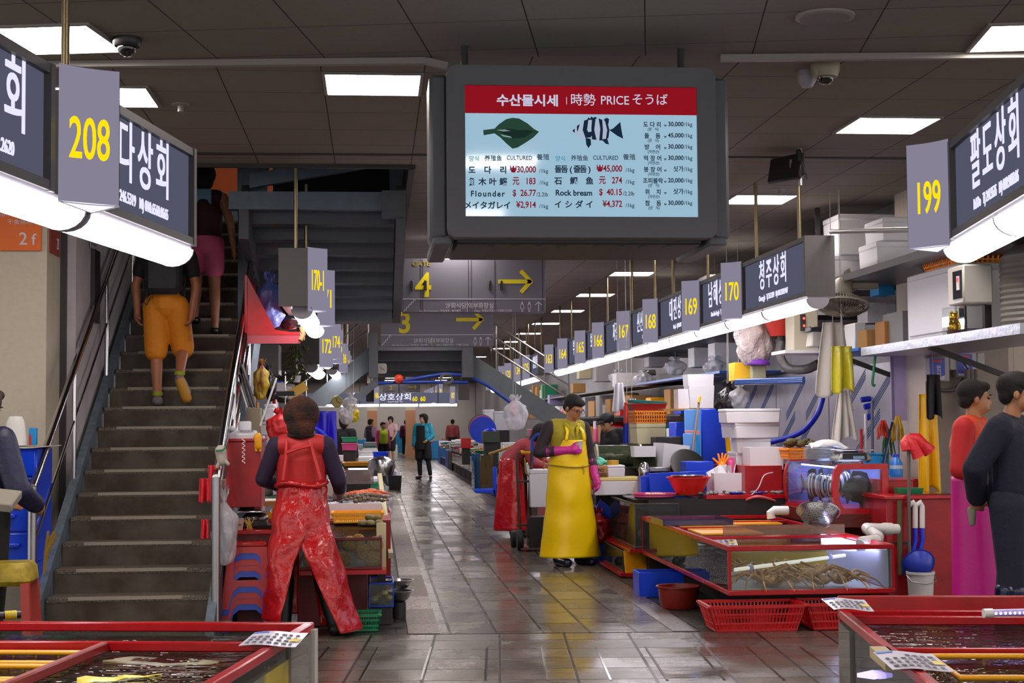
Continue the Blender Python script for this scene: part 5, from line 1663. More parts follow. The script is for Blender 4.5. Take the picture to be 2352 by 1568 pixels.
o = tag(MB().box(0, 0, 0, .74, 1.25, .025).build('wall_shelf', mat('blue_shelf_board', '2860b0', .4), None, (4.56, 13.7, 2.05)), 'blue shelf board beyond the galvanised shelf', 'shelf')
o = tag(MB().box(0, 0, 0, .8, 6.2, .06).build('wall_shelf', mat('dark_shelf', '33343a', .35), None, (4.56, 11.9, 2.68)), 'long dark upper shelf carrying white foam boxes', 'shelf')
for y in (9.3, 11.5, 13.6):
 tag(MB().bar((4.92, y, 1.75), (4.25, y, 2.0), .04).build('shelf_bracket', m_dark), 'dark bracket under the galvanised shelf at %.1f metres along' % y if False else 'slanting dark bracket propping the lower wall shelf', 'bracket', 'lower shelf brackets')
for y in (9.2, 11.8, 14.6):
 tag(MB().box(0, 0, 0, .04, .04, CEIL - 2.7).build('shelf_hanger', m_dark, None, (4.3, y, 2.7)), 'dark hanger bar holding the upper wall shelf', 'bracket', 'upper shelf hangers')
zu, zl = 2.74, 2.07
def sbox(y, z, h, d, wv, lab, x=4.5, rz=0.0):
 return foam_box(lab, None, 0, d, rz, loc=Vector((x, y, z)), w=wv, h=h)
def up(px, w, h, lab, z=zu, x=4.5, d=.5, m=None):
 y = x * F / (px - 858)
 sbox(y, z, h, d, w, lab, x)
up(1968, .52, .26, 'foam box low on the upper shelf, left of the 199 sign')
up(2002, .55, .38, 'tall foam box standing on the shelf box left of the 199 sign', z=zu + .26, x=4.62)
up(2090, .5, .24, 'foam box low on the upper shelf beside the 199 sign', x=4.55)
up(2095, .42, .2, 'topmost foam box beside the 199 sign', z=zu + .24, x=4.55)
up(1895, .5, .32, 'foam box on the upper shelf just right of the 170 board', x=4.5)
tag(MB().box(0, 0, 0, 1.0, 9, .05).build('wall_shelf', m_dark, None, (4.45, 19.6, 2.45)), 'long dark shelf behind the sign row, stacked with foam boxes', 'shelf')
k = 0
rd = random.Random(12)
for y in (15.6, 16.3, 17.0, 17.8, 18.6, 19.5, 20.4, 21.4, 22.6):
 hh = rd.uniform(.28, .36)
 z = 2.5
 for j in range(2 if y < 18 else 1 + rd.randrange(2)):
  sbox(y + rd.uniform(-.05, .05), z, hh, .55, rd.uniform(.5, .62), 'white foam box on the long shelf, stack %s from its near end, %s' % (order[k], 'lower box' if j == 0 else 'upper box'), 4.35 + rd.uniform(-.06, .06))
  z += hh
 k += 1
t = thing('wall_cabinet', 'white metal cabinet on the galvanised shelf', 'cabinet', (4.62, 11.75, zl))
MB().box(0, 0, 0, .5, 1.15, .55, .01).build('body', mat('white_enamel', 'b9b7bc', .45), t)
MB().box(-.255, 0, .05, .02, 1.0, .45, .006).build('door', mat('white_enamel_door', 'c6c3c8', .45), t)
MB().box(0, -.58, .05, .42, .02, .45, .006).build('side_panel', MATS['white_enamel'], t)
basket('plastic_basket', 'orange slotted basket on top of the white metal cabinet', (4.6, 11.6, zl + .55), .45, .75, .1, ORG, tx=1.1, n=20)
t = thing('meter_box', 'white electric meter box with red digits above the galvanised shelf', 'meter box', (4.28, 10.75, P(2255, 700, 10.75).z))
MB().tray(.03, .1, .02) if False else None
MB().box(0, 0, 0, .22, .3, .28, .012).build('housing', mat('ivory_box', 'c9c6bd', .4), t)
MB().box(-.113, -.05, .04, .01, .16, .2).build('window', mat('meter_window', '2b2a33', .1), t)
MB().box(-.12, -.08, .1, .008, .05, .1).build('meter', m_white, t)
w = MB(); write(w, '21', 0, 0, 0, .03, .002, 1.0, bold=.03, M=Matrix.Translation((-.126, -.08, .16)) @ Matrix.Rotation(-PI / 2, 4, 'Z'))
w.build('red_digits', emis('red_led', 'ff2a3a', 2.0), t)
MB().tube([(0, .1, .02), (0, .1, -.2), (.1, .05, -.26)], .01, 8).build('cable', m_black, t)
tag(MB().bar((4.4, 10.75, 2.07), (4.4, 10.75, P(2255, 700, 10.75).z), .05).build('meter_post', m_dark), 'dark post behind the electric meter box', 'post')
t = thing('water_tank', 'round grey ribbed water tank on the galvanised shelf', 'water tank', (4.7, 10.45, zl))
pf = [(.001, 0), (.3, 0)]
for k in range(12):
 pf += [(.305, .02 + k * .04), (.295, .04 + k * .04)]
MB().lathe(pf + [(.29, .52), (.2, .6), (.001, .62)], seg=40).build('body', mat('grey_tank_plastic', '7f7a74', .5), t)
MB().lathe([(.08, .6), (.08, .64), (.001, .64)], seg=24).build('lid', BLU, t)
t = thing('ornament', 'small gold lucky ornament in a clear box on the galvanised shelf', 'ornament', (4.27, 11.05, zl))
m_gold = mat('gold_foil', 'd8a520', .25, .9, bump=.2)
MB().ball((0, 0, .06), .05, .05, .06).ball((0, 0, .13), .035).ball((-.02, 0, .165), .012).ball((.02, 0, .165), .012).build('figure', m_gold, t, smooth='all')
MB().lathe([(.05, 0), (.055, .03), (.03, .04)], seg=20).build('base', mat('dark_red_base', '6a1414', .4), t)
MB().box(0, 0, 0, .13, .13, .2).build('clear_case', GLASS, t)
def lo(px0, px1, py0, py1, lab, cat, nm, m, d=.3, x=4.32, z=None):
 D = x * F / ((px0 + px1) / 2 - 858)
 p, w, h = at(px0, py0, px1, py1, D, d)
 p.z = z if z is not None else p.z
 return tag(MB().box(0, 0, 0, w * .95, d, h, .006).build(nm, m, None, p), lab, cat)
lo(1989, 2031, 744, 790, 'small brown cardboard box left of the taller one on the shelf', 'cardboard box', 'cardboard_box', CARD, .25, z=zl)
lo(2031, 2064, 722, 782, 'taller brown cardboard box beside the white metal cabinet', 'cardboard box', 'cardboard_box', mat('brown_carton', '9c6a38', .8), .25, z=zl)
lo(1963, 1990, 728, 792, 'white carton on the blue shelf board', 'carton', 'carton', m_white, .3, z=2.076)
lo(1938, 1960, 735, 792, 'white file box with red edge on the blue shelf board', 'carton', 'carton', mat('offwhite_card', 'c9c6cc', .6), .3, z=2.076)
lo(1990, 2060, 676, 722, 'grey foam box behind the cardboard boxes on the shelf', 'foam box', 'foam_box', WHd, .3, 4.6, z=2.35)
lo(2017, 2056, 655, 677, 'blue-lidded box on top of the grey foam box', 'box', 'box', CYN, .25, 4.6)
tag(MB().box(0, 0, 0, .5, .5, .28).build('carton', mat('grey_carton', '6f6c6c', .7), None, (4.65, 12.78, 2.076)), 'grey carton at the back of the blue shelf', 'carton')
F0 = P(1935, 690, 13.4)
t = thing('wall_fan', 'dusty beige wall fan tilted downwards under the upper shelf', 'fan', F0)
m_fan = mat('dusty_beige_plastic', '9f9788', .5)
MB().lathe([(.06, .02), (.085, .05), (.085, .17), (.06, .2), (.001, .2)], seg=24).build('motor', m_fan, t)
c = MB()
for rr_ in (.09, .14, .19, .225):
 c.tube([(rr_ * math.cos(a * PI / 16), rr_ * math.sin(a * PI / 16), -.05 - .02 * (rr_ < .2) + .06 * (1 - rr_ / .225)) for a in range(33)], .004, 6)
for a in range(48):
 an = a * PI / 24
 c.tube([(.05 * math.cos(an), .05 * math.sin(an), .03), (.17 * math.cos(an), .17 * math.sin(an), .01), (.228 * math.cos(an), .228 * math.sin(an), -.05), (.17 * math.cos(an), .17 * math.sin(an), -.1), (.03 * math.cos(an), .03 * math.sin(an), -.11)], .0028, 5)
c.build('cage', mat('dusty_wire', '6e6555', .5, .3), t)
MB().tube([(.235 * math.cos(a * PI / 20), .235 * math.sin(a * PI / 20), -.05) for a in range(41)], .011, 8).build('rim', m_fan, t)
for k in range(3):
 a = k * 2.094
 MB().grid(lambda u, v: ((.04 + .16 * u) * math.cos(a + (v - .5) * (.5 + .6 * u)), (.04 + .16 * u) * math.sin(a + (v - .5) * (.5 + .6 * u)), -.04 + .03 * (v - .5)), 8, 6, .003).build('blade', mat('smoke_blade', '5b5348', .4), t)
t.rotation_euler = (-.25, .12, 0)
q = P(1945, 632, 13.5)
t2 = thing('fan_bracket', 'beige bracket joining the wall fan to the upper shelf', 'bracket', (0, 0, 0))
MB().tube([F0 + Vector((.05, .05, .15)), F0 + Vector((.12, .1, .1)), q + Vector((0, 0, .05)), (q.x, q.y, 2.68)], .032, 12).build('arm', m_fan, t2)
MB().box(q.x + .1, q.y, 2.62, .35, .12, .06, .01).build('mount', m_fan, t2)
t = thing('control_box', 'beige control box with red lamps below the 170 board', 'control box', P(1852, 808, 14.4))
MB().box(0, .15, 0, .24, .3, .42, .008).build('housing', mat('beige_metal', 'a69f8c', .5), t)
MB().box(-.03, -.005, .2, .05, .01, .16).build('panel', m_dark, t)
for z in (.25, .32):
 MB().ball((-.02, -.012, z), .012).build('indicator', emis('red_indicator', 'ff4030', 3.0), t)
t = thing('air_pump', 'grey air pump with black lid beside the beige control box', 'air pump', P(1885, 796, 13.9))
MB().box(0, .1, 0, .17, .2, .14, .01, tx=.85).build('body', mat('pump_grey', 'a39f98', .5), t)
MB().box(0, .1, .14, .18, .2, .05, .01).build('lid', m_black, t)
tag(MB().box(0, 0, 0, .6, .5, .03).build('wall_shelf', m_white, None, (P(1865, 812, 14.3).x, 14.4, P(1865, 812, 14.3).z)), 'small pale shelf under the control box and pump', 'shelf')
t = basin('colander', 'red plastic colander sitting under the sign row lamp', P(1795, 772, 15.0), .2, .2, mat('red_mesh', 'b02a1c', .5), 'colander', .55)
sack('bubble_bag', 'roll of bubble wrap in a clear bag left of the red colander', (P(1735, 842, 15.2).x, 15.2, P(1735, 842, 15.2).z), .38, .3, .56, mat('bubble_wrap', 'b3a6a2', .3, bump=1.0, bscale=40), seed=9, neck=.5)
t = box_thing('foam_block', 'yellow foam block on the blue pipe shelf', 'foam block', (1687, 832, 1732, 874), 15.3, .25, mat('yellow_foam', 'd8ab20', .8, bump=.3))
t = thing('cap', 'purple cap on a small grey box on the blue pipe shelf', 'cap', P(1745, 838, 15.1))
MB().lathe([(.1, 0), (.1, .02), (.07, .05), (.001, .06)], seg=24).build('crown', mat('purple_cloth', '5a1f8a', .7), t)
MB().box(-.1, -.03, 0, .1, .12, .01).build('brim', MATS['purple_cloth'], t)
box_thing('switch_box', 'small grey switch box under the purple cap', 'switch box', (1729, 838, 1760, 870), 15.1, .12, mat('old_ivory', '9b9880', .5))
for k in range(3):
 tag(MB().tube([P(1690, 874 + 3 * k, 15.0), P(1846, 869 + 4 * k, 13.8)], .017, 10).build('rail_pipe', mat('dark_blue_pipe', '123a78', .35)), 'dark blue pipe of the wall rail, %s from the top' % order[k], 'pipe')
hose('duct_hose', 'thick grey corrugated hose curving below the red colander', [P(1795, 775, 15.0), P(1792, 815, 14.9), P(1810, 845, 14.8), P(1850, 848, 14.6), P(1880, 835, 14.5)], .045, mat('grey_corrugated', '4a4848', .5, bump=.4, bscale=60))
hose('blue_hose', 'thick blue hose curving across the striped steel sheets', [P(1892, 905, 16.2), P(1878, 950, 16.2), P(1850, 985, 16.3), P(1815, 1003, 16.4), P(1770, 1015, 16.5)], .03, TUBEB)
drape('towel', 'white sheet hanging behind the yellow bag, upper one', (P(1890, 745, 13.55), P(1935, 735, 13.6)), P(1900, 740, 13.5).z - P(1900, 905, 13.5).z, mat('white_towel', 'b9b3ac', .85), 'towel', 2, .03, flare=1.9, hang=True)
drape('towel', 'white sheet knotted below the yellow bag', (P(1925, 895, 13.4), P(1950, 895, 13.4)), P(1935, 895, 13.4).z - P(1935, 1010, 13.4).z, mat('white_towel', 'b9b3ac', .85), 'towel', 3, .03, flare=2.4, hang=True)
drape('plastic_bag', 'translucent yellow plastic bag hanging by the fan', (P(1910, 795, 13.3), P(1956, 795, 13.3)), P(1933, 795, 13.3).z - P(1933, 898, 13.3).z, mat('yellow_bag', 'c2b81a', .25, bump=.4, bscale=18, alpha=.85), 'bag', 2, .03, flare=1.1, hang=True)
q0, q1 = P(2040, 812, 13.6), P(2118, 965, 13.6)
t = thing('whiteboard', 'lilac grey board hanging under the galvanised shelf', 'board', ((q0.x + q1.x) / 2, 13.55, q1.z))
MB().box(0, 0, 0, q1.x - q0.x, .02, q0.z - q1.z, .004).build('board', mat('lilac_board', 'b1a5d0', .5), t)
f = MB(); f.box(-(q1.x - q0.x) / 2 + .012, -.012, 0, .02, .01, q0.z - q1.z)
f.build('edge_strip', mat('lilac_dark', '7d739a', .5), t)
for k, (x0, y0, x1, y1) in enumerate(((2137, 820, 2170, 876), (2200, 806, 2233, 866))):
 p = P((x0 + x1) / 2, y1, 12.93)
 t = thing('breaker_box', ('lower left' if k == 0 else 'upper right') + ' breaker box with blue label on the tiled pillar', 'breaker box', (p.x, 12.93, p.z))
 w, h = .13, .21
 MB().box(.02, .06, 0, w + .05, .12, h, .008).build('housing', mat('grey_box', 'a7a5a8', .45), t)
 MB().box(0, -.004, .01, w, .006, h - .02).build('sticker', mat('label_blue', '4a52b8', .5), t)
 MB().box(0, -.008, h * .78, w * .6, .004, h * .12).build('sticker', mat('label_red', 'b34a5a', .5), t)
 l = MB()
 write(l, '분', .01, -.009, h * .5, .032, .002, 1.1, bold=.02); write(l, '전', .01, -.009, h * .34, .032, .002, 1.1, bold=.02); write(l, '함', .01, -.009, h * .18, .032, .002, 1.1, bold=.02)
 l.build('white_lettering', m_wht, t)
 MB().prism([(-w * .48, 0), (w * .48, 0), (w * .48, h * .2), (0, h * .08), (-w * .48, h * .1)], (0, -.008, .012), (1, 0, 0), (0, 0, 1), (0, .003, 0)).build('sticker', m_wht, t)
 tag(MB().box(0, 0, 0, .07, .08, .11, .006).build('junction_box', mat('grey_box', 'a7a5a8', .45), None, (p.x + .15, 12.98, p.z + .1)), 'small junction box right of the %s breaker box' % ('lower left' if k == 0 else 'upper right'), 'junction box')
hose('conduit', 'grey conduit loop under the breaker boxes', [P(2150, 876, 12.95), P(2160, 895, 12.93), P(2195, 893, 12.93), P(2215, 868, 12.95)], .018, mat('grey_conduit', '4e4c4e', .5))
hose('cable', 'thin black cable slanting down from the galvanised shelf', [P(2170, 778, 12.7), P(2200, 815, 12.8), P(2225, 850, 12.9)], .006, m_black, 'cable')
drape('rag', 'grey rag hung over the upper right breaker box', (P(2215, 845, 12.85), P(2245, 850, 12.85)), .32, mat('grey_rag', '77706e', .9), 'rag', 3, .02)
drape('apron', 'long yellow rubber apron hanging by the tiled pillar', (P(2110, 905, 12.9), P(2150, 905, 12.9)), P(2130, 905, 12.9).z - P(2130, 1132, 12.9).z, MATS['yellow_rubber'], 'apron', 2, .025, flare=1.25, hang=True)
drape('jacket', 'black cloth hanging over the long yellow apron', (P(2128, 860, 12.8), P(2158, 860, 12.8)), P(2140, 860, 12.8).z - P(2140, 958, 12.8).z, mat('black_cloth', '141317', .8), 'cloth', 2, .025, flare=1.1, hang=True)
tag(MB().tube([P(2225, 855, 12.95), P(2228, 1120, 12.95)], .025, 10).build('drain_pipe', mat('brown_pipe', '5f564e', .5)), 'brown drain pipe running down the tiled pillar', 'pipe')
hose('strap', 'green strap hanging under the galvanised shelf', [P(2012, 800, 13.4), P(2008, 840, 13.4), P(2004, 880, 13.4), P(2010, 885, 13.4)], .012, GRN, 'strap')
for k, pts in enumerate(([(1978, 918), (2010, 915), (2042, 918)], [(1985, 935), (2012, 930), (2016, 950)], [(1990, 960), (2015, 952), (2040, 968)], [(2035, 830), (2030, 870), (2036, 905)])):
 hose('blue_hose', 'blue hose on the wall left of the lilac board, %s from the top' % order[k], [P(x, y, 15.0) for x, y in pts], .028, TUBEB)
for k, (px, py0, py1, m, lab) in enumerate(((1988, 950, 1010, PVC, 'white pipe behind the scale'), (1978, 985, 1010, REDp, 'red handle behind the scale'), (2003, 920, 1030, mat('slate_pipe', '6b6f84', .5), 'slate blue pole behind the scale'))):
 q = P(px, py1, 13.8); tag(MB().tube([(q.x, q.y, .93), P(px, py0, 13.8)], .014, 10).build('pole', m), lab, 'pole')
tag(MB().bar(P(2028, 1065, 13.0), P(2050, 970, 13.4), .018).build('handle_bar', m_inox), 'slanting steel bar right of the scale', 'bar')
rd = random.Random(5)
for k, (px, py, m, s, lab) in enumerate(((2062, 1000, mat('yellow_cord', 'c9a21c', .6), .22, 'hank of yellow cord hanging by the red gloves'), (2028, 1010, mat('red_net', 'c8301c', .6), .16, 'bunch of red net hanging behind the scale'), (2040, 1030, mat('green_net', '1c5a2e', .6), .24, 'dark green net bundle behind the blue bottle'))):
 m_ = MB()
 for j in range(16):
  x = rd.uniform(-.05, .05)
  m_.tube([(x * .3, 0, .0), (x, rd.uniform(-.03, .03), -s * .5), (x * 1.3, rd.uniform(-.03, .03), -s * rd.uniform(.8, 1.1))], .006, 5)
 tag(m_.build('net', m, None, P(px, py - 45, 13.4)), lab, 'net')
# near tanks in the foreground
def near_tank(label, back, rz, w, d, h, sx, rails):
 """back: world place of the visible back top corner; sx=-1 runs left from it, +1 right"""
 ax = Vector((math.cos(rz), math.sin(rz), 0)); ay = Vector((-math.sin(rz), math.cos(rz), 0))
 c = Vector((back.x, back.y, 0)) + ax * (sx * w / 2) - ay * (d / 2)
 t = glass_tank(label, (c.x, c.y, 0), w, d, h, REDg, rz, fw=.03, water=.945, wm=DWATER, floor=mat('dark_tank_floor', '26241f', .6))
 return t, c, ax, ay
TH = .8
bk = G(722, 1428, TH)
t, c, ax, ay = near_tank('large red-framed water tank at the lower left corner of the photo', bk, -.178, 2.2, 1.9, TH, -1, None)
ntl = t
loc = lambda x, y, z: (1.1 - x, .95 - y, z)
MB().box(*loc(1.1, .43, TH - .035), 2.14, .02, .03, .004).build('cross_rail', REDg, t)
MB().box(*loc(.55, 1.15, TH - .035), .025, 1.42, .03, .004).build('cross_rail', mat('dull_red_rail', '8a1a1c', .3), t)
MB().box(*loc(.03, .95, .05), .05, 1.8, .68).build('end_lining', mat('yellowed_lining', 'b09a20', .5, var=.4, vscale=5, col2='6b6a52'), t)
MB().box(*loc(.012, .03, .02), .05, .05, TH - .04).build('corner_post', mat('white_post', 'b5b0ab', .5), t)
MB().box(*loc(.012, .2, .02), .03, .28, TH - .05).build('side_panel', clear('cloudy_glass', 'c9c9c4', 1.4, body=.5, bodycol='a9a49c'), t)
def y_frame(lab, x0, x1, y0, y1, par_loc, rzz, z, slats=True):
 t = thing('fish_basket', lab, 'basket', par_loc(0, 0, z), rzz, 'yellow-rimmed baskets in the near tanks')
 r = MB()
 for a, b in (((x0, y0), (x1, y0)), ((x1, y0), (x1, y1)), ((x1, y1), (x0, y1)), ((x0, y1), (x0, y0))):
  r.tube([(-a[0], -a[1], 0), (-b[0], -b[1], 0)], .008, 10)
  r.ball((-a[0], -a[1], 0), .008)
 r.build('rim', YEL, t)
 s = MB()
 for k in range(11):
  u = x0 + (x1 - x0) * k / 10
  s.tube([(-u, -y0, 0), (-u, -y0 - .02, -.25), (-u, -y1 + .02, -.25), (-u, -y1, 0)], .004, 6)
 for k in range(1, 6):
  v = y0 + (y1 - y0) * k / 6
  s.tube([(-x0, -v, -.02), (-x0, -v, -.25), (-x1, -v, -.25), (-x1, -v, -.02)], .004, 6)
 s.build('slatted_body', mat('dull_yellow_slats', '8a6c1a', .5), t)
 return t
def wl(x, y, z):
 p = bk - ax * x - ay * y
 return (p.x, p.y, z)
y_frame('yellow-rimmed basket sunk in the left tank, nearer the middle rail', .60, 1.3, .50, .70, wl, -.178, TH - .03)
y_frame('yellow-rimmed basket sunk in the left tank, second from the middle rail', .60, 1.3, .76, .98, wl, -.178, TH - .03)
y_frame('yellow-rimmed basket sunk in the left tank, at the photo bottom edge', .60, 1.3, 1.02, 1.3, wl, -.178, TH - .03)
def blob(name, label, f, n, m, cat, zz=0, amp=.25, seed=0, th=.02):
 """flat irregular sunk sheet"""
 cx, cy, rx, ry = f
 p0 = wl(cx, cy, zz)
 o = MB().grid(lambda u, v: ((.05 + v) * rx * (1 + amp * noise.noise(Vector((math.cos(u * 2 * PI) * 2, math.sin(u * 2 * PI) * 2, seed)))) * math.cos(u * 2 * PI), (.05 + v) * ry * (1 + amp * noise.noise(Vector((math.cos(u * 2 * PI) * 2, math.sin(u * 2 * PI) * 2, seed)))) * math.sin(u * 2 * PI), .01 * math.sin(5 * v + 7 * u)), 36, 5, th).build(name, m, None, p0, smooth='all', rz=-.178)
 return tag(o, label, cat)
blob('flatfish', 'large yellow-bellied flatfish under the water of the left tank', (.30, 1.03, .15, .19), 0, mat('yellow_belly', 'd8cf20', .4, emit=0.0), 'fish', TH - .065, .7, 3)
blob('flatfish', 'small yellow flatfish tail near the bottom edge of the left tank', (.13, 1.22, .03, .04), 0, MATS['yellow_belly'], 'fish', TH - .065, .7, 5)
blob('flatfish', 'brown mottled flatfish at the back right of the left tank', (.26, .56, .24, .08), 0, mat('olive_skin', '6f6430', .5, var=.5, vscale=12), 'fish', TH - .07, .5, 8)
blob('flatfish', 'olive flatfish in the rear compartment of the left tank', (1.0, .2, .16, .08), 0, mat('yellow_grey_skin', '8f8434', .5, var=.6, vscale=9), 'fish', TH - .075, .5, 9)
blob('plastic_sheet', 'blue sheet under water in the rear compartment of the left tank', (.98, .3, .14, .06), 0, mat('navy_sheet', '1f2f6e', .4), 'sheet', TH - .09, .4, 12)
a, b = G(105, 1440, TH - .03), G(192, 1447, TH - .03)
tag(MB().tube([a, a.lerp(b, .3), a.lerp(b, .8), b], [.003, .012, .006, .001], 8).build('feather_brush', mat('sea_green', '17a57c', .4)), 'sea-green sliver floating in the rear compartment of the left tank', 'float')
a, b = G(-40, 1416, TH + .015), G(48, 1411, TH + .015)
t = thing('wrapped_pole', 'dark pole end with yellow cord wrapped round, on the left tank rim', 'pole', (0, 0, 0))
MB().tube([a, b], .013, 12).build('shaft', m_black, t)
wrap = MB()
for k in range(9):
 c0_ = a.lerp(b, .58 + k * .035)
 wrap.tube([c0_, a.lerp(b, .60 + k * .035)], .0155, 12)
wrap.build('cord_wrap', mat('yellow_cord2', 'd8bc1c', .5), t)
zt_ = TH + .004
price_sheet('laminated price list on the right corner of the near left tank', [G(548, 1482, zt_), G(679, 1482, zt_), G(708, 1450, zt_), G(585, 1452, zt_)], 11)
bk2 = G(1925, 1399, TH)
t, c, ax2, ay2 = near_tank('large red-framed water tank at the lower right corner of the photo', bk2, -.15, 2.4, 2.0, TH, 1, None)
lo2 = lambda x, y, z: (-1.2 + x, 1.0 - y, z)
MB().box(*lo2(1.2, .14, TH - .035), 2.36, .02, .03, .004).build('cross_rail', REDg, t)
MB().box(*lo2(1.2, -.012, TH - .03), 2.4, .02, .075, .004).build('back_board', RED, t)
MB().box(*lo2(1.2, .87, TH - .035), 2.36, .02, .03, .004).build('cross_rail', REDg, t)
MB().box(*lo2(.012, .14, .02), .03, .24, TH - .06).build('side_panel', MATS['cloudy_glass'], t)
MB().box(*lo2(.03, .95, .05), .01, 1.8, .62).build('end_lining', mat('painted_purple_light_lining', '7d76b4', .4, var=.5, vscale=8), t)  # purple light in the side glass, painted into the lining colour
def wr(x, y, z):
 p = bk2 + ax2 * x - ay2 * y
 return Vector((p.x, p.y, z))
t = thing('led_bar', 'purple white LED bar along the back of the near right tank', 'lamp', (0, 0, 0))
a, b = G(2266, 1408, TH + .03), G(2420, 1404, TH + .03)
MB().tube([a, b], .012, 12).build('tube', mat('led_housing', 'b9aee0', .3), t)
MB().tube([a - (b - a).normalized() * .01, a + (b - a).normalized() * .02], .015, 12).build('end_cap', m_white, t)
l = MB()
for k in range(12):
 q = a.lerp(b, .12 + k * .07); l.ball(q + Vector((0, -.011, 0)), .004, None, None, 8, 5)
l.build('led', emis('violet_led', 'c9a0ff', 12.0), t)
tag(MB().box(0, 0, 0, .06, .6, .012).build('light_panel', emis('submerged_violet_strip', 'b9a8ff', 1.6), None, wr(.18, .48, TH - .12), rz=-.9), 'pale violet lit strip under water in the near right tank', 'lamp')
def wl3(x, y, z):
 return wr(x, y, z)
y_frame('yellow-rimmed basket at the far right of the near right tank', -1.5, -.62, .22, .42, wl3, -.15, TH - .02)
y_frame('yellow-rimmed basket at the bottom edge of the near right tank', -1.6, -.12, .93, 1.3, wl3, -.15, TH - .02)
tag(MB().box(0, 0, 0, .05, .25, .03).build('wood_strip', mat('pale_wood', 'b9a67e', .6), None, wr(-.015, 1.0, TH - .03), rz=-.15), 'pale wooden strip at the corner of the near right tank', 'strip')
price_sheet('laminated price list at the back left corner of the near right tank', [G(1915, 1399, zt_ + .05), G(2008, 1400, zt_ + .05), G(1985, 1374, zt_ + .05), G(1886, 1375, zt_ + .05)], 21)
price_sheet('larger laminated price list hanging over the left rim of the near right tank', [G(2050, 1537, zt_), G(2192, 1538, zt_), G(2140, 1497, zt_), G(2005, 1497, zt_)], 22)
# left edge: blue drawers and what stands on them
D0 = 10.75
x1 = P(84, 1200, D0).x
ztop = P(60, 1030, D0).z
t = thing('drawer_chest', 'tall blue plastic drawer chest beside the stair handrail', 'drawer chest', (x1 - .45, D0 + .25, 0))
hh = ztop
legz = P(60, 1292, D0).z
MB().box(.0, 0, legz, .9, .5, hh - legz, .008).build('body', mat('blue_drawer_plastic', '0a3ed0', .3), t)
for sx in (-.42, .42):
 MB().box(sx, 0, 0, .06, .45, legz).build('leg', MATS['blue_drawer_plastic'], t)
ys = [P(60, y, D0).z for y in (1292, 1222, 1158, 1095, 1034)]
for k in range(4):
 o = MB().box(0, -.255, ys[k] + .006, .88, .02, ys[k + 1] - ys[k] - .012, .006).build('drawer', MATS['blue_drawer_plastic'], t)
 MB().box(.22 if k != 1 else .19, -.28, ys[k] + (ys[k + 1] - ys[k]) * .5, .25, .03, .03, .006).build('handle', MATS['blue_drawer_plastic'], o)
for k, (px, cdress, hair) in enumerate(((43, 'b8409a', '2a2050'), (64, '2aa0b0', '20305a'))):
 p = P(px, 1134, D0 - .02)
 t = thing('sticker', 'child sticker in a %s on the blue drawer chest' % ('pink dress, the left one' if k == 0 else 'teal shirt, the right one'), 'sticker', (p.x, D0 - .02, p.z))
 MB().box(0, 0, .02, .028, .003, .045, tx=.6).build('dress', mat('print_' + cdress, cdress, .5), t)
 for sx in (-.008, .008):
  MB().box(sx, 0, 0, .006, .003, .02).build('leg', mat('print_skin', 'd8a07a', .5), t)
 MB().ball((0, 0, .083), .02, .003, .02, 14, 8).build('face', MATS['print_skin'], t)
 MB().ball((0, -.001, .09), .021, .003, .015, 14, 8).build('hair', mat('print_' + hair, hair, .5), t)
 for sx in (-1, 1):
  MB().tube([(sx * .012, 0, .055), (sx * .028, 0, .07), (sx * .022, 0, .095)], .004, 6).build('arm', MATS['print_skin'], t)
cloth = tag(MB().grid(lambda u, v: (-.5 + u * 1.02, -.3 + v * .5, .012 + .006 * math.sin(u * 20)), 20, 8, .006).build('cloth', mat('offwhite_cloth', 'b5b0a8', .8), None, (x1 - .45, D0 + .27, hh), smooth='all'), 'off-white cloth on top of the blue drawer chest', 'cloth')
p = P(34, 1018, D0 + .2)
t = thing('appliance', 'rounded white kettle with green stripe on the blue drawer chest', 'kettle', (p.x, D0 + .22, hh + .02))
MB().lathe([(.001, 0), (.075, 0), (.075, .05), (.062, .16), (.045, .2), (.001, .205)], seg=30).build('body', mat('glossy_white', 'cfd0cc', .25), t)
MB().grid(lambda u, v: (-.012 + .026 * u, -math.sqrt(max(0, (.0765 - .013 * v - .02 * v * v) ** 2 - .0002)), .005 + .19 * v), 3, 12, .002).build('stripe', mat('leaf_green', '6fb024', .4), t)
for px, w, h, m, lab in ((69, .05, .12, mat('sky_blue_pack', '1f8fd6', .4), 'small blue printed pack beside the white kettle'), (4, .07, .12, mat('yellow_pack', 'e0d21a', .4), 'yellow pack at the left photo edge behind the kettle')):
 tag(MB().box(0, 0, 0, w, .05, h, .004).build('pack', m, None, (P(px, 1000, D0 + .2).x, D0 + .3, hh + .02)), lab, 'pack')
pb = P(69, 1010, D0 + .15)
t = bpy.data.objects['pack']
MB().box(-.015, -.027, .0, .018, .004, .07).build('sticker', mat('red_print', 'c0302a', .5), t)
p = P(12, 1400, 9.6)
t = thing('stool', 'red stool wrapped in yellow tape at the left photo edge', 'stool', (p.x, 9.7, 0))
zs_ = P(20, 1300, 9.6).z
MB().box(0, 0, zs_ - .12, .3, .3, .14, .03, tx=.95).build('seat', mat('yellow_tape_wrap', 'a8921c', .5, var=.4, vscale=12, bump=.4, bscale=30), t)
for sx in (-1, 1):
 for sy in (-1, 1):
  MB().bar((sx * .12, sy * .12, zs_ - .1), (sx * .15, sy * .15, 0), .05).build('leg', mat('faded_red_plastic', 'a8382c', .4), t)
box_thing('cutting_board', 'worn wooden board at the left photo edge', 'board', (-40, 1140, 27, 1160), 9.3, .25, mat('old_wood', '8a8478', .7))
bpy.data.objects['cutting_board.002'].rotation_euler = (.3, .12, 0)
t = thing('broom', 'bundled straw broom head leaning by the stair handrail', 'broom', P(108, 1300, 10.62))
b = MB()
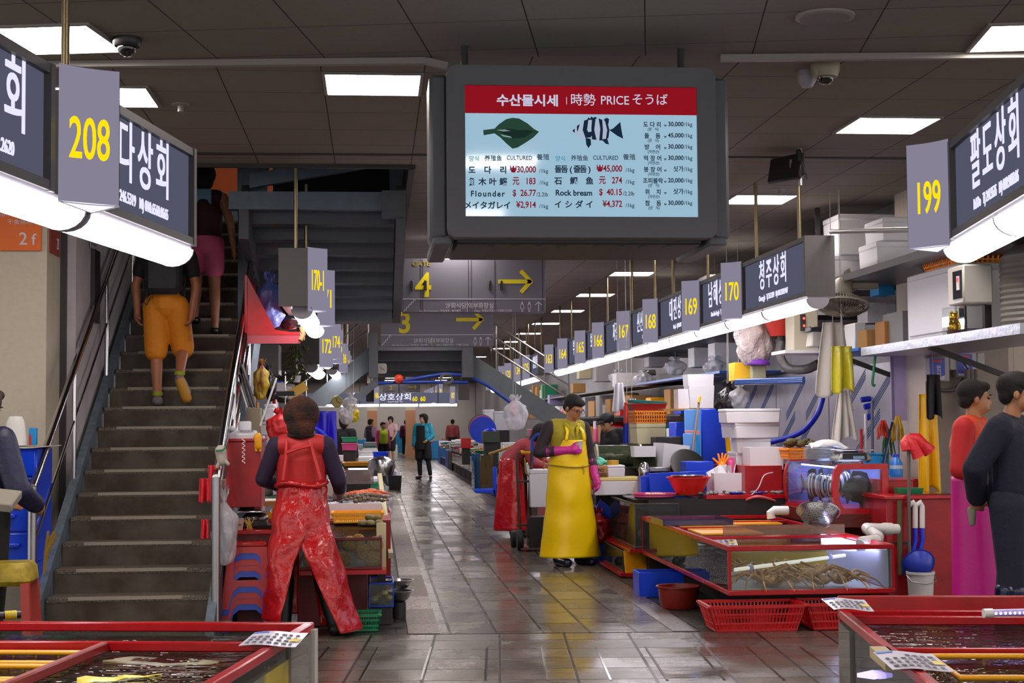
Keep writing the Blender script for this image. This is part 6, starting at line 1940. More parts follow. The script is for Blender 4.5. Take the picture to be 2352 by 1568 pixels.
rd = random.Random(9)
for k in range(40):
 x = rd.uniform(-.035, .035); y = rd.uniform(-.02, .02)
 b.tube([(-.02, y, -.05), (-.005 + x * .3, y, .1), (.03 + x, y, .2 + rd.uniform(-.02, .04))], .004, 5)
b.build('bristles', mat('straw', '9c7a2c', .8), t)
a, b = P(-60, 575, 11.72), P(95, 440, 11.72)
t = thing('floor_sign', 'orange second floor sign board on the front of the cream pillar', 'sign board', ((a.x + b.x) / 2, 11.735, a.z))
MB().box(0, 0, 0, b.x - a.x, .02, b.z - a.z + .35, .002).build('board', mat('sign_orange', 'd8661a', .5), t)
w = MB(); hw = (b.x - a.x) / 2
write(w, '2', hw - .13, -.012, .045, .095, .003, 1.0, bold=.01); write(w, 'f', hw - .055, -.012, .045, .085, .003, 1.0, bold=.01)
w.build('floor_numeral', m_wht, t); w = MB()
write(w, '건어물시장', hw - .1, -.012, .31, .06, .003, 1.0, 'RIGHT'); write(w, 'Dried Fish Market', hw - .11, -.012, .255, .032, .003, 1.0, 'RIGHT'); write(w, '干鱼商场', hw - .165 + .1, -.012, .2, .03, .003, 1.1, 'RIGHT')
w.build('white_lettering', m_wht, t)
t = thing('floor_sign', 'dark red second floor sign on the side of the cream pillar', 'sign board', (-2.425, 12.0, P(125, 585, 12).z))
MB().box(0, 0, 0, .012, .36, .6, .002).build('board', mat('sign_dark_red', '8e3420', .5), t)
w = MB(); write(w, '2f', 0, 0, .05, .09, .003, .8, M=frame_mtx((.009, .08, 0), (0, 1, 0))); w.build('floor_numeral', m_wht, t); w = MB()
write(w, '干鱼商场', 0, 0, .2, .03, .003, .8, M=frame_mtx((.009, .0, 0), (0, 1, 0)))
w.build('white_lettering', mat('dim_white', 'a99', .5) if False else m_wht, t)
q = P(193, 545, 13.0)
t = thing('calendar', 'paper calendar hanging on the stair wall', 'calendar', (-2.31, 13.0, q.z - .1))
MB().box(0, 0, 0, .006, .3, .24).build('page', mat('calendar_paper', 'a9a7b8', .7), t)
g = MB()
for i in range(6):
 for j in range(5):
  g.box(.004, -.11 + i * .042, .03 + j * .04, .002, .022, .02)
g.build('print', mat('calendar_ink', '4a4a5e', .7), t)
tag(MB().box(0, 0, 0, .03, .25, .6).build('notice', m_black, None, (-2.3, 13.05, P(192, 740, 13.0).z)), 'dark narrow frame on the stair wall below the calendar', 'frame')
# left stall by the woman in red
SD = 11.25
p, w, h = at(510, 1007, 600, 1165, 11.5, .4)
t = thing('cabinet', 'red plywood cabinet carrying the telephone behind the handrail', 'cabinet', (p.x, p.y, 0))
MB().box(0, 0, p.z, w, .4, h - .02, .004).build('body', RED, t)
MB().box(0, 0, p.z + h - .02, w + .03, .43, .02, .004).build('top_board', REDg, t)
for sx in (-1, 1):
 MB().box(sx * (w / 2 - .03), 0, 0, .05, .3, p.z).build('leg', RED, t)
q = P(558, 1003, 11.6)
t = thing('telephone', 'white desk telephone on the red cabinet', 'telephone', (q.x, 11.62, p.z + h))
MB().box(0, 0, 0, .2, .2, .05, .012, rx=.12).build('body', mat('phone_white', 'cfd0d8', .4), t)
MB().box(0, .12, .03, .1, .03, .1, .01, rx=-.2).build('document_stand', MATS['phone_white'], t)
MB().cap((-.085, -.08, .075), (-.085, .08, .075), .02).build('handset', MATS['phone_white'], t)
k_ = MB()
for i in range(4):
 for j in range(3):
  k_.box(-.01 + i * .026, -.06 + j * .03, .05 + j * .004, .018, .018, .006)
k_.build('keypad', mat('phone_grey', '8a8c92', .5), t)
MB().tube([(.02 + .012 * math.sin(k * 1.6), -.2 - .004 * (k % 2), .02 - .008 * k) for k in range(26)], .004, 6).build('coiled_cord', m_white, t)
t = thing('glove', 'yellow glove hanging over the red cabinet edge', 'glove', P(592, 1003, 11.47))
MB().cap((0, 0, .0), (.005, 0, -.07), .03, .026).build('palm', YEL, t, smooth='all')
MB().cap((-.015, 0, -.06), (-.01, 0, -.1), .011).cap((.012, 0, -.06), (.016, 0, -.1), .011).build('finger', YEL, t, smooth='all')
za = P(590, 1217, 11.2).z
t = thing('table', 'red table behind the stool stack', 'table', (P(600, 1217, 11.2).x, 11.5, 0))
MB().box(0, 0, za - .03, .36, .6, .03, .004).build('top', REDg, t)
MB().box(0, -.27, .02, .34, .02, za - .05).build('front_panel', mat('dark_red_panel', '5a0f12', .5), t)
for sx in (-1, 1):
 MB().box(sx * .16, .27, 0, .03, .03, za - .03).build('leg', RED, t)
q = P(549, 1215, 11.25)
t = thing('paper_cup', 'printed paper cup on the red table', 'cup', (q.x, 11.28, za))
MB().lathe([(.001, 0), (.024, 0), (.033, .075), (.035, .078), (.031, .078), (.022, .004), (.001, .004)], seg=22).build('body', mat('cup_paper', 'c9b7ab', .6), t)
w = MB(); write(w, 'Cafe', 0, -.031, .03, .016, .002); w.build('printed_lettering', mat('cup_ink', '6a3a2c', .6), t)
t = thing('weighing_scale', 'steel table scale behind the stool stack', 'scale', (P(585, 1190, 11.5).x, 11.55, za))
MB().ball((0, 0, .06), .1, .1, .06).build('body', mat('dark_chrome', '5a5654', .2, .9), t, smooth='all')
MB().box(0, 0, .12, .24, .24, .014, .004, rx=.1).build('pan', m_inox, t)
MB().box(.0, -.1, .0, .2, .05, .05, .01).build('base', m_black, t)
o = MB()
rd = random.Random(2)
for k in range(14):
 o.tube([(rd.uniform(-.02, .02), rd.uniform(-.02, .02), 0), (rd.uniform(-.06, .06), rd.uniform(-.03, .03), rd.uniform(.03, .09))], .003, 5)
tag(o.build('toothpicks', mat('pick_wood', 'c9a850', .6), None, (P(572, 1210, 11.25).x, 11.3, za)), 'tangle of yellow picks beside the paper cup', 'picks', kind='stuff')
t = thing('food_tray', 'black plastic food tray beside the woman in red', 'tray', (P(618, 1208, 11.3).x, 11.36, za))
MB().tray(.2, .16, .03, .004, 1.15).build('body', m_black, t)
t = thing('shelf_box', 'orange red box with a yellow rim behind the scale', 'box', (P(610, 1165, 12.2).x, 12.3, .0))
MB().box(0, 0, 0, .4, .3, .72).build('body', mat('orange_red_board', 'b8301c', .4), t)
MB().box(0, 0, .72, .3, .3, .05).build('tray', YEL, t)
tag(MB().box(0, 0, 0, .14, .14, .08).build('carton', CARD, None, (P(612, 1140, 12.25).x + .02, 12.3, .77)), 'small brown carton behind the woman in red', 'carton')
tag(MB().lathe([(.001, 0), (.1, .0), (.13, .08), (.001, .09)], seg=24).build('basin', mat('red_lid', 'c8201c', .35), None, (P(622, 1115, 12.3).x, 12.55, .72)), 'red round lid behind the woman in red', 'lid')
m_sr = mat('red_stool_plastic', 'b8141a', .35); m_sb = mat('blue_stool_plastic', '0c3fc0', .35)
def stool(label, loc, m, s=1.0, rz=0):
 t = thing('plastic_stool', label, 'stool', loc, rz, 'stacked plastic stools')
 hh_, wt, wb = .46, .26, .37
 MB().box(0, 0, hh_ - .035, wt, wt, .035, .012).build('seat', m, t)
 wl_ = MB()
 for q in range(4):
  R = Matrix.Rotation(q * PI / 2, 4, 'Z')
  def face(z): return wt / 2 + (wb - wt) / 2 * (1 - z / hh_)
  pts = [(-face(hh_ - .03), hh_ - .03), (face(hh_ - .03), hh_ - .03), (face(0), 0), (face(0) - .075, 0)]
  arch = []
  for k in range(9):
   a = PI * k / 8
   arch.append((math.cos(a) * .085, .12 + math.sin(a) * .05))
  poly = pts[:3] + [(face(0) - .07, 0), (.1, .12)] + arch[1:-1] + [(-.1, .12), (-face(0) + .07, 0), (-face(0), 0)]
  vs = []
  def P3(x, z): return R @ Vector((x, -face(z), z))
  def band(z0, z1, xs):
   for xa0, xa1, xb0, xb1 in xs:
    v = [P3(xa0, z0), P3(xa1, z0), P3(xb1, z1), P3(xb0, z1)]
    inn = [p - (R @ Vector((0, -1, 0))) * .006 for p in v]
    wl_.add(v + inn, [(0, 1, 2, 3), (7, 6, 5, 4), (0, 4, 5, 1), (1, 5, 6, 2), (2, 6, 7, 3), (3, 7, 4, 0)])
  f = face
  zt0, zt1, zt2, zt3, zt4 = 0, .12, .2, .36, hh_ - .03
  band(zt0, zt1, [(-f(zt0), -f(zt0) + .055, -f(zt1) , -f(zt1) + .07), (f(zt0) - .055, f(zt0), f(zt1) - .07, f(zt1))])
  band(zt1, .155, [(-f(zt1), -f(zt1) + .07, -f(.155), -.06), (f(zt1) - .07, f(zt1), .06, f(.155))])
  band(.155, zt2, [(-f(.155), f(.155), -f(zt2), f(zt2))])
  band(zt2, zt3, [(-f(zt2), -f(zt2) + .06, -f(zt3), -f(zt3) + .055), (f(zt2) - .06, f(zt2), f(zt3) - .055, f(zt3))])
  band(zt3, .385, [(-f(zt3), -f(zt3) + .055, -f(.385), -.055), (f(zt3) - .055, f(zt3), .055, f(.385))])
  band(.385, zt4, [(-f(.385), f(.385), -f(zt4), f(zt4))])
 wl_.build('skirt', m, t, smooth=False)
 s_ = MB()
 for k in range(5):
  s_.box(-.09 + k * .045, 0, hh_ - .001, .008, .2, .003)
 s_.build('grip_rib', m, t)
 t.scale = (s, s, s)
 return t
q = G(560, 1425, 0)
q = Vector((P(565, 1425, 11.0).x, 11.2, 0))
sc_ = 1.0
labs = ['red stool topmost in the stool stack by the stairs', 'blue stool second in the stool stack by the stairs', 'red stool third in the stool stack by the stairs', 'red stool fourth in the stool stack by the stairs', 'blue stool lowest in the stool stack by the stairs']
for k, (lab, m) in enumerate(zip(labs, (m_sr, m_sb, m_sr, m_sr, m_sb))):
 stool(lab, (q.x, q.y, .16 - .04 * k), m, 1.0 - .004 * k, .04)
tag(MB().box(0, 0, 0, .3, .3, .45).build('crate', DK, None, (P(520, 1400, 11.6).x, 11.75, 0)), 'dark crate behind the stool stack', 'crate')
HX = SX1 + .1
sack('plastic_bag', 'big clear plastic bag hanging on the outside of the handrail', (P(515, 1292, 10.75).x, 10.8, P(515, 1300, 10.75).z), .17, .16, .5, BAGC, seed=21, neck=.2)
drape('rag', 'red rubber glove hanging on the handrail post, upper one', (P(478, 1068, 10.72), P(505, 1068, 10.72)), .24, mat('red_rubber', 'd0222c', .35), 'glove', 3, .02, flare=.9)
drape('rag', 'red cloth corner sticking out left of the handrail post', (P(458, 1112, 10.8), P(480, 1085, 10.8)), .16, MATS['red_rubber'], 'cloth', 2, .015, flare=1.2)
drape('rag', 'red cloth corner low on the handrail post', (P(462, 1205, 10.8), P(478, 1180, 10.8)), .13, MATS['red_rubber'], 'cloth', 2, .015, flare=1.2)
t = thing('glove', 'pair of pale cotton gloves tied to the handrail', 'gloves', P(507, 1045, 10.7))
MB().cap((0, 0, .03), (.01, -.01, -.04), .04, .035).cap((.02, -.02, -.03), (.05, -.02, -.06), .018, .014).cap((0, -.02, -.04), (-.02, -.02, -.08), .018, .014).build('glove', mat('pale_cotton', 'a9a096', .9), t, smooth='all')
MB().tube([(-.03, -.045, .03), (.02, -.05, .035), (.04, -.03, .06)], .006, 6).build('cord', GRN, t)
drape('towel', 'pinkish cloth hanging below the red glove', (P(500, 1100, 10.9), P(518, 1100, 10.9)), .3, mat('pinkish_cloth', '9a8580', .9), 'towel', 2, .015)
TX1 = .04
zf0, zf1 = P(820, 1308, 11.2).z, P(820, 1234, 11.2).z
t = glass_tank('glass tank of round yellow-brown shellfish beside the woman in red', ((TX1 - .55 + 0) / 2 - .0, 12.1, zf0), .62, 1.8, zf1 - zf0, mat('dark_red_edge', '5e1216', .35), fw=.022, water=.93, wm=WATER)
sx_ = t.location.x
m_squirt = mat('knobbly_yellow_brown', 'b8902c', .6, bump=1.0, bscale=90, var=.4, vscale=60)
s0 = None
for x, z, r in ((.26, .17, .058), (.17, .12, .06), (.24, .07, .066), (.08, .18, .056), (.02, .06, .062), (.14, .2, .05), (-.1, .12, .06), (-.2, .06, .06)):
 lo_ = (sx_ + x, 11.30, zf0 + z)
 lab = 'round yellow-brown shellfish against the front glass, beside the woman in red'
 if s0 is None:
  s0 = tag(MB().ball((0, 0, 0), .06, .035, .06, 18, 12).build('sea_squirt', m_squirt, None, lo_, smooth='all'), lab, 'shellfish', 'round shellfish in the left tank')
 else:
  q_ = dup(s0, lo_); q_.scale = (r / .06, 1, r / .06); q_.rotation_euler = (0, x * 9, 0)
tag(MB().box(0, 0, 0, .68, 1.9, .03).build('tank_board', REDg, None, (sx_, 12.1, zf0 - .03)), 'red board under the tank of round shellfish', 'board')
tag(MB().box(0, 0, 0, .5, 1.7, zf0 - .03).build('tank_stand', mat('dark_red_panel', '5a0f12', .5), None, (sx_ - .05, 12.15, 0)), 'dark red stand under the tank of round shellfish', 'stand')
tag(MB().box(0, 0, 0, .07, .03, .33, .003).build('end_board', mat('cream_board', 'cfc59c', .5), None, (P(876, 1308, 11.35).x, 11.4, P(876, 1306, 11.35).z)), 'cream board standing at the aisle end of the shellfish tank', 'board')
tag(MB().box(0, 0, 0, .06, .06, P(876, 1306, 11.35).z).build('post', DK, None, (P(876, 1308, 11.35).x, 11.4, 0)), 'dark post under the cream end board', 'post')
z0_ = P(872, 1398, 11.25).z
t = glass_tank('small glass tank of pale fish low by the aisle, beside the green basket', (P(876, 1398, 11.25).x, 11.5, .13), .18, .5, P(876, 1338, 11.25).z - .13, BLU, fw=.012, water=.85, wm=WATER)
for k in range(4):
 tag(MB().ball((0, 0, 0), .03, .07, .02, 12, 8).build('small_fish', mat('pale_yellow_fish', 'a8964a', .4), None, (t.location.x - .05 + .035 * k, 11.35 + .05 * (k % 2), .18 + .02 * (k % 3)), smooth='all'), 'pale yellow fish in the small low tank', 'fish', 'fish in the small low tank')
tag(MB().box(0, 0, 0, .16, .4, .125).build('tank_block', m_dark, None, (t.location.x, 11.5, 0)), 'dark block under the small low tank', 'block')
q = G(838, 1440, 0)
basket('plastic_basket', 'small green slatted basket on the floor by the woman in red', (P(838, 1440, 11.0).x, 11.05, 0.0), .21, .26, .12, GRN, tx=1.15, n=14)
q = P(912, 1345, 11.6)
o = colander('upper steel colander stacked at the aisle edge beside the shellfish tank', (P(916, 1340, 11.6).x, 11.65, .21), .105, .075, PERF)
o = colander('lower steel bowl stacked at the aisle edge beside the shellfish tank', (P(917, 1350, 11.6).x, 11.65, .12), .1, .085, m_inoxd)
tag(MB().lathe([(.05, 0), (.05, .12)], seg=16).build('stand', m_dark, None, (P(917, 1350, 11.6).x, 11.65, 0)), 'dark stand under the two steel bowls', 'stand')
zc_ = .66
p, w, h = at(760, 1181, 882, 1206, 12.75, .3)
basket('plastic_basket', 'orange yellow slatted basket on the shellfish tank', (p.x, p.y, zf1 + .005), w * .95, .3, .085, YEL, tx=1.08, n=24)
q = P(852, 1208, 12.25)
t = thing('plate', 'dark plate of greenish clams on the shellfish tank corner', 'plate', (q.x, 12.3, zf1 + .003))
MB().lathe([(.001, 0), (.09, .0), (.105, .02), (.1, .02), (.001, .008)], seg=28).build('dish', m_dark, t)
m_clam = mat('clam_shell', '8c7f52', .5, bump=.4, bscale=50, var=.3)
s0 = None
for k, (x, y, z) in enumerate(((-.06, -.03, .035), (0, -.05, .035), (.065, -.03, .035), (-.01, .0, .075), (.04, .02, .07))):
 lo_ = (q.x + x, 12.3 + y, zf1 + z)
 lab = 'greenish clam on the dark plate, %s' % ['left front one', 'front middle one', 'right front one', 'topmost one', 'rear right one'][k]
 if s0 is None:
  s0 = tag(MB().ball((0, 0, 0), .045, .035, .026, 16, 10).build('clam', m_clam, None, lo_, smooth='all'), lab, 'clam', 'clams on the dark plate')
 else:
  q_ = dup(s0, lo_, None, lab); q_.rotation_euler = (.1 * k, .1, .7 * k)
p, w, h = at(748, 1150, 877, 1184, 13.2, .75)
tz = zf1 + .01
tag(MB().box(0, 0, 0, .72, 1.1, tz - .005).build('counter', RED, None, (p.x - .05, 13.62, 0)), 'red counter under the foam tray of ice', 'counter')
t = thing('foam_tray', 'white foam tray heaped with ice, beside the woman in red', 'foam box', (p.x, 13.6, tz))
MB().tray(w, .75, .13, .03, 1.05).build('body', WH, t)
tag(MB().grid(lambda u, v: ((u - .5) * w * .92, (v - .5) * .7, .10 + .05 * math.sin(PI * u) * math.sin(PI * v) + .018 * noise.noise(Vector((u * 9, v * 12, 1)))), 30, 26, .01).build('crushed_ice', ICE, t, smooth='all'), 'crushed ice heaped in the foam tray', 'ice', kind='stuff') if False else MB().grid(lambda u, v: ((u - .5) * w * .92, (v - .5) * .7, .10 + .05 * math.sin(PI * u) * math.sin(PI * v) + .018 * noise.noise(Vector((u * 9, v * 12, 1)))), 30, 26, .01).build('crushed_ice', ICE, t, smooth='all')
m_prb = mat('brown_prawn', '6f5a40', .35, var=.5, vscale=60, col2='33281e'); m_pro = mat('orange_prawn', 'd2683c', .35)
def prawn(lab, loc, m, rz, s=1.0, g='brown prawns on the ice'):
 t = thing('prawn', lab, 'prawn', loc, rz, g)
 b = MB()
 for k in range(7):
  b.ball((-.09 + .03 * k, 0, .012 * math.sin(k * .5)), .021, .018 - .0012 * k, .018 - .001 * k, 10, 6)
 b.build('body', m, t, smooth='all')
 MB().prism([(.09, -.012), (.135, -.03), (.14, .03), (.09, .012)], (0, 0, 0), (1, 0, 0), (0, 1, 0), (0, 0, .006)).build('tail_fan', m, t)
 a = MB()
 for sd in (-1, 1):
  a.tube([(-.1, sd * .006, .01), (-.16, sd * .03, .02), (-.2, sd * .02, .0)], .0018, 5)
 a.build('antenna', m, t)
 t.scale = (s, s, s)
 return t
b0 = prawn('brown striped prawn lying in front on the ice', (p.x + .13, 13.3, tz + .145), m_prb, .05, 1.25)
for k, (x, y, z, rz) in enumerate(((.05, 13.36, .155, 3.0), (.15, 13.42, .17, -.15), (.0, 13.44, .165, .2), (.1, 13.5, .175, 2.9))):
 dup(b0, (p.x + x, y, tz + z), rz, 'brown striped prawn on the ice, %s from the front' % order[k + 1])
o0 = prawn('orange prawn at the front of the orange heap', (p.x + .12, 13.58, tz + .185), m_pro, .4, 1.1, 'orange prawns on the ice')
for k, (x, y, z, rz) in enumerate(((.17, 13.62, .2, -.4), (.08, 13.66, .2, 1.0), (.15, 13.7, .21, 2.0), (.2, 13.55, .18, -1.2), (.04, 13.6, .19, .1))):
 dup(o0, (p.x + x, y, tz + z), rz, 'orange prawn on the ice heap, %s from the front' % order[k + 1])
for k, x in enumerate((-.22, -.16, -.1)):
 prawn('grey prawn on the left of the ice, %s from the woman' % order[k], (p.x + x, 13.4 + .06 * k, tz + .14), mat('grey_prawn', '5a564e', .4, var=.5, vscale=50), 1.2 + k, .9, 'grey prawns on the ice')
a, b = P(897, 1190, 13.0), P(872, 1092, 14.8)
tag(MB().bar((a.x, a.y, .35), (b.x, b.y, b.z), .04, .05).build('foam_strip', mat('yellowed_white', 'c9c09c', .5)), 'long yellowed strip slanting along the aisle edge of the left stall', 'strip')
o = tag(MB().box(0, 0, 0, .02, .5, .35, .008).build('plastic_tray', REDp, None, (.14, 14.6, .3)), 'red tray standing on edge at the aisle side of the left stall', 'tray')
tag(MB().box(0, 0, 0, .06, 2.2, .55).build('side_panel_board', DK, None, (.06, 14.0, 0)), 'dark side panel of the left counter facing the aisle', 'panel')
# people
def fuse(caps, balls, vox, name, m, parent, smooth=4, extra=None):
 """one continuous surface from overlapping rounded limbs"""
 mb = MB()
 for c in caps:
  mb.cap(*c, seg=14)
 for b in balls:
  mb.ball(b[0], b[1], b[2], b[3], 18, 12, b[4] if len(b) > 4 else None)
 me = mb.mesh('tmp', m)
 o = bpy.data.objects.new('tmp', me)
 COL.objects.link(o)
 r = o.modifiers.new('r', 'REMESH'); r.mode = 'VOXEL'; r.voxel_size = vox
 s = o.modifiers.new('s', 'SMOOTH'); s.iterations = smooth; s.factor = .5
 dg = bpy.context.evaluated_depsgraph_get()
 out = bpy.data.meshes.new_from_object(o.evaluated_get(dg))
 bpy.data.objects.remove(o)
 out.name = name
 out.materials.clear(); out.materials.append(m)
 out.polygons.foreach_set('use_smooth', [True] * len(out.polygons))
 return put(name, out, parent)
SKIN = mat('skin_tan', 'b07a55', .5)
SKIN2 = mat('skin_light', 'bd8a68', .5)
V = Vector
def person(label, loc, rz, h, pose, wear, vox=.012, skin=SKIN, hair=None, face=True, hands=True, parts=('skin',)):
 """pose: joints in metres for a 1.70 m figure facing -y; wear: list of (name, material, kind, ...)"""
 t = thing('person', label, 'person', loc, rz)
 k = h / 1.7
 t.scale = (k, k, k)
 J = dict(pel=V((0, 0, .93)), waist=V((0, .0, 1.06)), chest=V((0, .01, 1.26)), neck=V((0, .02, 1.42)), head=V((0, -.005, 1.565)), look=V((0, -1, 0)),
 sl=V((.18, .02, 1.37)), sr=V((-.18, .02, 1.37)), el=V((.235, .04, 1.11)), er=V((-.235, .04, 1.11)), wl=V((.245, -.02, .87)), wr=V((-.245, -.02, .87)),
 hl=V((.09, 0, .9)), hr=V((-.09, 0, .9)), kl=V((.1, -.01, .5)), kr=V((-.1, -.01, .5)), al=V((.11, .03, .09)), ar=V((-.11, .03, .09)), tl=V((.12, -.15, .035)), tr=V((-.12, -.15, .035)))
 for n, p in pose.items():
  J[n] = V(p)
 L = J['look'].normalized()
 up = V((0, 0, 1)); side = L.cross(up).normalized(); up = side.cross(L).normalized()
 hd = J['head']
 R = Matrix((side, -L, up)).transposed()
 def hp(x, y, z): return hd + R @ V((x, y, z))
 caps = [(J['pel'], J['waist'], .125, .115), (J['waist'], J['chest'], .115, .13), (J['chest'], J['neck'] - V((0, 0, .03)), .12, .06), (J['neck'] - V((0, 0, .05)), hd + V((0, .0, -.02)), .055, .05),
 (J['sl'] * .95 + J['sr'] * .05, J['sr'] * .95 + J['sl'] * .05, .058, .058), (J['hl'], J['hr'], .088, .088), (J['chest'] + V((.07, -.02, .02)), J['waist'] + V((.05, -.01, 0)), .09, .08), (J['chest'] + V((-.07, -.02, .02)), J['waist'] + V((-.05, -.01, 0)), .09, .08)]
 for s in 'lr':
  caps += [(J['s' + s], J['e' + s], .055, .042), (J['e' + s], J['w' + s], .042, .03), (J['h' + s], J['k' + s], .085, .058), (J['k' + s], J['k' + s].lerp(J['a' + s], .35), .055, .056), (J['k' + s].lerp(J['a' + s], .35), J['a' + s], .056, .037), (J['a' + s] - V((0, 0, .04)), J['t' + s], .042, .034)]
 balls = [(hp(0, .015, .035), .078, .095, .09, R), (hp(0, -.03, -.03), .06, .068, .075, R), (hp(0, -.045, -.075), .038, .035, .03, R)]
 if face:
  balls += [(hp(0, -.1, -.015), .013, .018, .022, R), (hp(0, -.094, .015), .009, .012, .03, R), (hp(0, -.088, -.058), .025, .014, .009, R), (hp(0, -.088, -.074), .02, .014, .008, R), (hp(.035, -.075, .03), .02, .012, .008, R), (hp(-.035, -.075, .03), .02, .012, .008, R)]
 for s in (-1, 1):
  balls.append((hp(s * .08, .01, -.005), .012, .02, .033, R))
 gl = {}
 for s, sg in (('l', 1), ('r', -1)):
  e, w = J['e' + s], J['w' + s]
  d = (w - e).normalized()
  pal = w + d * .055
  n = J.get('palm' + s, V((-sg, 0, 0)))
  n = (n - d * n.dot(d)).normalized()
  sd = d.cross(n).normalized()
  hc = [(w, pal, .028, .034), (w + sd * .015, pal + sd * .022 + d * .01, .024, .022), (w - sd * .015, pal - sd * .022 + d * .01, .024, .022)]
  curl = J.get('curl' + s, .5); curl = curl if isinstance(curl, float) else curl[0]
  if hands:
   for q, ln in ((-1.5, .058), (-.5, .07), (.5, .073), (1.5, .062)):
    a = pal + sd * (q * .019) + d * .03
    d1 = (d * math.cos(curl) + n * math.sin(curl)); d2 = (d * math.cos(curl * 2.2) + n * math.sin(curl * 2.2))
    m1 = a + d1 * ln * .55; m2 = m1 + d2 * ln * .5
    hc += [(a, m1, .0105, .0095), (m1, m2, .0095, .008)]
   ts = J.get('thumb' + s, None)
   tb = w + d * .03 + sd * .03
   td = (d * .55 + sd * .65 + n * .4).normalized()
   hc += [(tb, tb + td * .045, .013, .011), (tb + td * .045, tb + td * .045 + (td + n * .5 + d * .4).normalized() * .035, .011, .009)]
  else:
   hc += [(pal, pal + d * .07, .03, .02)]
  gl[s] = hc
  caps += hc
 fuse(caps, balls, vox, 'body', skin, t, 3)
 def limb(a, b, r0, r1, f=1.0):
  return (a, a.lerp(b, f), r0, r0 + (r1 - r0) * f)
 for wname, m, kind, *arg in wear:
  g = arg[0] if arg else 0.0
  c, b_ = [], []
  if kind in ('vest', 'tee', 'top'):
   o_ = g
   lowz = arg[1] if len(arg) > 1 else 0.0
   base = J['pel'].lerp(J['waist'], .4 - lowz)
   c = [(base, J['waist'], .135 + o_, .13 + o_), (J['waist'], J['chest'], .128 + o_, .14 + o_), (J['chest'], J['neck'] - V((0, 0, .045)), .128 + o_, .07 + o_), (J['sl'] * (.84 if kind == 'vest' else .95) + J['sr'] * (.16 if kind == 'vest' else .05), J['sr'] * (.84 if kind == 'vest' else .95) + J['sl'] * (.16 if kind == 'vest' else .05), .068 + o_ * (1.0 if kind == 'vest' else .7), .068 + o_ * (1.0 if kind == 'vest' else .7)),
   (J['chest'] + V((.07, -.02, .02)), base + V((.06, -.01, 0)), .1 + o_, .098 + o_), (J['chest'] + V((-.07, -.02, .02)), base + V((-.06, -.01, 0)), .1 + o_, .098 + o_)]
   for s in 'lr':
    if kind != 'vest':
     f = .55 if kind == 'tee' else 1.0
     c.append(limb(J['s' + s], J['e' + s], .066 + o_, .054 + o_, f))
     if kind == 'top':
      ff = arg[2] if len(arg) > 2 else .93
      c.append(limb(J['e' + s], J['w' + s], .054 + o_, .04 + o_, ff))
  elif kind == 'legs':
   f = arg[1] if len(arg) > 1 else .95
   c = [(J['waist'] - V((0, 0, .04)), J['pel'], .13 + g, .135 + g), (J['hl'], J['hr'], .098 + g, .098 + g)]
   for s in 'lr':
    if f <= .5:
     c.append(limb(J['h' + s], J['k' + s], .1 + g, .085 + g, f * 2))
    else:
     c += [limb(J['h' + s], J['k' + s], .1 + g, .07 + g), limb(J['k' + s], J['a' + s], .07 + g, .055 + g, (f - .5) * 2)]
  elif kind == 'shoes':
   for s in 'lr':
    d = J['t' + s] - J['a' + s]
    c += [(J['a' + s] - V((0, 0, .045)), J['t' + s], .046 + g, .042 + g)]
  elif kind == 'boots':
   for s in 'lr':
    c += [(J['k' + s].lerp(J['a' + s], .25), J['a' + s], .075 + g, .06 + g), (J['a' + s] - V((0, 0, .04)), J['t' + s], .055 + g, .048 + g)]
  elif kind == 'gloves':
   for s in 'lr':
    f = arg[1] if len(arg) > 1 else .4
    c = [(q[0], q[1], q[2] + .004, q[3] + .004) for q in gl[s]] + [(J['e' + s].lerp(J['w' + s], f), J['w' + s], .052 + g, .04 + g)]
    fuse(c, [], vox * .8, wname, m, t, 2)
   continue
  elif kind == 'hair':
   full = g
   b_ = [(hp(0, .03, .05), .092, .1, .088, R), (hp(0, -.045, .088), .07, .05, .035, R)]
   if full > 0:
    b_ += [(hp(0, .05, .03), .1 + full, .1 + full, .1 + full, R), (hp(0, .07, -.03 - full), .085 + full * .6, .06 + full * .5, .075 + full, R), (hp(0, -.03, .09 + full * .4), .08 + full * .5, .06, .04, R)]
   else:
    b_ += [(hp(0, .065, -.01), .075, .05, .06, R), (hp(.066, .02, .02), .022, .045, .045, R), (hp(-.066, .02, .02), .022, .045, .045, R)]
  elif kind == 'cap':
   b_ = [(hp(0, .012, .07), .094, .11, .07, R), (hp(0, -.11, .062), .07, .06, .012, R)]
  elif kind == 'hood':
   c = [(J['neck'] + V((-.06, .02, 0)), J['neck'] + V((.06, .02, 0)), .05, .05)]
  o = fuse(c, b_, vox, wname, m, t, 3 if kind != 'hair' else 2)
 if face:
  for s in (-1, 1):
   MB().ball(hp(s * .032, -.083, .012), .011, .008, .007, 10, 6, R).build('eye', mat('eye_dark', '16110f', .2), t, smooth='all')
   MB().ball(hp(s * .034, -.092, .034), .02, .006, .005, 10, 6, R).build('eyebrow', mat('hair_black', '15120f', .85), t, smooth='all')
  MB().ball(hp(0, -.102, -.066), .02, .004, .004, 10, 5, R).build('mouth', mat('lip', '7d4038', .5), t, smooth='all')
 return t, J, hp, R
HAIRB = mat('hair_black', '15120f', .85, bump=.3, bscale=120)
HAIRR = mat('hair_auburn', '4a2412', .9, bump=.8, bscale=50, col2='150c08', vscale=12)
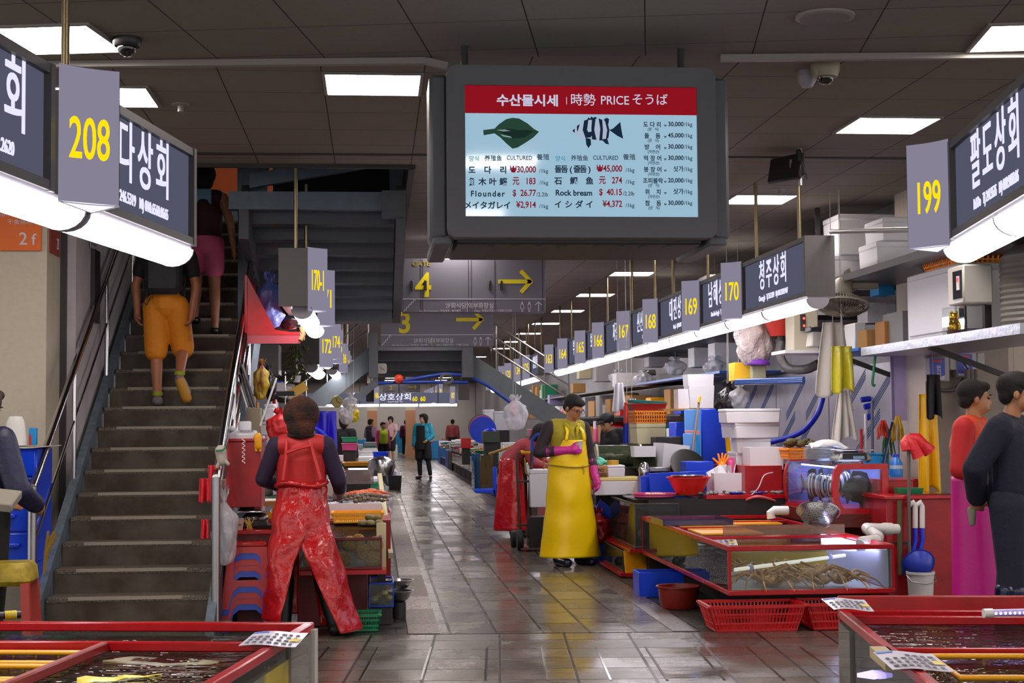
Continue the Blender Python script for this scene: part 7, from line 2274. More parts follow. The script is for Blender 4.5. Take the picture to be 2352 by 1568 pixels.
# man in the yellow apron
M_YA = mat('yellow_rubber_apron', 'f2cc08', .32, bump=.25, bscale=9)
fp = P(1308, 1298, 15.55)
t, J, hp, R = person('man in yellow apron and pink gloves looking down at a small cup', (fp.x, 15.62, 0), .28, 1.74, dict(
pel=(0, .03, .94), waist=(0, .02, 1.07), chest=(.0, -.005, 1.26), neck=(.01, -.03, 1.42), head=(.035, -.085, 1.55), look=(.45, -1, -.62),
sl=(.175, 0, 1.36), sr=(-.19, .0, 1.37), el=(.235, .0, 1.1), er=(-.30, .03, 1.12), wl=(.255, -.11, .86), wr=(-.05, -.15, 1.14), palmr=(0, 0.2, .0), curlr=(.75, 0, 0),
al=(.13, .03, .09), ar=(-.1, .03, .09), tl=(.19, -.14, .04), tr=(-.08, -.16, .04)),
[('shirt', mat('dark_plum_shirt', '2a2028', .8), 'top', .004, 0, .55), ('vest', mat('olive_yellow_vest', '9a8d18', .7, bump=.3, bscale=30), 'vest', .018), ('trousers', mat('dark_trousers', '1a191c', .8), 'legs', -.015), ('boots', mat('navy_rubber', '14182e', .25), 'boots', .0), ('hair', HAIRB, 'hair', 0.0), ('glove', mat('pink_rubber_glove', 'c3268c', .4, bump=.5, bscale=45), 'gloves', .002, .28)], vox=.009)
yman = t
def apr(u, v):
 a = (u - .5) * PI * 1.12
 z = 1.24 - 1.15 * v
 if v < .16:
  a = (u - .5) * PI * (.62 + 2.6 * v)
  rx, ry = .165 + .21 * v, .192
 else:
  w_ = (v - .16) / .84
  rx = .198 + .065 * w_ + .05 * w_ * w_
  ry = .192 + .05 * w_
 rip = .010 * math.sin(u * 19 + v * 2) * max(0, v - .3) + .012 * noise.noise(Vector((u * 4, v * 6, 3)))
 return (math.sin(a) * (rx + rip) + .012 + .02 * v, -math.cos(a) * (ry + rip) + .02, z)
ap = MB().grid(apr, 48, 60, .004).build('apron', M_YA, t, smooth='all')
MB().tube([(.012 + math.sin(a) * .212, .02 - math.cos(a) * .209, .985 - .012 * math.cos(a * 2)) for a in [(-1.75 + 3.5 * k / 24) for k in range(25)]], .007, 6).build('waist_tie', mat('brown_yellow_tie', '9c8412', .5), ap)
MB().ball((.09, -.172, .975), .016, .012, .016).tube([(.09, -.182, .97), (.095, -.186, .93), (.09, -.19, .9)], .005, 6).build('knot', MATS['brown_yellow_tie'], ap)
for s in (-1, 1):
 MB().grid(lambda u, v: (s * (.1 - .035 * v) + .012 + (u - .5) * .03, -.178 + .01 * v + (.0 if v < .5 else (v - .5) * .2), 1.23 + .18 * v), 2, 8, .004).build('strap', M_YA, ap, smooth='all')
for s in (-1, 1):
 MB().grid(lambda u, v: (.01 + s * (.015 + .075 * u), -.165 + .06 * u, 1.36 + .06 * u - .1 * v * (1 - u * .6)), 6, 6, .004).build('collar', mat('olive_yellow_collar', 'b5a81f', .7), t, smooth='all')
g_ = MB()
for s in (-1, 1):
 c0 = hp(s * .034, -.104, .01)
 g_.tube([c0 + R @ V((.024 * math.cos(a * PI / 8), 0, .017 * math.sin(a * PI / 8))) for a in range(17)], .0022, 6)
 g_.tube([hp(s * .06, -.1, .014), hp(s * .078, .0, .01)], .0022, 6)
g_.tube([hp(-.01, -.106, .014), hp(.01, -.106, .014)], .0022, 6)
g_.build('glasses', m_black, t)
wv = (J['wr'] - J['er']).normalized()
cp = t.matrix_world
bpy.context.view_layer.update()
q = t.matrix_world @ (J['wr'] + V((.10, -.035, .01)))
o = tag(MB().lathe([(.001, 0), (.026, 0), (.034, .075), (.037, .078), (.032, .078), (.024, .004), (.001, .004)], seg=20).build('paper_cup', mat('clear_cup', 'd9cfd6', .3), None, q), 'small pale cup held in the pink glove', 'cup')
# woman in red seen from behind
M_RA = mat('red_vinyl', 'bc0f14', .2, bump=1.0, bscale=9, var=.15, vscale=4, coat=.35)
M_RC = mat('red_cloth', 'b01a1c', .6, bump=.15, bscale=60)
fp = P(695, 1440, 10.72)
t, J, hp, R = person('woman seen from behind in shiny red vinyl apron and sleeveless red top', (fp.x - .01, 10.78, 0.0), PI, 1.63, dict(
pel=(0, .02, .93), chest=(0, .0, 1.26), neck=(0, -.01, 1.42), head=(-.0, -.035, 1.54), look=(0, -1, -.35),
sl=(.175, .02, 1.36), sr=(-.175, .02, 1.36), el=(.275, -.03, 1.12), er=(-.265, -.02, 1.1), wl=(.16, -.22, 1.06), wr=(-.27, -.25, 1.02), kl=(.12, 0, .5), kr=(-.13, 0, .5), al=(.13, .03, .09), ar=(-.24, .03, .09), tl=(.13, -.16, .04), tr=(-.27, -.14, .04)),
[('sleeves', mat('purple_black_knit', '241634', .8), 'top', .004), ('red_top', M_RC, 'vest', .016), ('trousers', mat('black_trousers', '100f12', .8), 'legs', .0), ('boots', m_black, 'boots', .0), ('hair', HAIRR, 'hair', .034), ('sleeve_cuff', mat('grey_glove', '8a8088', .6), 'gloves', 0.0, .85)], vox=.009)
wr_ = t
def vinyl(side):
 def f(u, v):
  z = 1.075 - (1.035 if side < 0 else .95) * v
  gap = .0 if v < .38 else (v - .38) * (.95 if side < 0 else .75)
  a0 = (gap - (.22 if v < .36 else .22 * max(0, 1 - (v - .36) * 5)) * (1 if side > 0 else .4))
  a = a0 + (PI * .98 - a0) * u
  rx = .165 + .06 * min(v * 2.4, 1) + .10 * max(0, v - .3) * (1.25 if side < 0 else .35)
  ry = .15 + .05 * min(v * 2, 1) + .08 * v
  rip = .012 * math.sin(u * 13 + v * 9) * (.3 + v) + .02 * noise.noise(Vector((u * 5, v * 7, side))) + (.012 * math.sin(v * 40) * max(0, .1 - v) * 8)
  sh = side * (.02 * v + (.13 * max(0, v - .35) if side < 0 else .0))
  return (side * math.sin(a) * (rx + rip) + sh, math.cos(a) * (ry + rip) + .01 + (.004 if side > 0 else 0), z)
 return f
for s in (-1, 1):
 m_ = MB().grid(vinyl(s), 40, 60, .004)
 m_.build('apron', M_RA, t, smooth='all')
MB().tube([(math.sin(a) * .178, .01 + math.cos(a) * .165, 1.085 + .012 * math.sin(a * 3)) for a in [2 * PI * k / 36 for k in range(37)]], .02, 8).build('waist_tie', M_RA, t, smooth='all')
MB().ball((-.13, .13, 1.08), .035, .03, .03).build('knot', M_RA, t, smooth='all')
for pts in ([(.1, .12, 1.40), (.1, .165, 1.28), (.12, .17, 1.12)], [(-.06, .13, 1.4), (-.1, .165, 1.27), (-.14, .165, 1.12)], [(.1, .165, 1.31), (0, .172, 1.345), (-.07, .16, 1.36)]):
 MB().tube(pts, .013, 6).build('strap', mat('red_strap', 'c42a28', .5), t)
MB().tube([(.09 * math.cos(a), .02 + .085 * math.sin(a), 1.425 + .01 * math.sin(a)) for a in [2 * PI * k / 24 for k in range(25)]], .018, 8).build('collar', mat('dark_collar', '1a1418', .8), t, smooth='all')
# man in orange shorts on the stairs
n1 = 8.0
fp = P(375, 905, 13.05)
zs = zst(8) + .01
t, J, hp, R = person('man in orange shorts and dark shirt with backpack climbing the stairs', (fp.x + .01, 13.12, zs), PI, 1.56, dict(
pel=(0, .0, .93), waist=(0, -.02, 1.06), chest=(0, -.06, 1.27), neck=(0, -.09, 1.43), head=(0, -.13, 1.56), sl=(.2, -.05, 1.36), sr=(-.2, -.05, 1.36), el=(.27, .0, 1.1), er=(-.27, .0, 1.09), wl=(.26, -.02, .86), wr=(-.24, .04, .85),
kl=(.09, -.03, .5), kr=(-.14, -.1, .53), al=(.07, .03, .09), ar=(-.15, .19, .27), tl=(.08, -.14, .035), tr=(-.2, .14, .12)),
[('shirt', mat('black_shirt', '17161a', .8), 'tee', .012), ('shorts', mat('orange_shorts', 'd98412', .7, bump=.3, bscale=22), 'legs', .022, .5), ('shoe', mat('grey_trainers', '6f6b6c', .6), 'shoes', .004), ('hair', HAIRB, 'hair', 0.0)], vox=.011, skin=mat('skin_ruddy', 'a5694a', .5))
MB().box(0, .19, 1.0, .34, .16, .44, .05).build('backpack', mat('black_nylon', '1b1b20', .6, bump=.5, bscale=20), t)
for s in (-1, 1):
 MB().tube([(s * .12, .12, 1.4), (s * .16, -.1, 1.42), (s * .16, -.12, 1.2), (s * .15, .1, 1.05)], .018, 8).build('backpack_strap', MATS['black_nylon'], t)
MB().tube([(.13, .2, 1.02), (.17, .22, .93), (.14, .23, .9), (.11, .22, .96)], .007, 6).build('backpack_strap', MATS['black_nylon'], t)
MB().cap((-.155, .2, .215), (-.205, .155, .065), .045, .048).build('sole', mat('orange_sole', 'b8842a', .6), t, smooth='all')
for q in (J['al'], J['ar']):
 MB().tube([q + V((0, 0, .0)), q + V((0, 0, .035))], .047, 12).build('sock', mat('lime_sock', '8a9a1c', .8), t)
# woman in pink shorts further up
fp = P(470, 660, 15.3)
zs = zst(12)
t, J, hp, R = person('woman in maroon top and pink shorts walking up the stairs ahead', (P(468, 600, 14.15).x, 14.2, zs), PI, 1.56, dict(el=(.25, .04, 1.12), er=(-.26, .06, 1.1), wr=(-.29, .0, .86), kl=(.09, -.12, .55), al=(.09, .0, .2), tl=(.09, -.16, .16)),
[('top', mat('maroon_top', '3a1420', .8), 'vest', .012), ('shorts', mat('pink_shorts', 'c0567f', .7), 'legs', .012, .3), ('hair', HAIRB, 'hair', .02), ('shoe', m_black, 'shoes', 0.0)], vox=.013, skin=mat('skin_warm', '9c6a4c', .5))
MB().box(.03, .12, 1.28, .22, .03, .16, .02).build('scarf', mat('pale_blue_cloth', '6f9cb8', .7), t)
# person cut by the left edge
fp = P(-14, 1180, 9.75)
t, J, hp, R = person('person with brown hair in navy jacket cut by the left photo edge', (P(-44, 1100, 9.9).x, 10.0, 0), PI * .8, 1.70, dict(look=(.2, -1, -.3), el=(.27, -.05, 1.1), wl=(.14, -.26, .98), er=(-.3, .0, 1.06), wr=(-.2, -.24, .95)),
[('jacket', mat('navy_jacket', '15193c', .5, bump=.4, bscale=20), 'top', .02), ('trousers', MATS['black_trousers'], 'legs', 0.0), ('shoe', m_black, 'shoes', 0.0), ('hair', mat('hair_brown', '2c1710', .6, bump=.5, bscale=60), 'hair', .02)], vox=.012)
# two people at the right edge
fp = P(2290, 1380, 9.3)
t, J, hp, R = person('man in dark navy overalls and black cap, hands behind his back, at the right edge', (P(2340, 1100, 9.2).x, 9.3, 0), .95, 1.74, dict(
look=(.25, -1, -.05), head=(0, -.045, 1.565), sl=(.19, 0, 1.36), sr=(-.19, .02, 1.36), el=(.26, .12, 1.12), er=(-.25, .16, 1.12), wl=(.06, .19, .95), wr=(-.06, .2, .93)),
[('overalls_top', mat('navy_work_cloth', '12142a', .8, bump=.3, bscale=25), 'top', .02), ('overalls_legs', MATS['navy_work_cloth'], 'legs', .022), ('boots', mat('dark_blue_rubber', '10163a', .15), 'boots', .02), ('hair', HAIRB, 'hair', 0.0), ('cap', mat('black_cap', '121214', .7), 'cap')], vox=.009)
for k, yy in enumerate((-.122,)):
 MB().tube([hp(.06 * math.cos(a), -.11 - .055 * math.sin(a), .058) for a in [PI * j / 12 for j in range(13)]], .004, 6).build('cap_trim', YEL, t)
q = V((-.02, .24, .86))
MB().cap(q, q + V((0, .0, -.08)), .028, .02).cap(q + V((.02, 0, 0)), q + V((.03, .01, -.07)), .022, .015).build('glove', mat('pale_cotton2', '8f8a78', .9), t, smooth='all')
t, J, hp, R = person('person in red sleeves and orange vest with pink apron, behind the man in navy', (P(2262, 1100, 10.1).x - .02, 10.2, 0), .9, 1.72, dict(
look=(.6, -1, -.1), el=(.25, -.02, 1.12), er=(-.26, .03, 1.1), wl=(.1, -.2, 1.05), wr=(-.08, -.2, 1.04)),
[('sleeves', mat('red_jersey', 'c01c20', .7), 'top', .012), ('vest', mat('orange_vest', 'd0441c', .6), 'vest', .024), ('trousers', MATS['black_trousers'], 'legs', 0.0), ('boots', m_black, 'boots', 0.0), ('hair', HAIRB, 'hair', .0)], vox=.011)
def pinkap(u, v):
 a = (u - .5) * PI * 1.5
 return (math.sin(a) * (.205 - .01 * v), -math.cos(a) * (.175 + .02 * v), 1.05 - .98 * v)
MB().grid(pinkap, 30, 30, .004).build('apron', mat('pink_vinyl', 'c81a8a', .35, bump=.2, bscale=9), t, smooth='all')
# people further down the hall
def walker(label, px, py, D, h, rz, pose, wear, skin=SKIN2, vox=.014, face=True, **kw):
 p = P(px, py, D)
 return person(label, (p.x, D, 0), rz, h, pose, wear, vox, skin, face=face, **kw)
GD = 41.5
walker('woman in turquoise jacket and black dress standing in the aisle', 972, 1086, 40.5, 1.69, -.35, dict(look=(-.3, -1, -.05), kl=(.14, -.02, .5), al=(.2, .0, .09), tl=(.25, -.15, .035), ar=(-.1, .05, .09), tr=(-.13, -.14, .035), el=(.25, .02, 1.13), wl=(.17, -.15, 1.02)),
[('dress', mat('black_dress', '121114', .8), 'vest', .012), ('dress_skirt', MATS['black_dress'], 'legs', .03, .42), ('leggings', MATS['black_dress'], 'legs', 0.0), ('jacket', mat('turquoise_jacket', '0f8fb0', .45, bump=.4, bscale=30), 'top', .024), ('shoe', m_black, 'shoes', 0.0), ('hair', HAIRB, 'hair', .02)])
MB().grid(lambda u, v: (-.11 + .22 * u, -.19 - .03 * math.sin(u * PI), 1.40 - .62 * v), 4, 4, .02).build('dress_front', MATS['black_dress'], bpy.data.objects[[o.name for o in bpy.data.objects if o.get('label', '').startswith('woman in turquoise')][0]])
walker('boy in pale pink t-shirt and black shorts, hand at his mouth', 897, 1056, 56.0, 1.70, -.6, dict(look=(.3, -1, -.3), er=(-.25, -.1, 1.15), wr=(-.08, -.2, 1.42), el=(.25, .0, 1.12), wl=(.2, -.12, .92)),
[('t_shirt', mat('pale_pink_tee', 'c7a3a6', .8), 'tee', .018), ('shorts', mat('black_shorts', '161518', .8), 'legs', .02, .45), ('shoe', m_black, 'shoes', 0.0), ('hair', HAIRB, 'hair', .012)])
walker('person in maroon jacket seen from behind far down the aisle', 932, 1026, 70, 1.6, PI, {}, [('jacket', mat('maroon_jacket', '5a1238', .7), 'top', .02), ('trousers', MATS['black_trousers'], 'legs', .01), ('hair', HAIRB, 'hair', 0.0)], vox=.02, face=False, hands=False)
walker('seated-looking person in lilac sleeves beside the far left stalls', 852, 1048, 50, 1.6, 2.2, dict(wl=(.15, -.25, 1.05), wr=(-.15, -.25, 1.05)), [('jacket', mat('lilac_top', '8a7288', .8), 'top', .02), ('vest', mat('dark_violet_vest', '2c2038', .8), 'vest', .03), ('trousers', MATS['black_trousers'], 'legs', .01), ('hair', HAIRB, 'hair', 0.0)], vox=.02, face=False, hands=False)
walker('person in lime green jacket and pink scarf at the far left stalls', 880, 1048, 48, 1.5, .5, {}, [('jacket', mat('lime_jacket', 'a8c01c', .7), 'vest', .02), ('sleeves', mat('pink_sleeves', 'c83a8a', .7), 'top', .01), ('trousers', MATS['black_trousers'], 'legs', .01), ('hair', HAIRB, 'hair', 0.0)], vox=.02, face=False, hands=False)
walker('person in black seen from behind left of the far clock', 793, 1060, 30, 1.6, 2.6, dict(), [('coat', mat('black_coat', '131216', .8), 'top', .02), ('trousers', MATS['black_trousers'], 'legs', .01), ('hair', HAIRB, 'hair', .01)], vox=.02, face=False, hands=False)
t, J, hp, R = person('woman bending in red vinyl apron behind the hand truck', (P(1190, 1160, 19.6).x, 19.7, 0), 1.2, 1.62, dict(pel=(0, .12, .9), waist=(0, .08, 1.02), chest=(0, -.12, 1.16), neck=(0, -.26, 1.26), head=(0, -.36, 1.33), look=(0, -1, -.8), sl=(.17, -.2, 1.2), sr=(-.17, -.2, 1.2), el=(.24, -.3, .98), er=(-.24, -.3, .98), wl=(.15, -.5, .9), wr=(-.15, -.5, .9)),
[('jacket', mat('checked_red', '9c2a34', .6, bump=.4, bscale=30), 'top', .02), ('trousers', MATS['black_trousers'], 'legs', 0.0), ('boots', m_black, 'boots', 0.0), ('hair', HAIRB, 'hair', .03)], vox=.014, face=False)
MB().grid(lambda u, v: (math.sin((u - .5) * PI * 1.7) * (.19 + .12 * v + .015 * math.sin(u * 21)), .06 + math.cos((u - .5) * PI * 1.7) * (.17 + .1 * v), 1.04 - .95 * v), 36, 26, .005).build('apron', M_RA, t, smooth='all')
walker('man with black cap bending behind the right counter', 1412, 1100, 19.2, 1.62, -1.0, dict(look=(0, -1, -.5), head=(0, -.12, 1.5), neck=(0, -.06, 1.4)), [('jacket', mat('black_jacket', '161418', .8), 'top', .015), ('trousers', MATS['black_trousers'], 'legs', 0.0), ('hair', HAIRB, 'hair', 0.0), ('cap', MATS['black_cap'], 'cap')], vox=.014)
for k, (px, py, D, c, lab) in enumerate(((1268, 1010, 60, 'b8a01c', 'far figure in yellow at the end of the right stalls'), (1060, 1015, 62, '8a3a3a', 'far figure in dull red among the right stalls'))):
 walker(lab, px - 20, 1045, D, 1.6, 2.0 + k, {}, [('jacket', mat('far_' + c, c, .8), 'top', .02), ('trousers', MATS['black_trousers'], 'legs', .01), ('hair', HAIRB, 'hair', 0.0)], vox=.025, face=False, hands=False)
# hand truck
HD = 17.6
h0 = gp(1215, 1240)
t = thing('hand_truck', 'rusty hand truck with blue handle standing behind the man in yellow', 'hand truck', (P(1240, 1200, HD).x, HD, 0))
m_rust = mat('rusty_steel', '4a3226', .6, bump=.3)
def lp_(px, py, dy=0):
 p = P(px, py, HD + dy); return p - t.location
MB().tube([lp_(1195, 1225), lp_(1187, 1060), lp_(1190, 1042), lp_(1205, 1036), lp_(1232, 1036)], .018, 10).build('frame_tube', m_rust, t)
MB().tube([lp_(1212, 1235), lp_(1222, 1040)], .022, 10).build('frame_tube', m_rust, t)
MB().tube([lp_(1222, 1062), lp_(1222, 1010), lp_(1232, 998), lp_(1248, 997)], .02, 10).build('handle', mat('blue_grip', '1c3fa8', .4), t)
MB().tube([lp_(1196, 1038), lp_(1218, 1038)], .022, 10).build('grip_tape', YEL, t)
for py in (1105, 1205):
 MB().tube([lp_(1188, py), lp_(1262, py)], .013, 8).build('cross_bar', m_rust, t)
MB().box(lp_(1235, 1225).x, -.12, .02, .42, .26, .012).build('toe_plate', m_rust, t)
m_tyre = mat('black_rubber', '161514', .7)
for px, dy in ((1194, -.05), (1180, .4)):
 q = lp_(px, 1205, dy)
 r = .12 if px == 1194 else .10
 MB().lathe([(r * .55, -.03), (r * .85, -.035), (r, -.02), (r, .02), (r * .85, .035), (r * .55, .03)], seg=28, M=Matrix.Translation((q.x, q.y, r + .0)) @ Matrix.Rotation(PI / 2, 4, 'Y')).build('wheel', m_tyre, t)
MB().tube([lp_(1205 + 0, 1050), lp_(1207, 1085), lp_(1225, 1105), lp_(1245, 1100), lp_(1250, 1070), lp_(1248, 1045)], .01, 8).build('bungee_cord', mat('mustard_cord', '8f7420', .6), t)
foam_box('pale grey foam crate loaded on the hand truck', (1218, 1078, 1264, 1165), HD - .12, .35)
tag(MB().box(0, 0, 0, .26, .3, .34).build('crate', DK, None, (P(1240, 1230, HD).x, HD + .05, .035)), 'dark crate on the hand truck toe plate', 'crate')
# stalls receding on both sides of the aisle
rd = random.Random(31)
CNT = {}
cols = [('blue', BLU), ('red', REDp), ('white', m_white), ('yellow', YEL), ('green', GRN), ('pink', PNK), ('cyan', CYN), ('steel', STEEL), ('orange', ORG), ('pale green', mat('mint_plastic', '38b080', .4))]
fishm = [('silver fish', mat('silver_fish', '8f949c', .3)), ('pinkish shellfish', mat('pinkish_flesh', 'b8806c', .45)), ('brown shells', mat('brown_shells', '7a6440', .6)), ('pale squid', mat('pale_squid', 'c9b3a6', .35)), ('dark sea cucumbers', mat('dark_cucumber', '3a2c24', .4))]
def run(side, Y0, Y1, xe, width, zt, step):
 """counters with trays of seafood along one side of the aisle"""
 y = Y0
 k = 0
 sn = 'left' if side < 0 else 'right'
 while y < Y1:
  L = step * rd.uniform(.85, 1.15)
  xm = xe + side * width / 2
  z = zt + rd.uniform(-.05, .05)
  near = order[k]
  if rd.random() < .5:
   t = glass_tank('glass tank under the trays of the %s stalls, %s along the aisle' % (sn, near), (xe + side * .3, y + L / 2, .25), .6, L * .95, z - .28, [REDg, BLU, REDg, STEEL][k % 4], fw=.03, water=.85, wm=DWATER, posts=False)
   tag(MB().box(0, 0, 0, .5, L * .9, .25).build('tank_stand', DK, None, (xe + side * .3, y + L / 2, 0)), 'dark stand under a glass tank of the %s stalls, %s' % (sn, near), 'stand')
   tag(MB().box(0, 0, 0, width - .6, L * .95, z).build('counter', RED, None, (xe + side * (.6 + (width - .6) / 2), y + L / 2, 0)), 'red counter of the %s stalls, %s along the aisle' % (sn, near), 'counter')
  else:
   tag(MB().box(0, 0, 0, width, L * .95, z, .005).build('counter', [RED, DK, mat('blue_counter', '123a9c', .4)][k % 3], None, (xm, y + L / 2, 0)), 'counter of the %s stalls, %s along the aisle' % (sn, near), 'counter')
  nx = 3
  for i in range(nx):
   ny = max(1, int(L / .5))
   for j in range(ny):
    cn, m = rd.choice(cols)
    fn, fm = rd.choice(fishm)
    w = width / nx * rd.uniform(.75, .95); d = L / ny * rd.uniform(.7, .92)
    px, py = xe + side * width * (i + .5) / nx, y + L * (j + .5) / ny
    h = rd.choice((.05, .07, .1, .16))
    pos = ['aisle edge', 'middle', 'back'][i]
    row = '%s stall row %s, %s, %s tray' % (sn, near, pos, order[j])
    style = rd.random()
    if style < .62:
     o = tag(MB().tray(w, d, h, .01, 1.12, lip=.012).build('seafood_tray', m, None, (px, py, z + .002)), '%s plastic tray with %s, %s' % (cn, fn, row), 'tray', 'seafood trays along the aisle')
     mb = MB()
     for q in range(14):
      a, b = rd.uniform(-.4, .4) * w, rd.uniform(-.4, .4) * d
      if 'fish' in fn and 'shell' not in fn:
       mb.ball((a, b, h * .8 + rd.uniform(0, .02)), .07, .02, .018, 8, 5, Matrix.Rotation(rd.uniform(-.5, .5) + (q % 2) * PI, 3, 'Z'))
      else:
       mb.ball((a, b, h * .8 + rd.uniform(0, .03)), rd.uniform(.025, .05), rd.uniform(.02, .035), .022, 8, 5)
     mb.build('seafood', fm, o)['kind'] = 'stuff'
    elif style < .84:
     hb = rd.uniform(.12, .26)
     foam_box('white foam box among the trays, %s' % row.replace(' tray', ''), None, 0, d, loc=V((px, py, z + .002)), w=w, h=hb, group='foam boxes along the aisle')
    else:
     basin('basin', '%s round basin among the trays, %s' % (cn, row.replace(' tray', '')), (px, py, z + .002), min(w, d) / 2, .13, m, group='basins along the aisle')
  y += L
  k += 1
run(-1, 14.3, 50, .10, 1.25, .60, 1.9)
run(1, 20.6, 56, 2.35, 1.45, .62, 2.0)
def prop(p, w, d, label):
 z = .64
 if D_MIN < p.y and p.z > z + .02 and p.z < 1.3:
  tag(MB().box(0, 0, 0, w * .8, d * .8, p.z - z).build('stand', DK, None, (p.x, p.y, z)), 'dark stand under the ' + ' '.join(label.split()[:11]), 'stand')
D_MIN = 17.2
def lm(name, label, cat, px0, py0, px1, py1, D, d, m, ch=.006, tray=False):
 p, w, h = at(px0, py0, px1, py1, D, d)
 prop(p, w, d, label)
 o = (MB().tray(w, d, h, .01, 1.1, lip=.01) if tray else MB().box(0, 0, 0, w, d, h, ch)).build(name, m, None, p)
 return tag(o, label, cat)
t = lm('plexi_case', 'clear plastic case with steel bottom on the left stall', 'display case', 790, 1078, 858, 1112, 15.6, .5, clear('pinkish_plexi', 'd6c9c6', 1.4, body=.35, bodycol='a99c98'))
lm('plastic_crate', 'bright blue crate at the aisle edge of the left stalls', 'crate', 857, 1038, 890, 1056, 22.0, .5, BLU, tray=True)
lm('box', 'deep blue box under the bright blue crate at the aisle edge', 'box', 864, 1056, 889, 1090, 21.8, .5, mat('deep_blue', '0b2c9a', .4))
lm('plastic_crate', 'green topped crate on the left stalls behind the blue raincoat', 'crate', 785, 1004, 822, 1015, 26, .5, mat('mint_plastic', '38b080', .4), tray=True)
lm('plastic_crate', 'pink crate on the left stalls below the green one', 'crate', 785, 1018, 820, 1034, 24, .5, PNK, tray=True)
lm('basin', 'shallow orange round-cornered basin on the left stall', 'basin', 788, 1062, 858, 1070, 17.5, .5, mat('ochre_plastic', 'c88a14', .4), tray=True)
p = P(908, 1090, 22.5)
q = P(908, 1122, 32.0)
o = tag(MB().tray(.26, .26, .28, .01, 1.15).build('bin', m_black, None, (P(909, 1120, 34).x - .02, 34.0, 0)), 'black bucket standing at the left aisle edge', 'bucket')
o.scale = (1.15, 1.15, 1.1)
sack('plastic_bag', 'white shopping bag standing at the left aisle edge beside the black bucket', (P(899, 1085, 34.4).x, 35.0, .03), .34, .26, .5, mat('white_shopping_bag', 'b9bcc6', .4, bump=.5, bscale=20), seed=31, neck=.35)
o = tag(MB().lathe([(.001, 0), (.12, 0), (.15, .1), (.13, .17), (.06, .2), (.001, .21)], seg=26).build('pot', m_inox, None, P(876, 1092, 16.6)), 'shiny steel pot at the aisle end of the left stall', 'pot')
sack('plastic_bag', 'clear bag bundled under the shiny steel pot', (P(876, 1112, 16.5).x, 16.4, .45), .22, .22, .32, BAGC, seed=33, neck=.6)
lm('bin', 'big blue bin far down the aisle behind the boy in pink', 'bin', 907, 988, 927, 1040, 71, .8, CYN)
drape('raincoat', 'blue rubber raincoat hanging over the left stalls', (P(725, 948, 15.6), P(772, 940, 15.7)), P(750, 942, 15.6).z - P(750, 1038, 15.6).z, mat('royal_blue_rubber', '2418b8', .3), 'raincoat', 2, .03, flare=1.0, hang=True)
drape('sleeve', 'black and white sleeve hanging left of the blue raincoat', (P(700, 945, 15.4), P(722, 942, 15.4)), .5, mat('black_white_cloth', '1a181c', .7), 'jacket', 2, .02, flare=.6, hang=True)
tag(MB().bar(P(690, 934, 15.5), P(756, 934, 15.5), .05, .015).build('hanging_rail', m_white), 'white rail above the blue raincoat', 'rail')
hose('blue_hose', 'blue hose arching beside the blue raincoat', [P(700, 980, 15.4), P(728, 985, 15.4), P(748, 1005, 15.4), P(752, 1035, 15.4)], .022, TUBEB)
t = thing('wall_clock', 'round olive clock hanging over the left stalls', 'clock', P(774, 922, 22))
MB().lathe([(.09, -.015), (.1, .0), (.09, .02), (.001, .02)], seg=36, M=Matrix.Rotation(PI / 2, 4, 'X')).build('face', mat('olive_clock_face', '8c8248', .5), t)
h_ = MB(); h_.bar((0, -.025, 0), (-.01, -.025, .055), .008, .004, up=(0, 1, 0)); h_.bar((0, -.025, 0), (.055, -.025, -.03), .008, .004, up=(0, 1, 0))
h_.build('hands', m_black, t)
for k in range(12):
 MB().box(.078 * math.sin(k * PI / 6), -.022, .078 * math.cos(k * PI / 6) - .004, .006, .003, .009).build('hour_mark', m_black, t)
t.scale = (.85, .85, .85)
t = thing('wall_clock', 'square grey clock on the far stair bridge', 'clock', P(877, 846, 28.8))
MB().prism(rr(0, 0, .19, .19, .05), (0, 0, 0), (1, 0, 0), (0, 0, 1), (0, .03, 0)).build('face', mat('grey_clock_face', '8f8c88', .4), t, smooth=False)
h_ = MB(); h_.bar((0, -.006, 0), (-.04, -.006, .03), .008, .004, up=(0, 1, 0)); h_.bar((0, -.006, 0), (.05, -.006, -.03), .008, .004, up=(0, 1, 0))
h_.build('hands', m_black, t)
tag(MB().ball((0, 0, 0), .085, None, None, 20, 12).build('lantern', mat('orange_red_paper', 'd8401c', .5, bump=.5), None, P(916, 870, 28.75), smooth='all'), 'orange red ball lantern hanging under the far stair bridge', 'lantern')
lw = MB()
for k in range(4):
 lw.tube([P(1024 + 14 * math.cos(a * PI / 10) + k, 868 + 10 * math.sin(a * PI / 10) + k, 28.8) for a in range(21)], .008, 6)
tag(lw.build('wire_coil', mat('grey_wire', '5a5850', .5)), 'coil of grey wire hanging under the far stair bridge', 'wire')
tag(MB().box(0, 0, 0, 1.0, .03, .17).build('notice_board', mat('ochre_board', 'a8842c', .6), None, P(690, 905, 28.84)), 'ochre notice board hung on the far left stair railing', 'notice board')
bpy.data.objects['notice_board'].rotation_euler = (0, -.55, 0); bpy.data.objects['notice_board'].scale = (.35, 1, 1)
t = thing('hanging_plant', 'trailing green plant in a white pot above the woman in red', 'plant', P(681, 878, 16.0))
MB().lathe([(.001, 0), (.035, 0), (.05, .07), (.045, .07), (.001, .06)], seg=20).build('pot', m_white, t)
lf = MB()
for k in range(60):
 a = rd.uniform(0, 2 * PI); r = rd.uniform(.02, .14); z = .05 + rd.uniform(-.04, .42) * (1 - r * 2)
 lf.ball((r * math.cos(a), r * math.sin(a), z), .045, .014, .006, 8, 4, Euler((rd.uniform(-.8, .8), rd.uniform(.2, 1.2), a)).to_matrix())
lf.build('leaves', mat('plant_green', '4a5a1e', .5, var=.4), t, smooth='all')
st = MB()
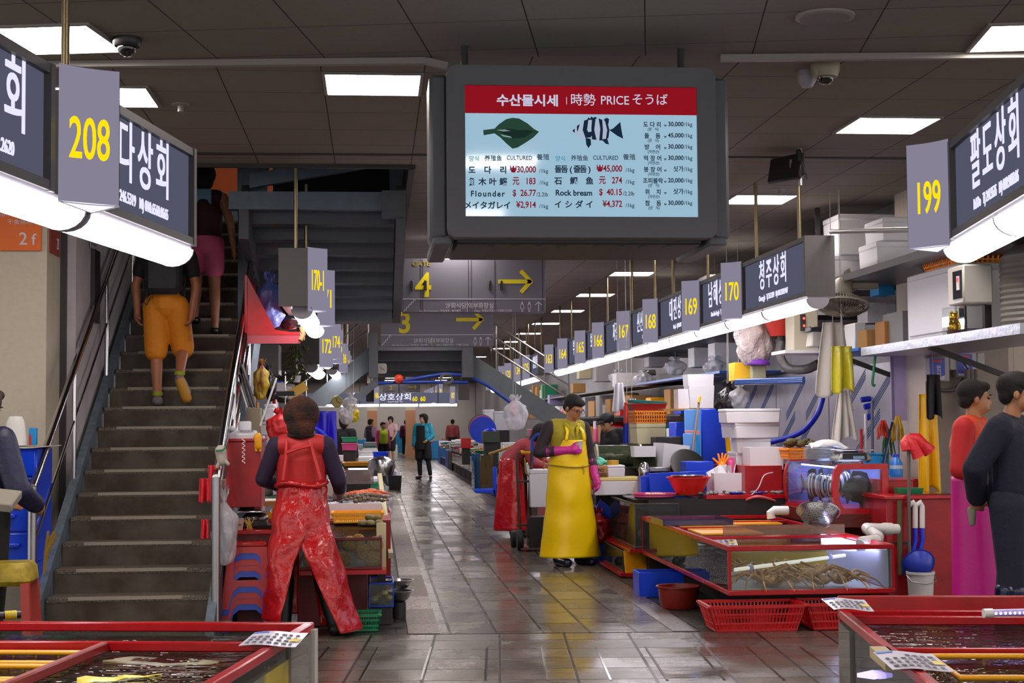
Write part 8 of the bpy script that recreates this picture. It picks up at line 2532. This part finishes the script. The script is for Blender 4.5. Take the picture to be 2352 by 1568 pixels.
for k in range(6):
 a = k * 1.05
 st.tube([(0, 0, .05), (.05 * math.cos(a), .05 * math.sin(a), .2), (.06 * math.cos(a), .06 * math.sin(a), .45)], .004, 5)
st.build('stem', mat('stem_brown', '4a3a22', .7), t)
RD_ = 12.75
t = thing('awning_box', 'red open box shelf with sloping side beside the stair, under the 170-1 sign', 'shelf', (0, 0, 0))
ws = [P(x, y, RD_) for x, y in ((568, 634), (568, 764), (680, 764), (632, 757))]
MB().prism([(p.x, p.z) for p in ws], (0, RD_, 0), (1, 0, 0), (0, 0, 1), (0, .02, 0)).build('side_panel', REDg, t)
a, b = P(568, 764, RD_), P(690, 764, RD_)
MB().box((a.x + b.x) / 2, RD_ + .4, a.z - .02, b.x - a.x, .85, .025).build('bottom_panel', REDg, t)
MB().box((a.x + b.x) / 2, RD_ - .01, a.z - .09, b.x - a.x, .02, .07).build('front_lip', mat('reddish_film', 'a8404a', .2), t)
MB().box(a.x - .01, RD_ + .4, a.z, .02, .85, .47).build('side_panel', REDg, t)
sack('plastic_bag', 'blue and violet plastic bag on the red shelf box by the stairs', (P(622, 705, 13.1).x, 13.1, P(622, 760, 13.1).z + .02), .24, .24, .46, mat('blue_violet_bag', '5f74c0', .25, bump=.7, bscale=20), seed=41, neck=.3)
sack('plastic_bag', 'black bag in the red shelf box by the stairs', (P(660, 757, 13.0).x, 13.25, P(622, 760, 13.1).z + .02), .2, .2, .2, BAGB, seed=42)
tag(MB().tube([P(692, 752, 12.74), P(697, 768, 12.72), P(690, 782, 12.7)], .02, 8).build('rope_knot', mat('tan_rope', '8f6a3c', .8)), 'tan knotted cloth at the corner of the red shelf box', 'rope')
sack('plastic_bag', 'yellow bag with brown stains hanging under the red shelf box', (P(598, 918, 12.75).x, 12.75, P(598, 918, 12.75).z), .13, .1, .32, mat('stained_yellow_bag', 'c9b82a', .3, bump=.6, bscale=20, col2='6a2a1c', vscale=5), seed=51, hang=True)
sack('plastic_bag', 'black bag hanging right of the stained yellow bag', (P(622, 920, 12.9).x, 12.9, P(622, 922, 12.9).z), .1, .1, .3, BAGB, seed=52, hang=True)
for k, (px, m) in enumerate(((578, m_black), (586, mat('dark_card', '2a2624', .6)), (570, m_white))):
 o = tag(MB().box(0, 0, 0, .012, .2, .36).build('file_sheet', m, None, P(px, 935, 12.6)), '%s sheet hanging by the stair stringer, %s from it' % ('black' if k < 1 else 'dark' if k == 1 else 'pale', order[k]), 'sheet')
 o.rotation_euler = (0, -.3, 0)
lm('carton', 'beige carton board leaning behind the telephone', 'carton', 566, 937, 600, 1000, 12.9, .08, mat('beige_card', 'a39880', .7))
foam_box('lower white foam box left of the woman in red', (598, 968, 628, 1000), 13.2, .3)
foam_box('upper white foam box left of the woman in red', (606, 927, 630, 968), 13.3, .3)
tag(MB().tube([P(597, 978, 12.4), P(635, 868, 12.5)], .008, 8).build('white_rod', m_white), 'thin white rod slanting left of the woman in red', 'rod')
lm('wall_shelf', 'dark shelf with pots behind the hanging plant', 'shelf', 630, 898, 676, 908, 16.0, .3, m_dark)
lm('white_card', 'white card on the dark shelf left of the woman in red', 'card', 634, 878, 654, 899, 16.0, .03, m_white)
lm('wall_cabinet', 'grey cupboard row above the left stalls behind the plant', 'cabinet', 590, 790, 640, 860, 16.5, .5, mat('grey_cupboard', '7a7674', .5))
lm('wall_shelf', 'dark sloping hood behind the hanging plant', 'hood', 632, 808, 680, 850, 17.0, .5, mat('brown_hood', '3c322c', .5))
sack('raincoat', 'bunched red raincoat left of the woman in red', (P(640, 1015, 12.6).x, 12.6, P(640, 1015, 12.6).z), .2, .16, .26, mat('bright_red_cloth', 'd0262c', .4, bump=.4), seed=61, hang=True)
for k, (px, py, D, m, lab) in enumerate(((805, 935, 26, BAGC, 'clear plastic bags hanging right of the round clock'), (795, 960, 26, mat('white_bag', 'c9c9cf', .4), 'white bag hanging below the clear bags'), (812, 955, 27, mat('yellow_tub_plastic', 'd8c020', .4), 'yellow smiling bucket hanging over the far left stalls'))):
 sack('plastic_bag' if k < 2 else 'bucket', lab, (P(px, py + 15, D).x, D, P(px, py + 15, D).z), .22, .2, .34 if k < 2 else .3, m, seed=70 + k, neck=.5, cat='bag' if k < 2 else 'bucket', hang=True)
# right side landmarks beyond the man in yellow
lm('fish_tank', 'tall blue-edged tank standing in the right stalls by the hand truck', 'fish tank', 1090, 1042, 1104, 1128, 27, .8, clear('cyan_tank', '4f86b8', 1.4, body=.45, bodycol='2f6fb0'))
lm('frame_bar', 'bright blue frame bar beside the tall blue-edged tank', 'frame', 1133, 1072, 1141, 1132, 26, .06, BLU)
lm('fish_tank', 'red-framed glass tank between the blue bars', 'fish tank', 1104, 1046, 1133, 1122, 26.5, .6, clear('amber_tank', 'a89a70', 1.4, body=.4, bodycol='7a6a44'))
lm('bottom_bar', 'blue bottom bar of the tall tank', 'frame', 1092, 1124, 1138, 1132, 26, .5, BLU)
lm('bucket', 'red bucket on the right stalls beyond the hand truck', 'bucket', 1060, 1006, 1082, 1029, 30, .3, REDp)
def ff(label, r, D, d, m=None):
 p, w, h = at(*r, D, d)
 z = .64
 if p.z > z:
  tag(MB().box(0, 0, 0, w * .9, d * .9, p.z - z).build('stand', DK, None, (p.x, p.y, z)), 'dark stand under the ' + ' '.join(label.split()[:11]), 'stand')
 foam_box(label, r, D, d, m=m)
ff('pale styrofoam tub on the right stalls beside the bending woman', (1155, 1016, 1196, 1040), 29, .5)
ff('tall frosted plastic box stacked over the far right stalls', (1112, 940, 1135, 972), 33, .4, m=mat('frosted_plastic', 'b9bcc4', .4))
ff('wide frosted plastic box beside the tall frosted one', (1136, 944, 1172, 988), 32, .4, m=MATS['frosted_plastic'])
for k, (m, dx) in enumerate(((GRN, 0), (PNK, 2), (BLU, 5))):
 tag(MB().lathe([(.001, 0), (.25, 0), (.27, .02), (.001, .03)], seg=30, M=Matrix.Rotation(PI / 2, 4, 'X')).build('basin', m, None, P(1106 + dx * .6, 982 + dx, 31 - .05 * k)), '%s basin standing on edge in the far right stalls' % ['green', 'pink', 'blue'][k], 'basin')
sack('plastic_bag', 'clear plastic bags hanging above the bending woman', (P(1185, 985, 22.5).x, 22.5, P(1185, 988, 22.5).z), .34, .2, .5, BAGC, seed=81, neck=.3, hang=True)
sack('plastic_bag', 'bright pink bag hanging under the far right stairs', (P(1179, 955, 26).x, 26, P(1179, 955, 26).z), .12, .1, .3, PNK, seed=82, hang=True)
tag(MB().tube([P(1124, 1042, 22), P(1192, 1020, 21.6)], .02, 8).build('bamboo_pole', mat('bamboo', 'a8843c', .6)), 'bamboo pole lying across the right stalls by the bending woman', 'pole')
hose('blue_hose', 'blue hose arching over the far right counter', [P(1108, 1015, 28), P(1112, 995, 28), P(1128, 987, 28), P(1138, 995, 28)], .04, TUBEB)
t = lm('weighing_scale', 'green and black scale on the far right counter', 'scale', 1110, 990, 1148, 1016, 27.5, .4, mat('dark_green_metal', '2c3a2c', .4))
for k, (x0, y0, x1, y1, D, m, lab) in enumerate(((1415, 856, 1508, 888, 19.5, WHd, 'long pale box hanging on the right wall'), (1594, 790, 1642, 842, 18.6, WHd, 'large pale box on the wall shelf below the 169 sign'), (1642, 786, 1700, 842, 18.6, WH, 'second large pale box on the wall shelf below the 169 sign'), (1490, 800, 1560, 842, 19.5, mat('grey_box2', '9a989c', .6), 'grey box on the wall shelf below the 168 sign'), (1370, 820, 1412, 876, 21, mat('pale_box3', 'a7a5ab', .6), 'pale cupboard on the wall below the 167 sign'), (1316, 880, 1345, 902, 24, CARD, 'brown cartons on the wall shelf below the 165 sign'), (1330, 830, 1360, 870, 23, mat('cream_box', 'b5ab8c', .6), 'cream box on the wall below the 166 sign'), (1262, 906, 1292, 930, 26, mat('lilac_box', '8d86a8', .6), 'lilac box hanging above the man in yellow'))):
 if lab != 'x':
  D = 4.45 * F / ((x0 + x1) / 2 - 858)
  p, w, h = at(x0, y0, x1, y1, D, .4)
  tag(MB().box(0, 0, 0, w, .4, h, .01).build('storage_box', m, None, p), lab, 'box')
tag(MB().box(0, 0, 0, .75, 6, .03).build('wall_shelf', mat('blue_edge_shelf', '1c4f9c', .4), None, (4.5, 21.2, 2.02)), 'blue-edged shelf on the wall below the 169 sign', 'shelf')
hose('duct_hose', 'dark elbow duct on the long pale wall box', [P(1475, 888, 26), P(1473, 868, 26), P(1480, 858, 26), P(1505, 855, 26)], .05, MATS['grey_corrugated'])
drape('plastic_bag', 'white plastic bag hanging left of the orange crate', (P(1412, 880, 19), P(1430, 878, 19)), P(1420, 880, 19).z - P(1420, 945, 19).z, mat('white_bag', 'c9c9cf', .4), 'bag', 2, .03, flare=1.8, hang=True)
drape('apron', 'red and blue rubber clothes hanging behind the orange crate', (P(1432, 935, 18.2), P(1448, 930, 18.2)), P(1440, 930, 18.2).z - P(1440, 1020, 18.2).z, mat('deep_blue2', '1230b0', .4), 'apron', 2, .02, flare=1.2, hang=True)
drape('apron', 'orange red rubber cloth over the blue one behind the orange crate', (P(1434, 925, 18.1), P(1446, 922, 18.1)), P(1440, 925, 18.1).z - P(1440, 972, 18.1).z, mat('orange_red_rubber', 'd0401c', .4), 'apron', 2, .02, flare=1.4, hang=True)
drape('plastic_sheet', 'silvery plastic sheet hanging left of the beige foam box', (P(1442, 915, 17.6), P(1460, 915, 17.6)), P(1450, 915, 17.6).z - P(1450, 1022, 17.6).z, mat('silver_sheet', '8f9096', .35, bump=.4), 'sheet', 3, .02, flare=1.0, hang=True)
for k in range(4):
 y = 19.2 + 2.6 * k
 sack('mesh_bag', 'clear bag hanging from the lamp row over the right stalls, %s from the near end' % order[k], (4.3, y, 2.0 + .1 * (k % 2)), .3, .2, .26, BAGC, seed=90 + k, neck=.4, group='clear bags under the right sign row', hang=True)
kinds = [('storage_box', WHd, 'pale'), ('storage_box', CARD, 'brown'), ('storage_box', mat('grey_box2', '9a989c', .6), 'grey'), ('storage_box', REDp, 'red'), ('storage_box', BLU, 'blue'), ('storage_box', GRN, 'green'), ('storage_box', PNK, 'pink'), ('storage_box', YEL, 'yellow')]
for sd, sn, wx, Y0, Y1 in ((1, 'right', 4.55, 21.5, 44), (-1, 'left', -2.2, 20.0, 44)):
 for lv, z in enumerate((1.05, 1.55, 2.05)):
  tag(MB().box(0, 0, 0, .5, Y1 - Y0, .03).build('wall_shelf', m_dark, None, (wx, (Y0 + Y1) / 2, z - .03)), '%s long shelf of the far %s stalls' % (['low', 'middle', 'high'][lv], sn), 'shelf')
  y = Y0 + .3 if not (lv == 2 and sd > 0) else 39.5
  k = 0
  while y < Y1 - .5:
   nm, m, cn = rd.choice(kinds[:3] if rd.random() < .55 else kinds)
   w = rd.uniform(.3, .6); h = rd.uniform(.15, .42)
   tag(MB().box(0, 0, 0, .4, w, h, .01).build(nm, m, None, (wx + rd.uniform(-.06, .03) * sd, y + w / 2, z)), '%s box on the %s shelf of the far %s stalls, %d from the near end' % (cn, ['low', 'middle', 'high'][lv], sn, k + 1), 'box', 'boxes on the far %s shelves' % sn)
   y += w + rd.uniform(.05, .5)
   k += 1
# far cross passage
CY = 43.5
a, b = P(845, 922, CY), P(1050, 905, CY)
z0 = P(950, 923, CY).z; z1 = P(950, 905, CY).z
t = thing('name_board', 'long grey name board across the far end of the hall', 'shop sign', ((P(700, 915, 52).x + P(1050, 915, 52).x) / 2, 52, P(900, 926, 52).z))
wv = P(1050, 915, 52).x - P(700, 915, 52).x
hv = P(900, 902, 52).z - P(900, 926, 52).z
MB().box(0, .1, 0, wv, .2, hv).build('casing', emis('far_board_face', '55566a', .8), t)
w = MB(); write(w, '상호상회', P(908, 920, 52).x - t.location.x, -.008, hv * .35, hv * .52, .004, 1.2, bold=.03)
write(w, 'Sang Ho Sang Hoe', P(908, 920, 52).x - t.location.x, -.008, hv * .1, hv * .14, .004, 1.0)
w.build('white_lettering', m_let, t)
w = MB(); write(w, '60  60', P(962, 920, 52).x - t.location.x, -.008, hv * .2, hv * .45, .004, .8, bold=.03)
w.build('numerals', m_num, t)
x0, x1 = P(690, 928, 52).x, P(1050, 928, 52).x
for k in range(4):
 L = (x1 - x0) / 4
 tube_lamp((x0 + L * (k + 1), 52, t.location.z - .03), PI / 2, L * .98, 'far tube lamp across the end of the hall, %s from the left' % order[k], rod=True)
for num, px in (('106', 867), ('107', 1042)):
 p = P(px, 922, 44)
 number_sign(num, (p.x - .1, 44, P(px, 925, 44).z), .0 if num == '107' else 0, 1, 'small far number %s sign across the end of the hall' % num, rod=True)
lm('sign_box', 'dark end of the far sign left of number 106', 'sign', 841, 880, 864, 922, 44.2, .2, m_casing)
lm('sign_box', 'dark end of the far sign right of number 107', 'sign', 1053, 880, 1078, 918, 44.2, .2, m_casing)
p = P(925, 903, 58);
rods([(P(890, 880, 60).x, 60.1, P(900, 880, 60).z), (P(1060, 885, 44.2).x, 44.3, P(1060, 880, 44.2).z - .01), (P(852, 885, 44.2).x, 44.3, P(852, 880, 44.2).z - .01)], 'rod carrying a sign at the far end of the hall')
t = gate_sign('2', P(880, 900, 60).x, P(965, 900, 60).x, P(900, 901, 60).z, P(900, 880, 60).z, 60, 'small far direction sign seen above the far name board', False)
for k, num in enumerate(('21', '22', '23', '24', '25', '26', '27', '28')):
 y = 74 - 2.6 * k
 p = P(982 + 5 * k, 918 - k, y)
 number_sign(num, (p.x, y, p.z), 0, -1, 'tiny far number %s sign in the last row of the hall' % num, rod=True)
tube_lamp((P(1000, 925, 56).x, 54, P(1000, 925, 56).z), 0, 6, 'far tube lamp under the last sign row', rod=True)
for k, px in enumerate((855, 943)):
 p = P(px, 1000, 66)
 t = thing('column', 'cream column with peach lower half at the far end, %s one' % ('left' if k == 0 else 'right'), 'column', (p.x, 66, 0))
 MB().box(0, 0, 0, .42, .42, 2.0).build('lower_half', mat('peach_tiles', 'c9926c', .5), t)
 MB().box(0, 0, 2.0, .42, .42, CEIL - 2.0).build('upper_half', mat('cream_plaster', 'd6cdbb', .6), t)
for k in range(14):
 cn, m = rd.choice(cols[:3] + cols[6:9])
 px = 820 + 17 * k
 D = rd.uniform(60, 64) + (5 if k % 2 else 0)
 p = P(px, 985, D)
 if 895 < px < 975 or 825 < px < 880:
  continue
 tag(MB().box(0, 0, 0, rd.uniform(.6, 1.1), .8, rd.uniform(.5, .85), .01).build('stall_box', m, None, (p.x, D, 0)), '%s box at the far end of the hall, %s' % (cn, (order[k] + ' from the left') if k < 12 else ['next to rightmost', 'rightmost'][k - 12]), 'box')
for x in (-1.5, .8, 3.2):
 for y in (48, 54, 60, 65, 70, 74):
  ceiling_light(x, y, 0, 'far square ceiling light near the end of the hall')
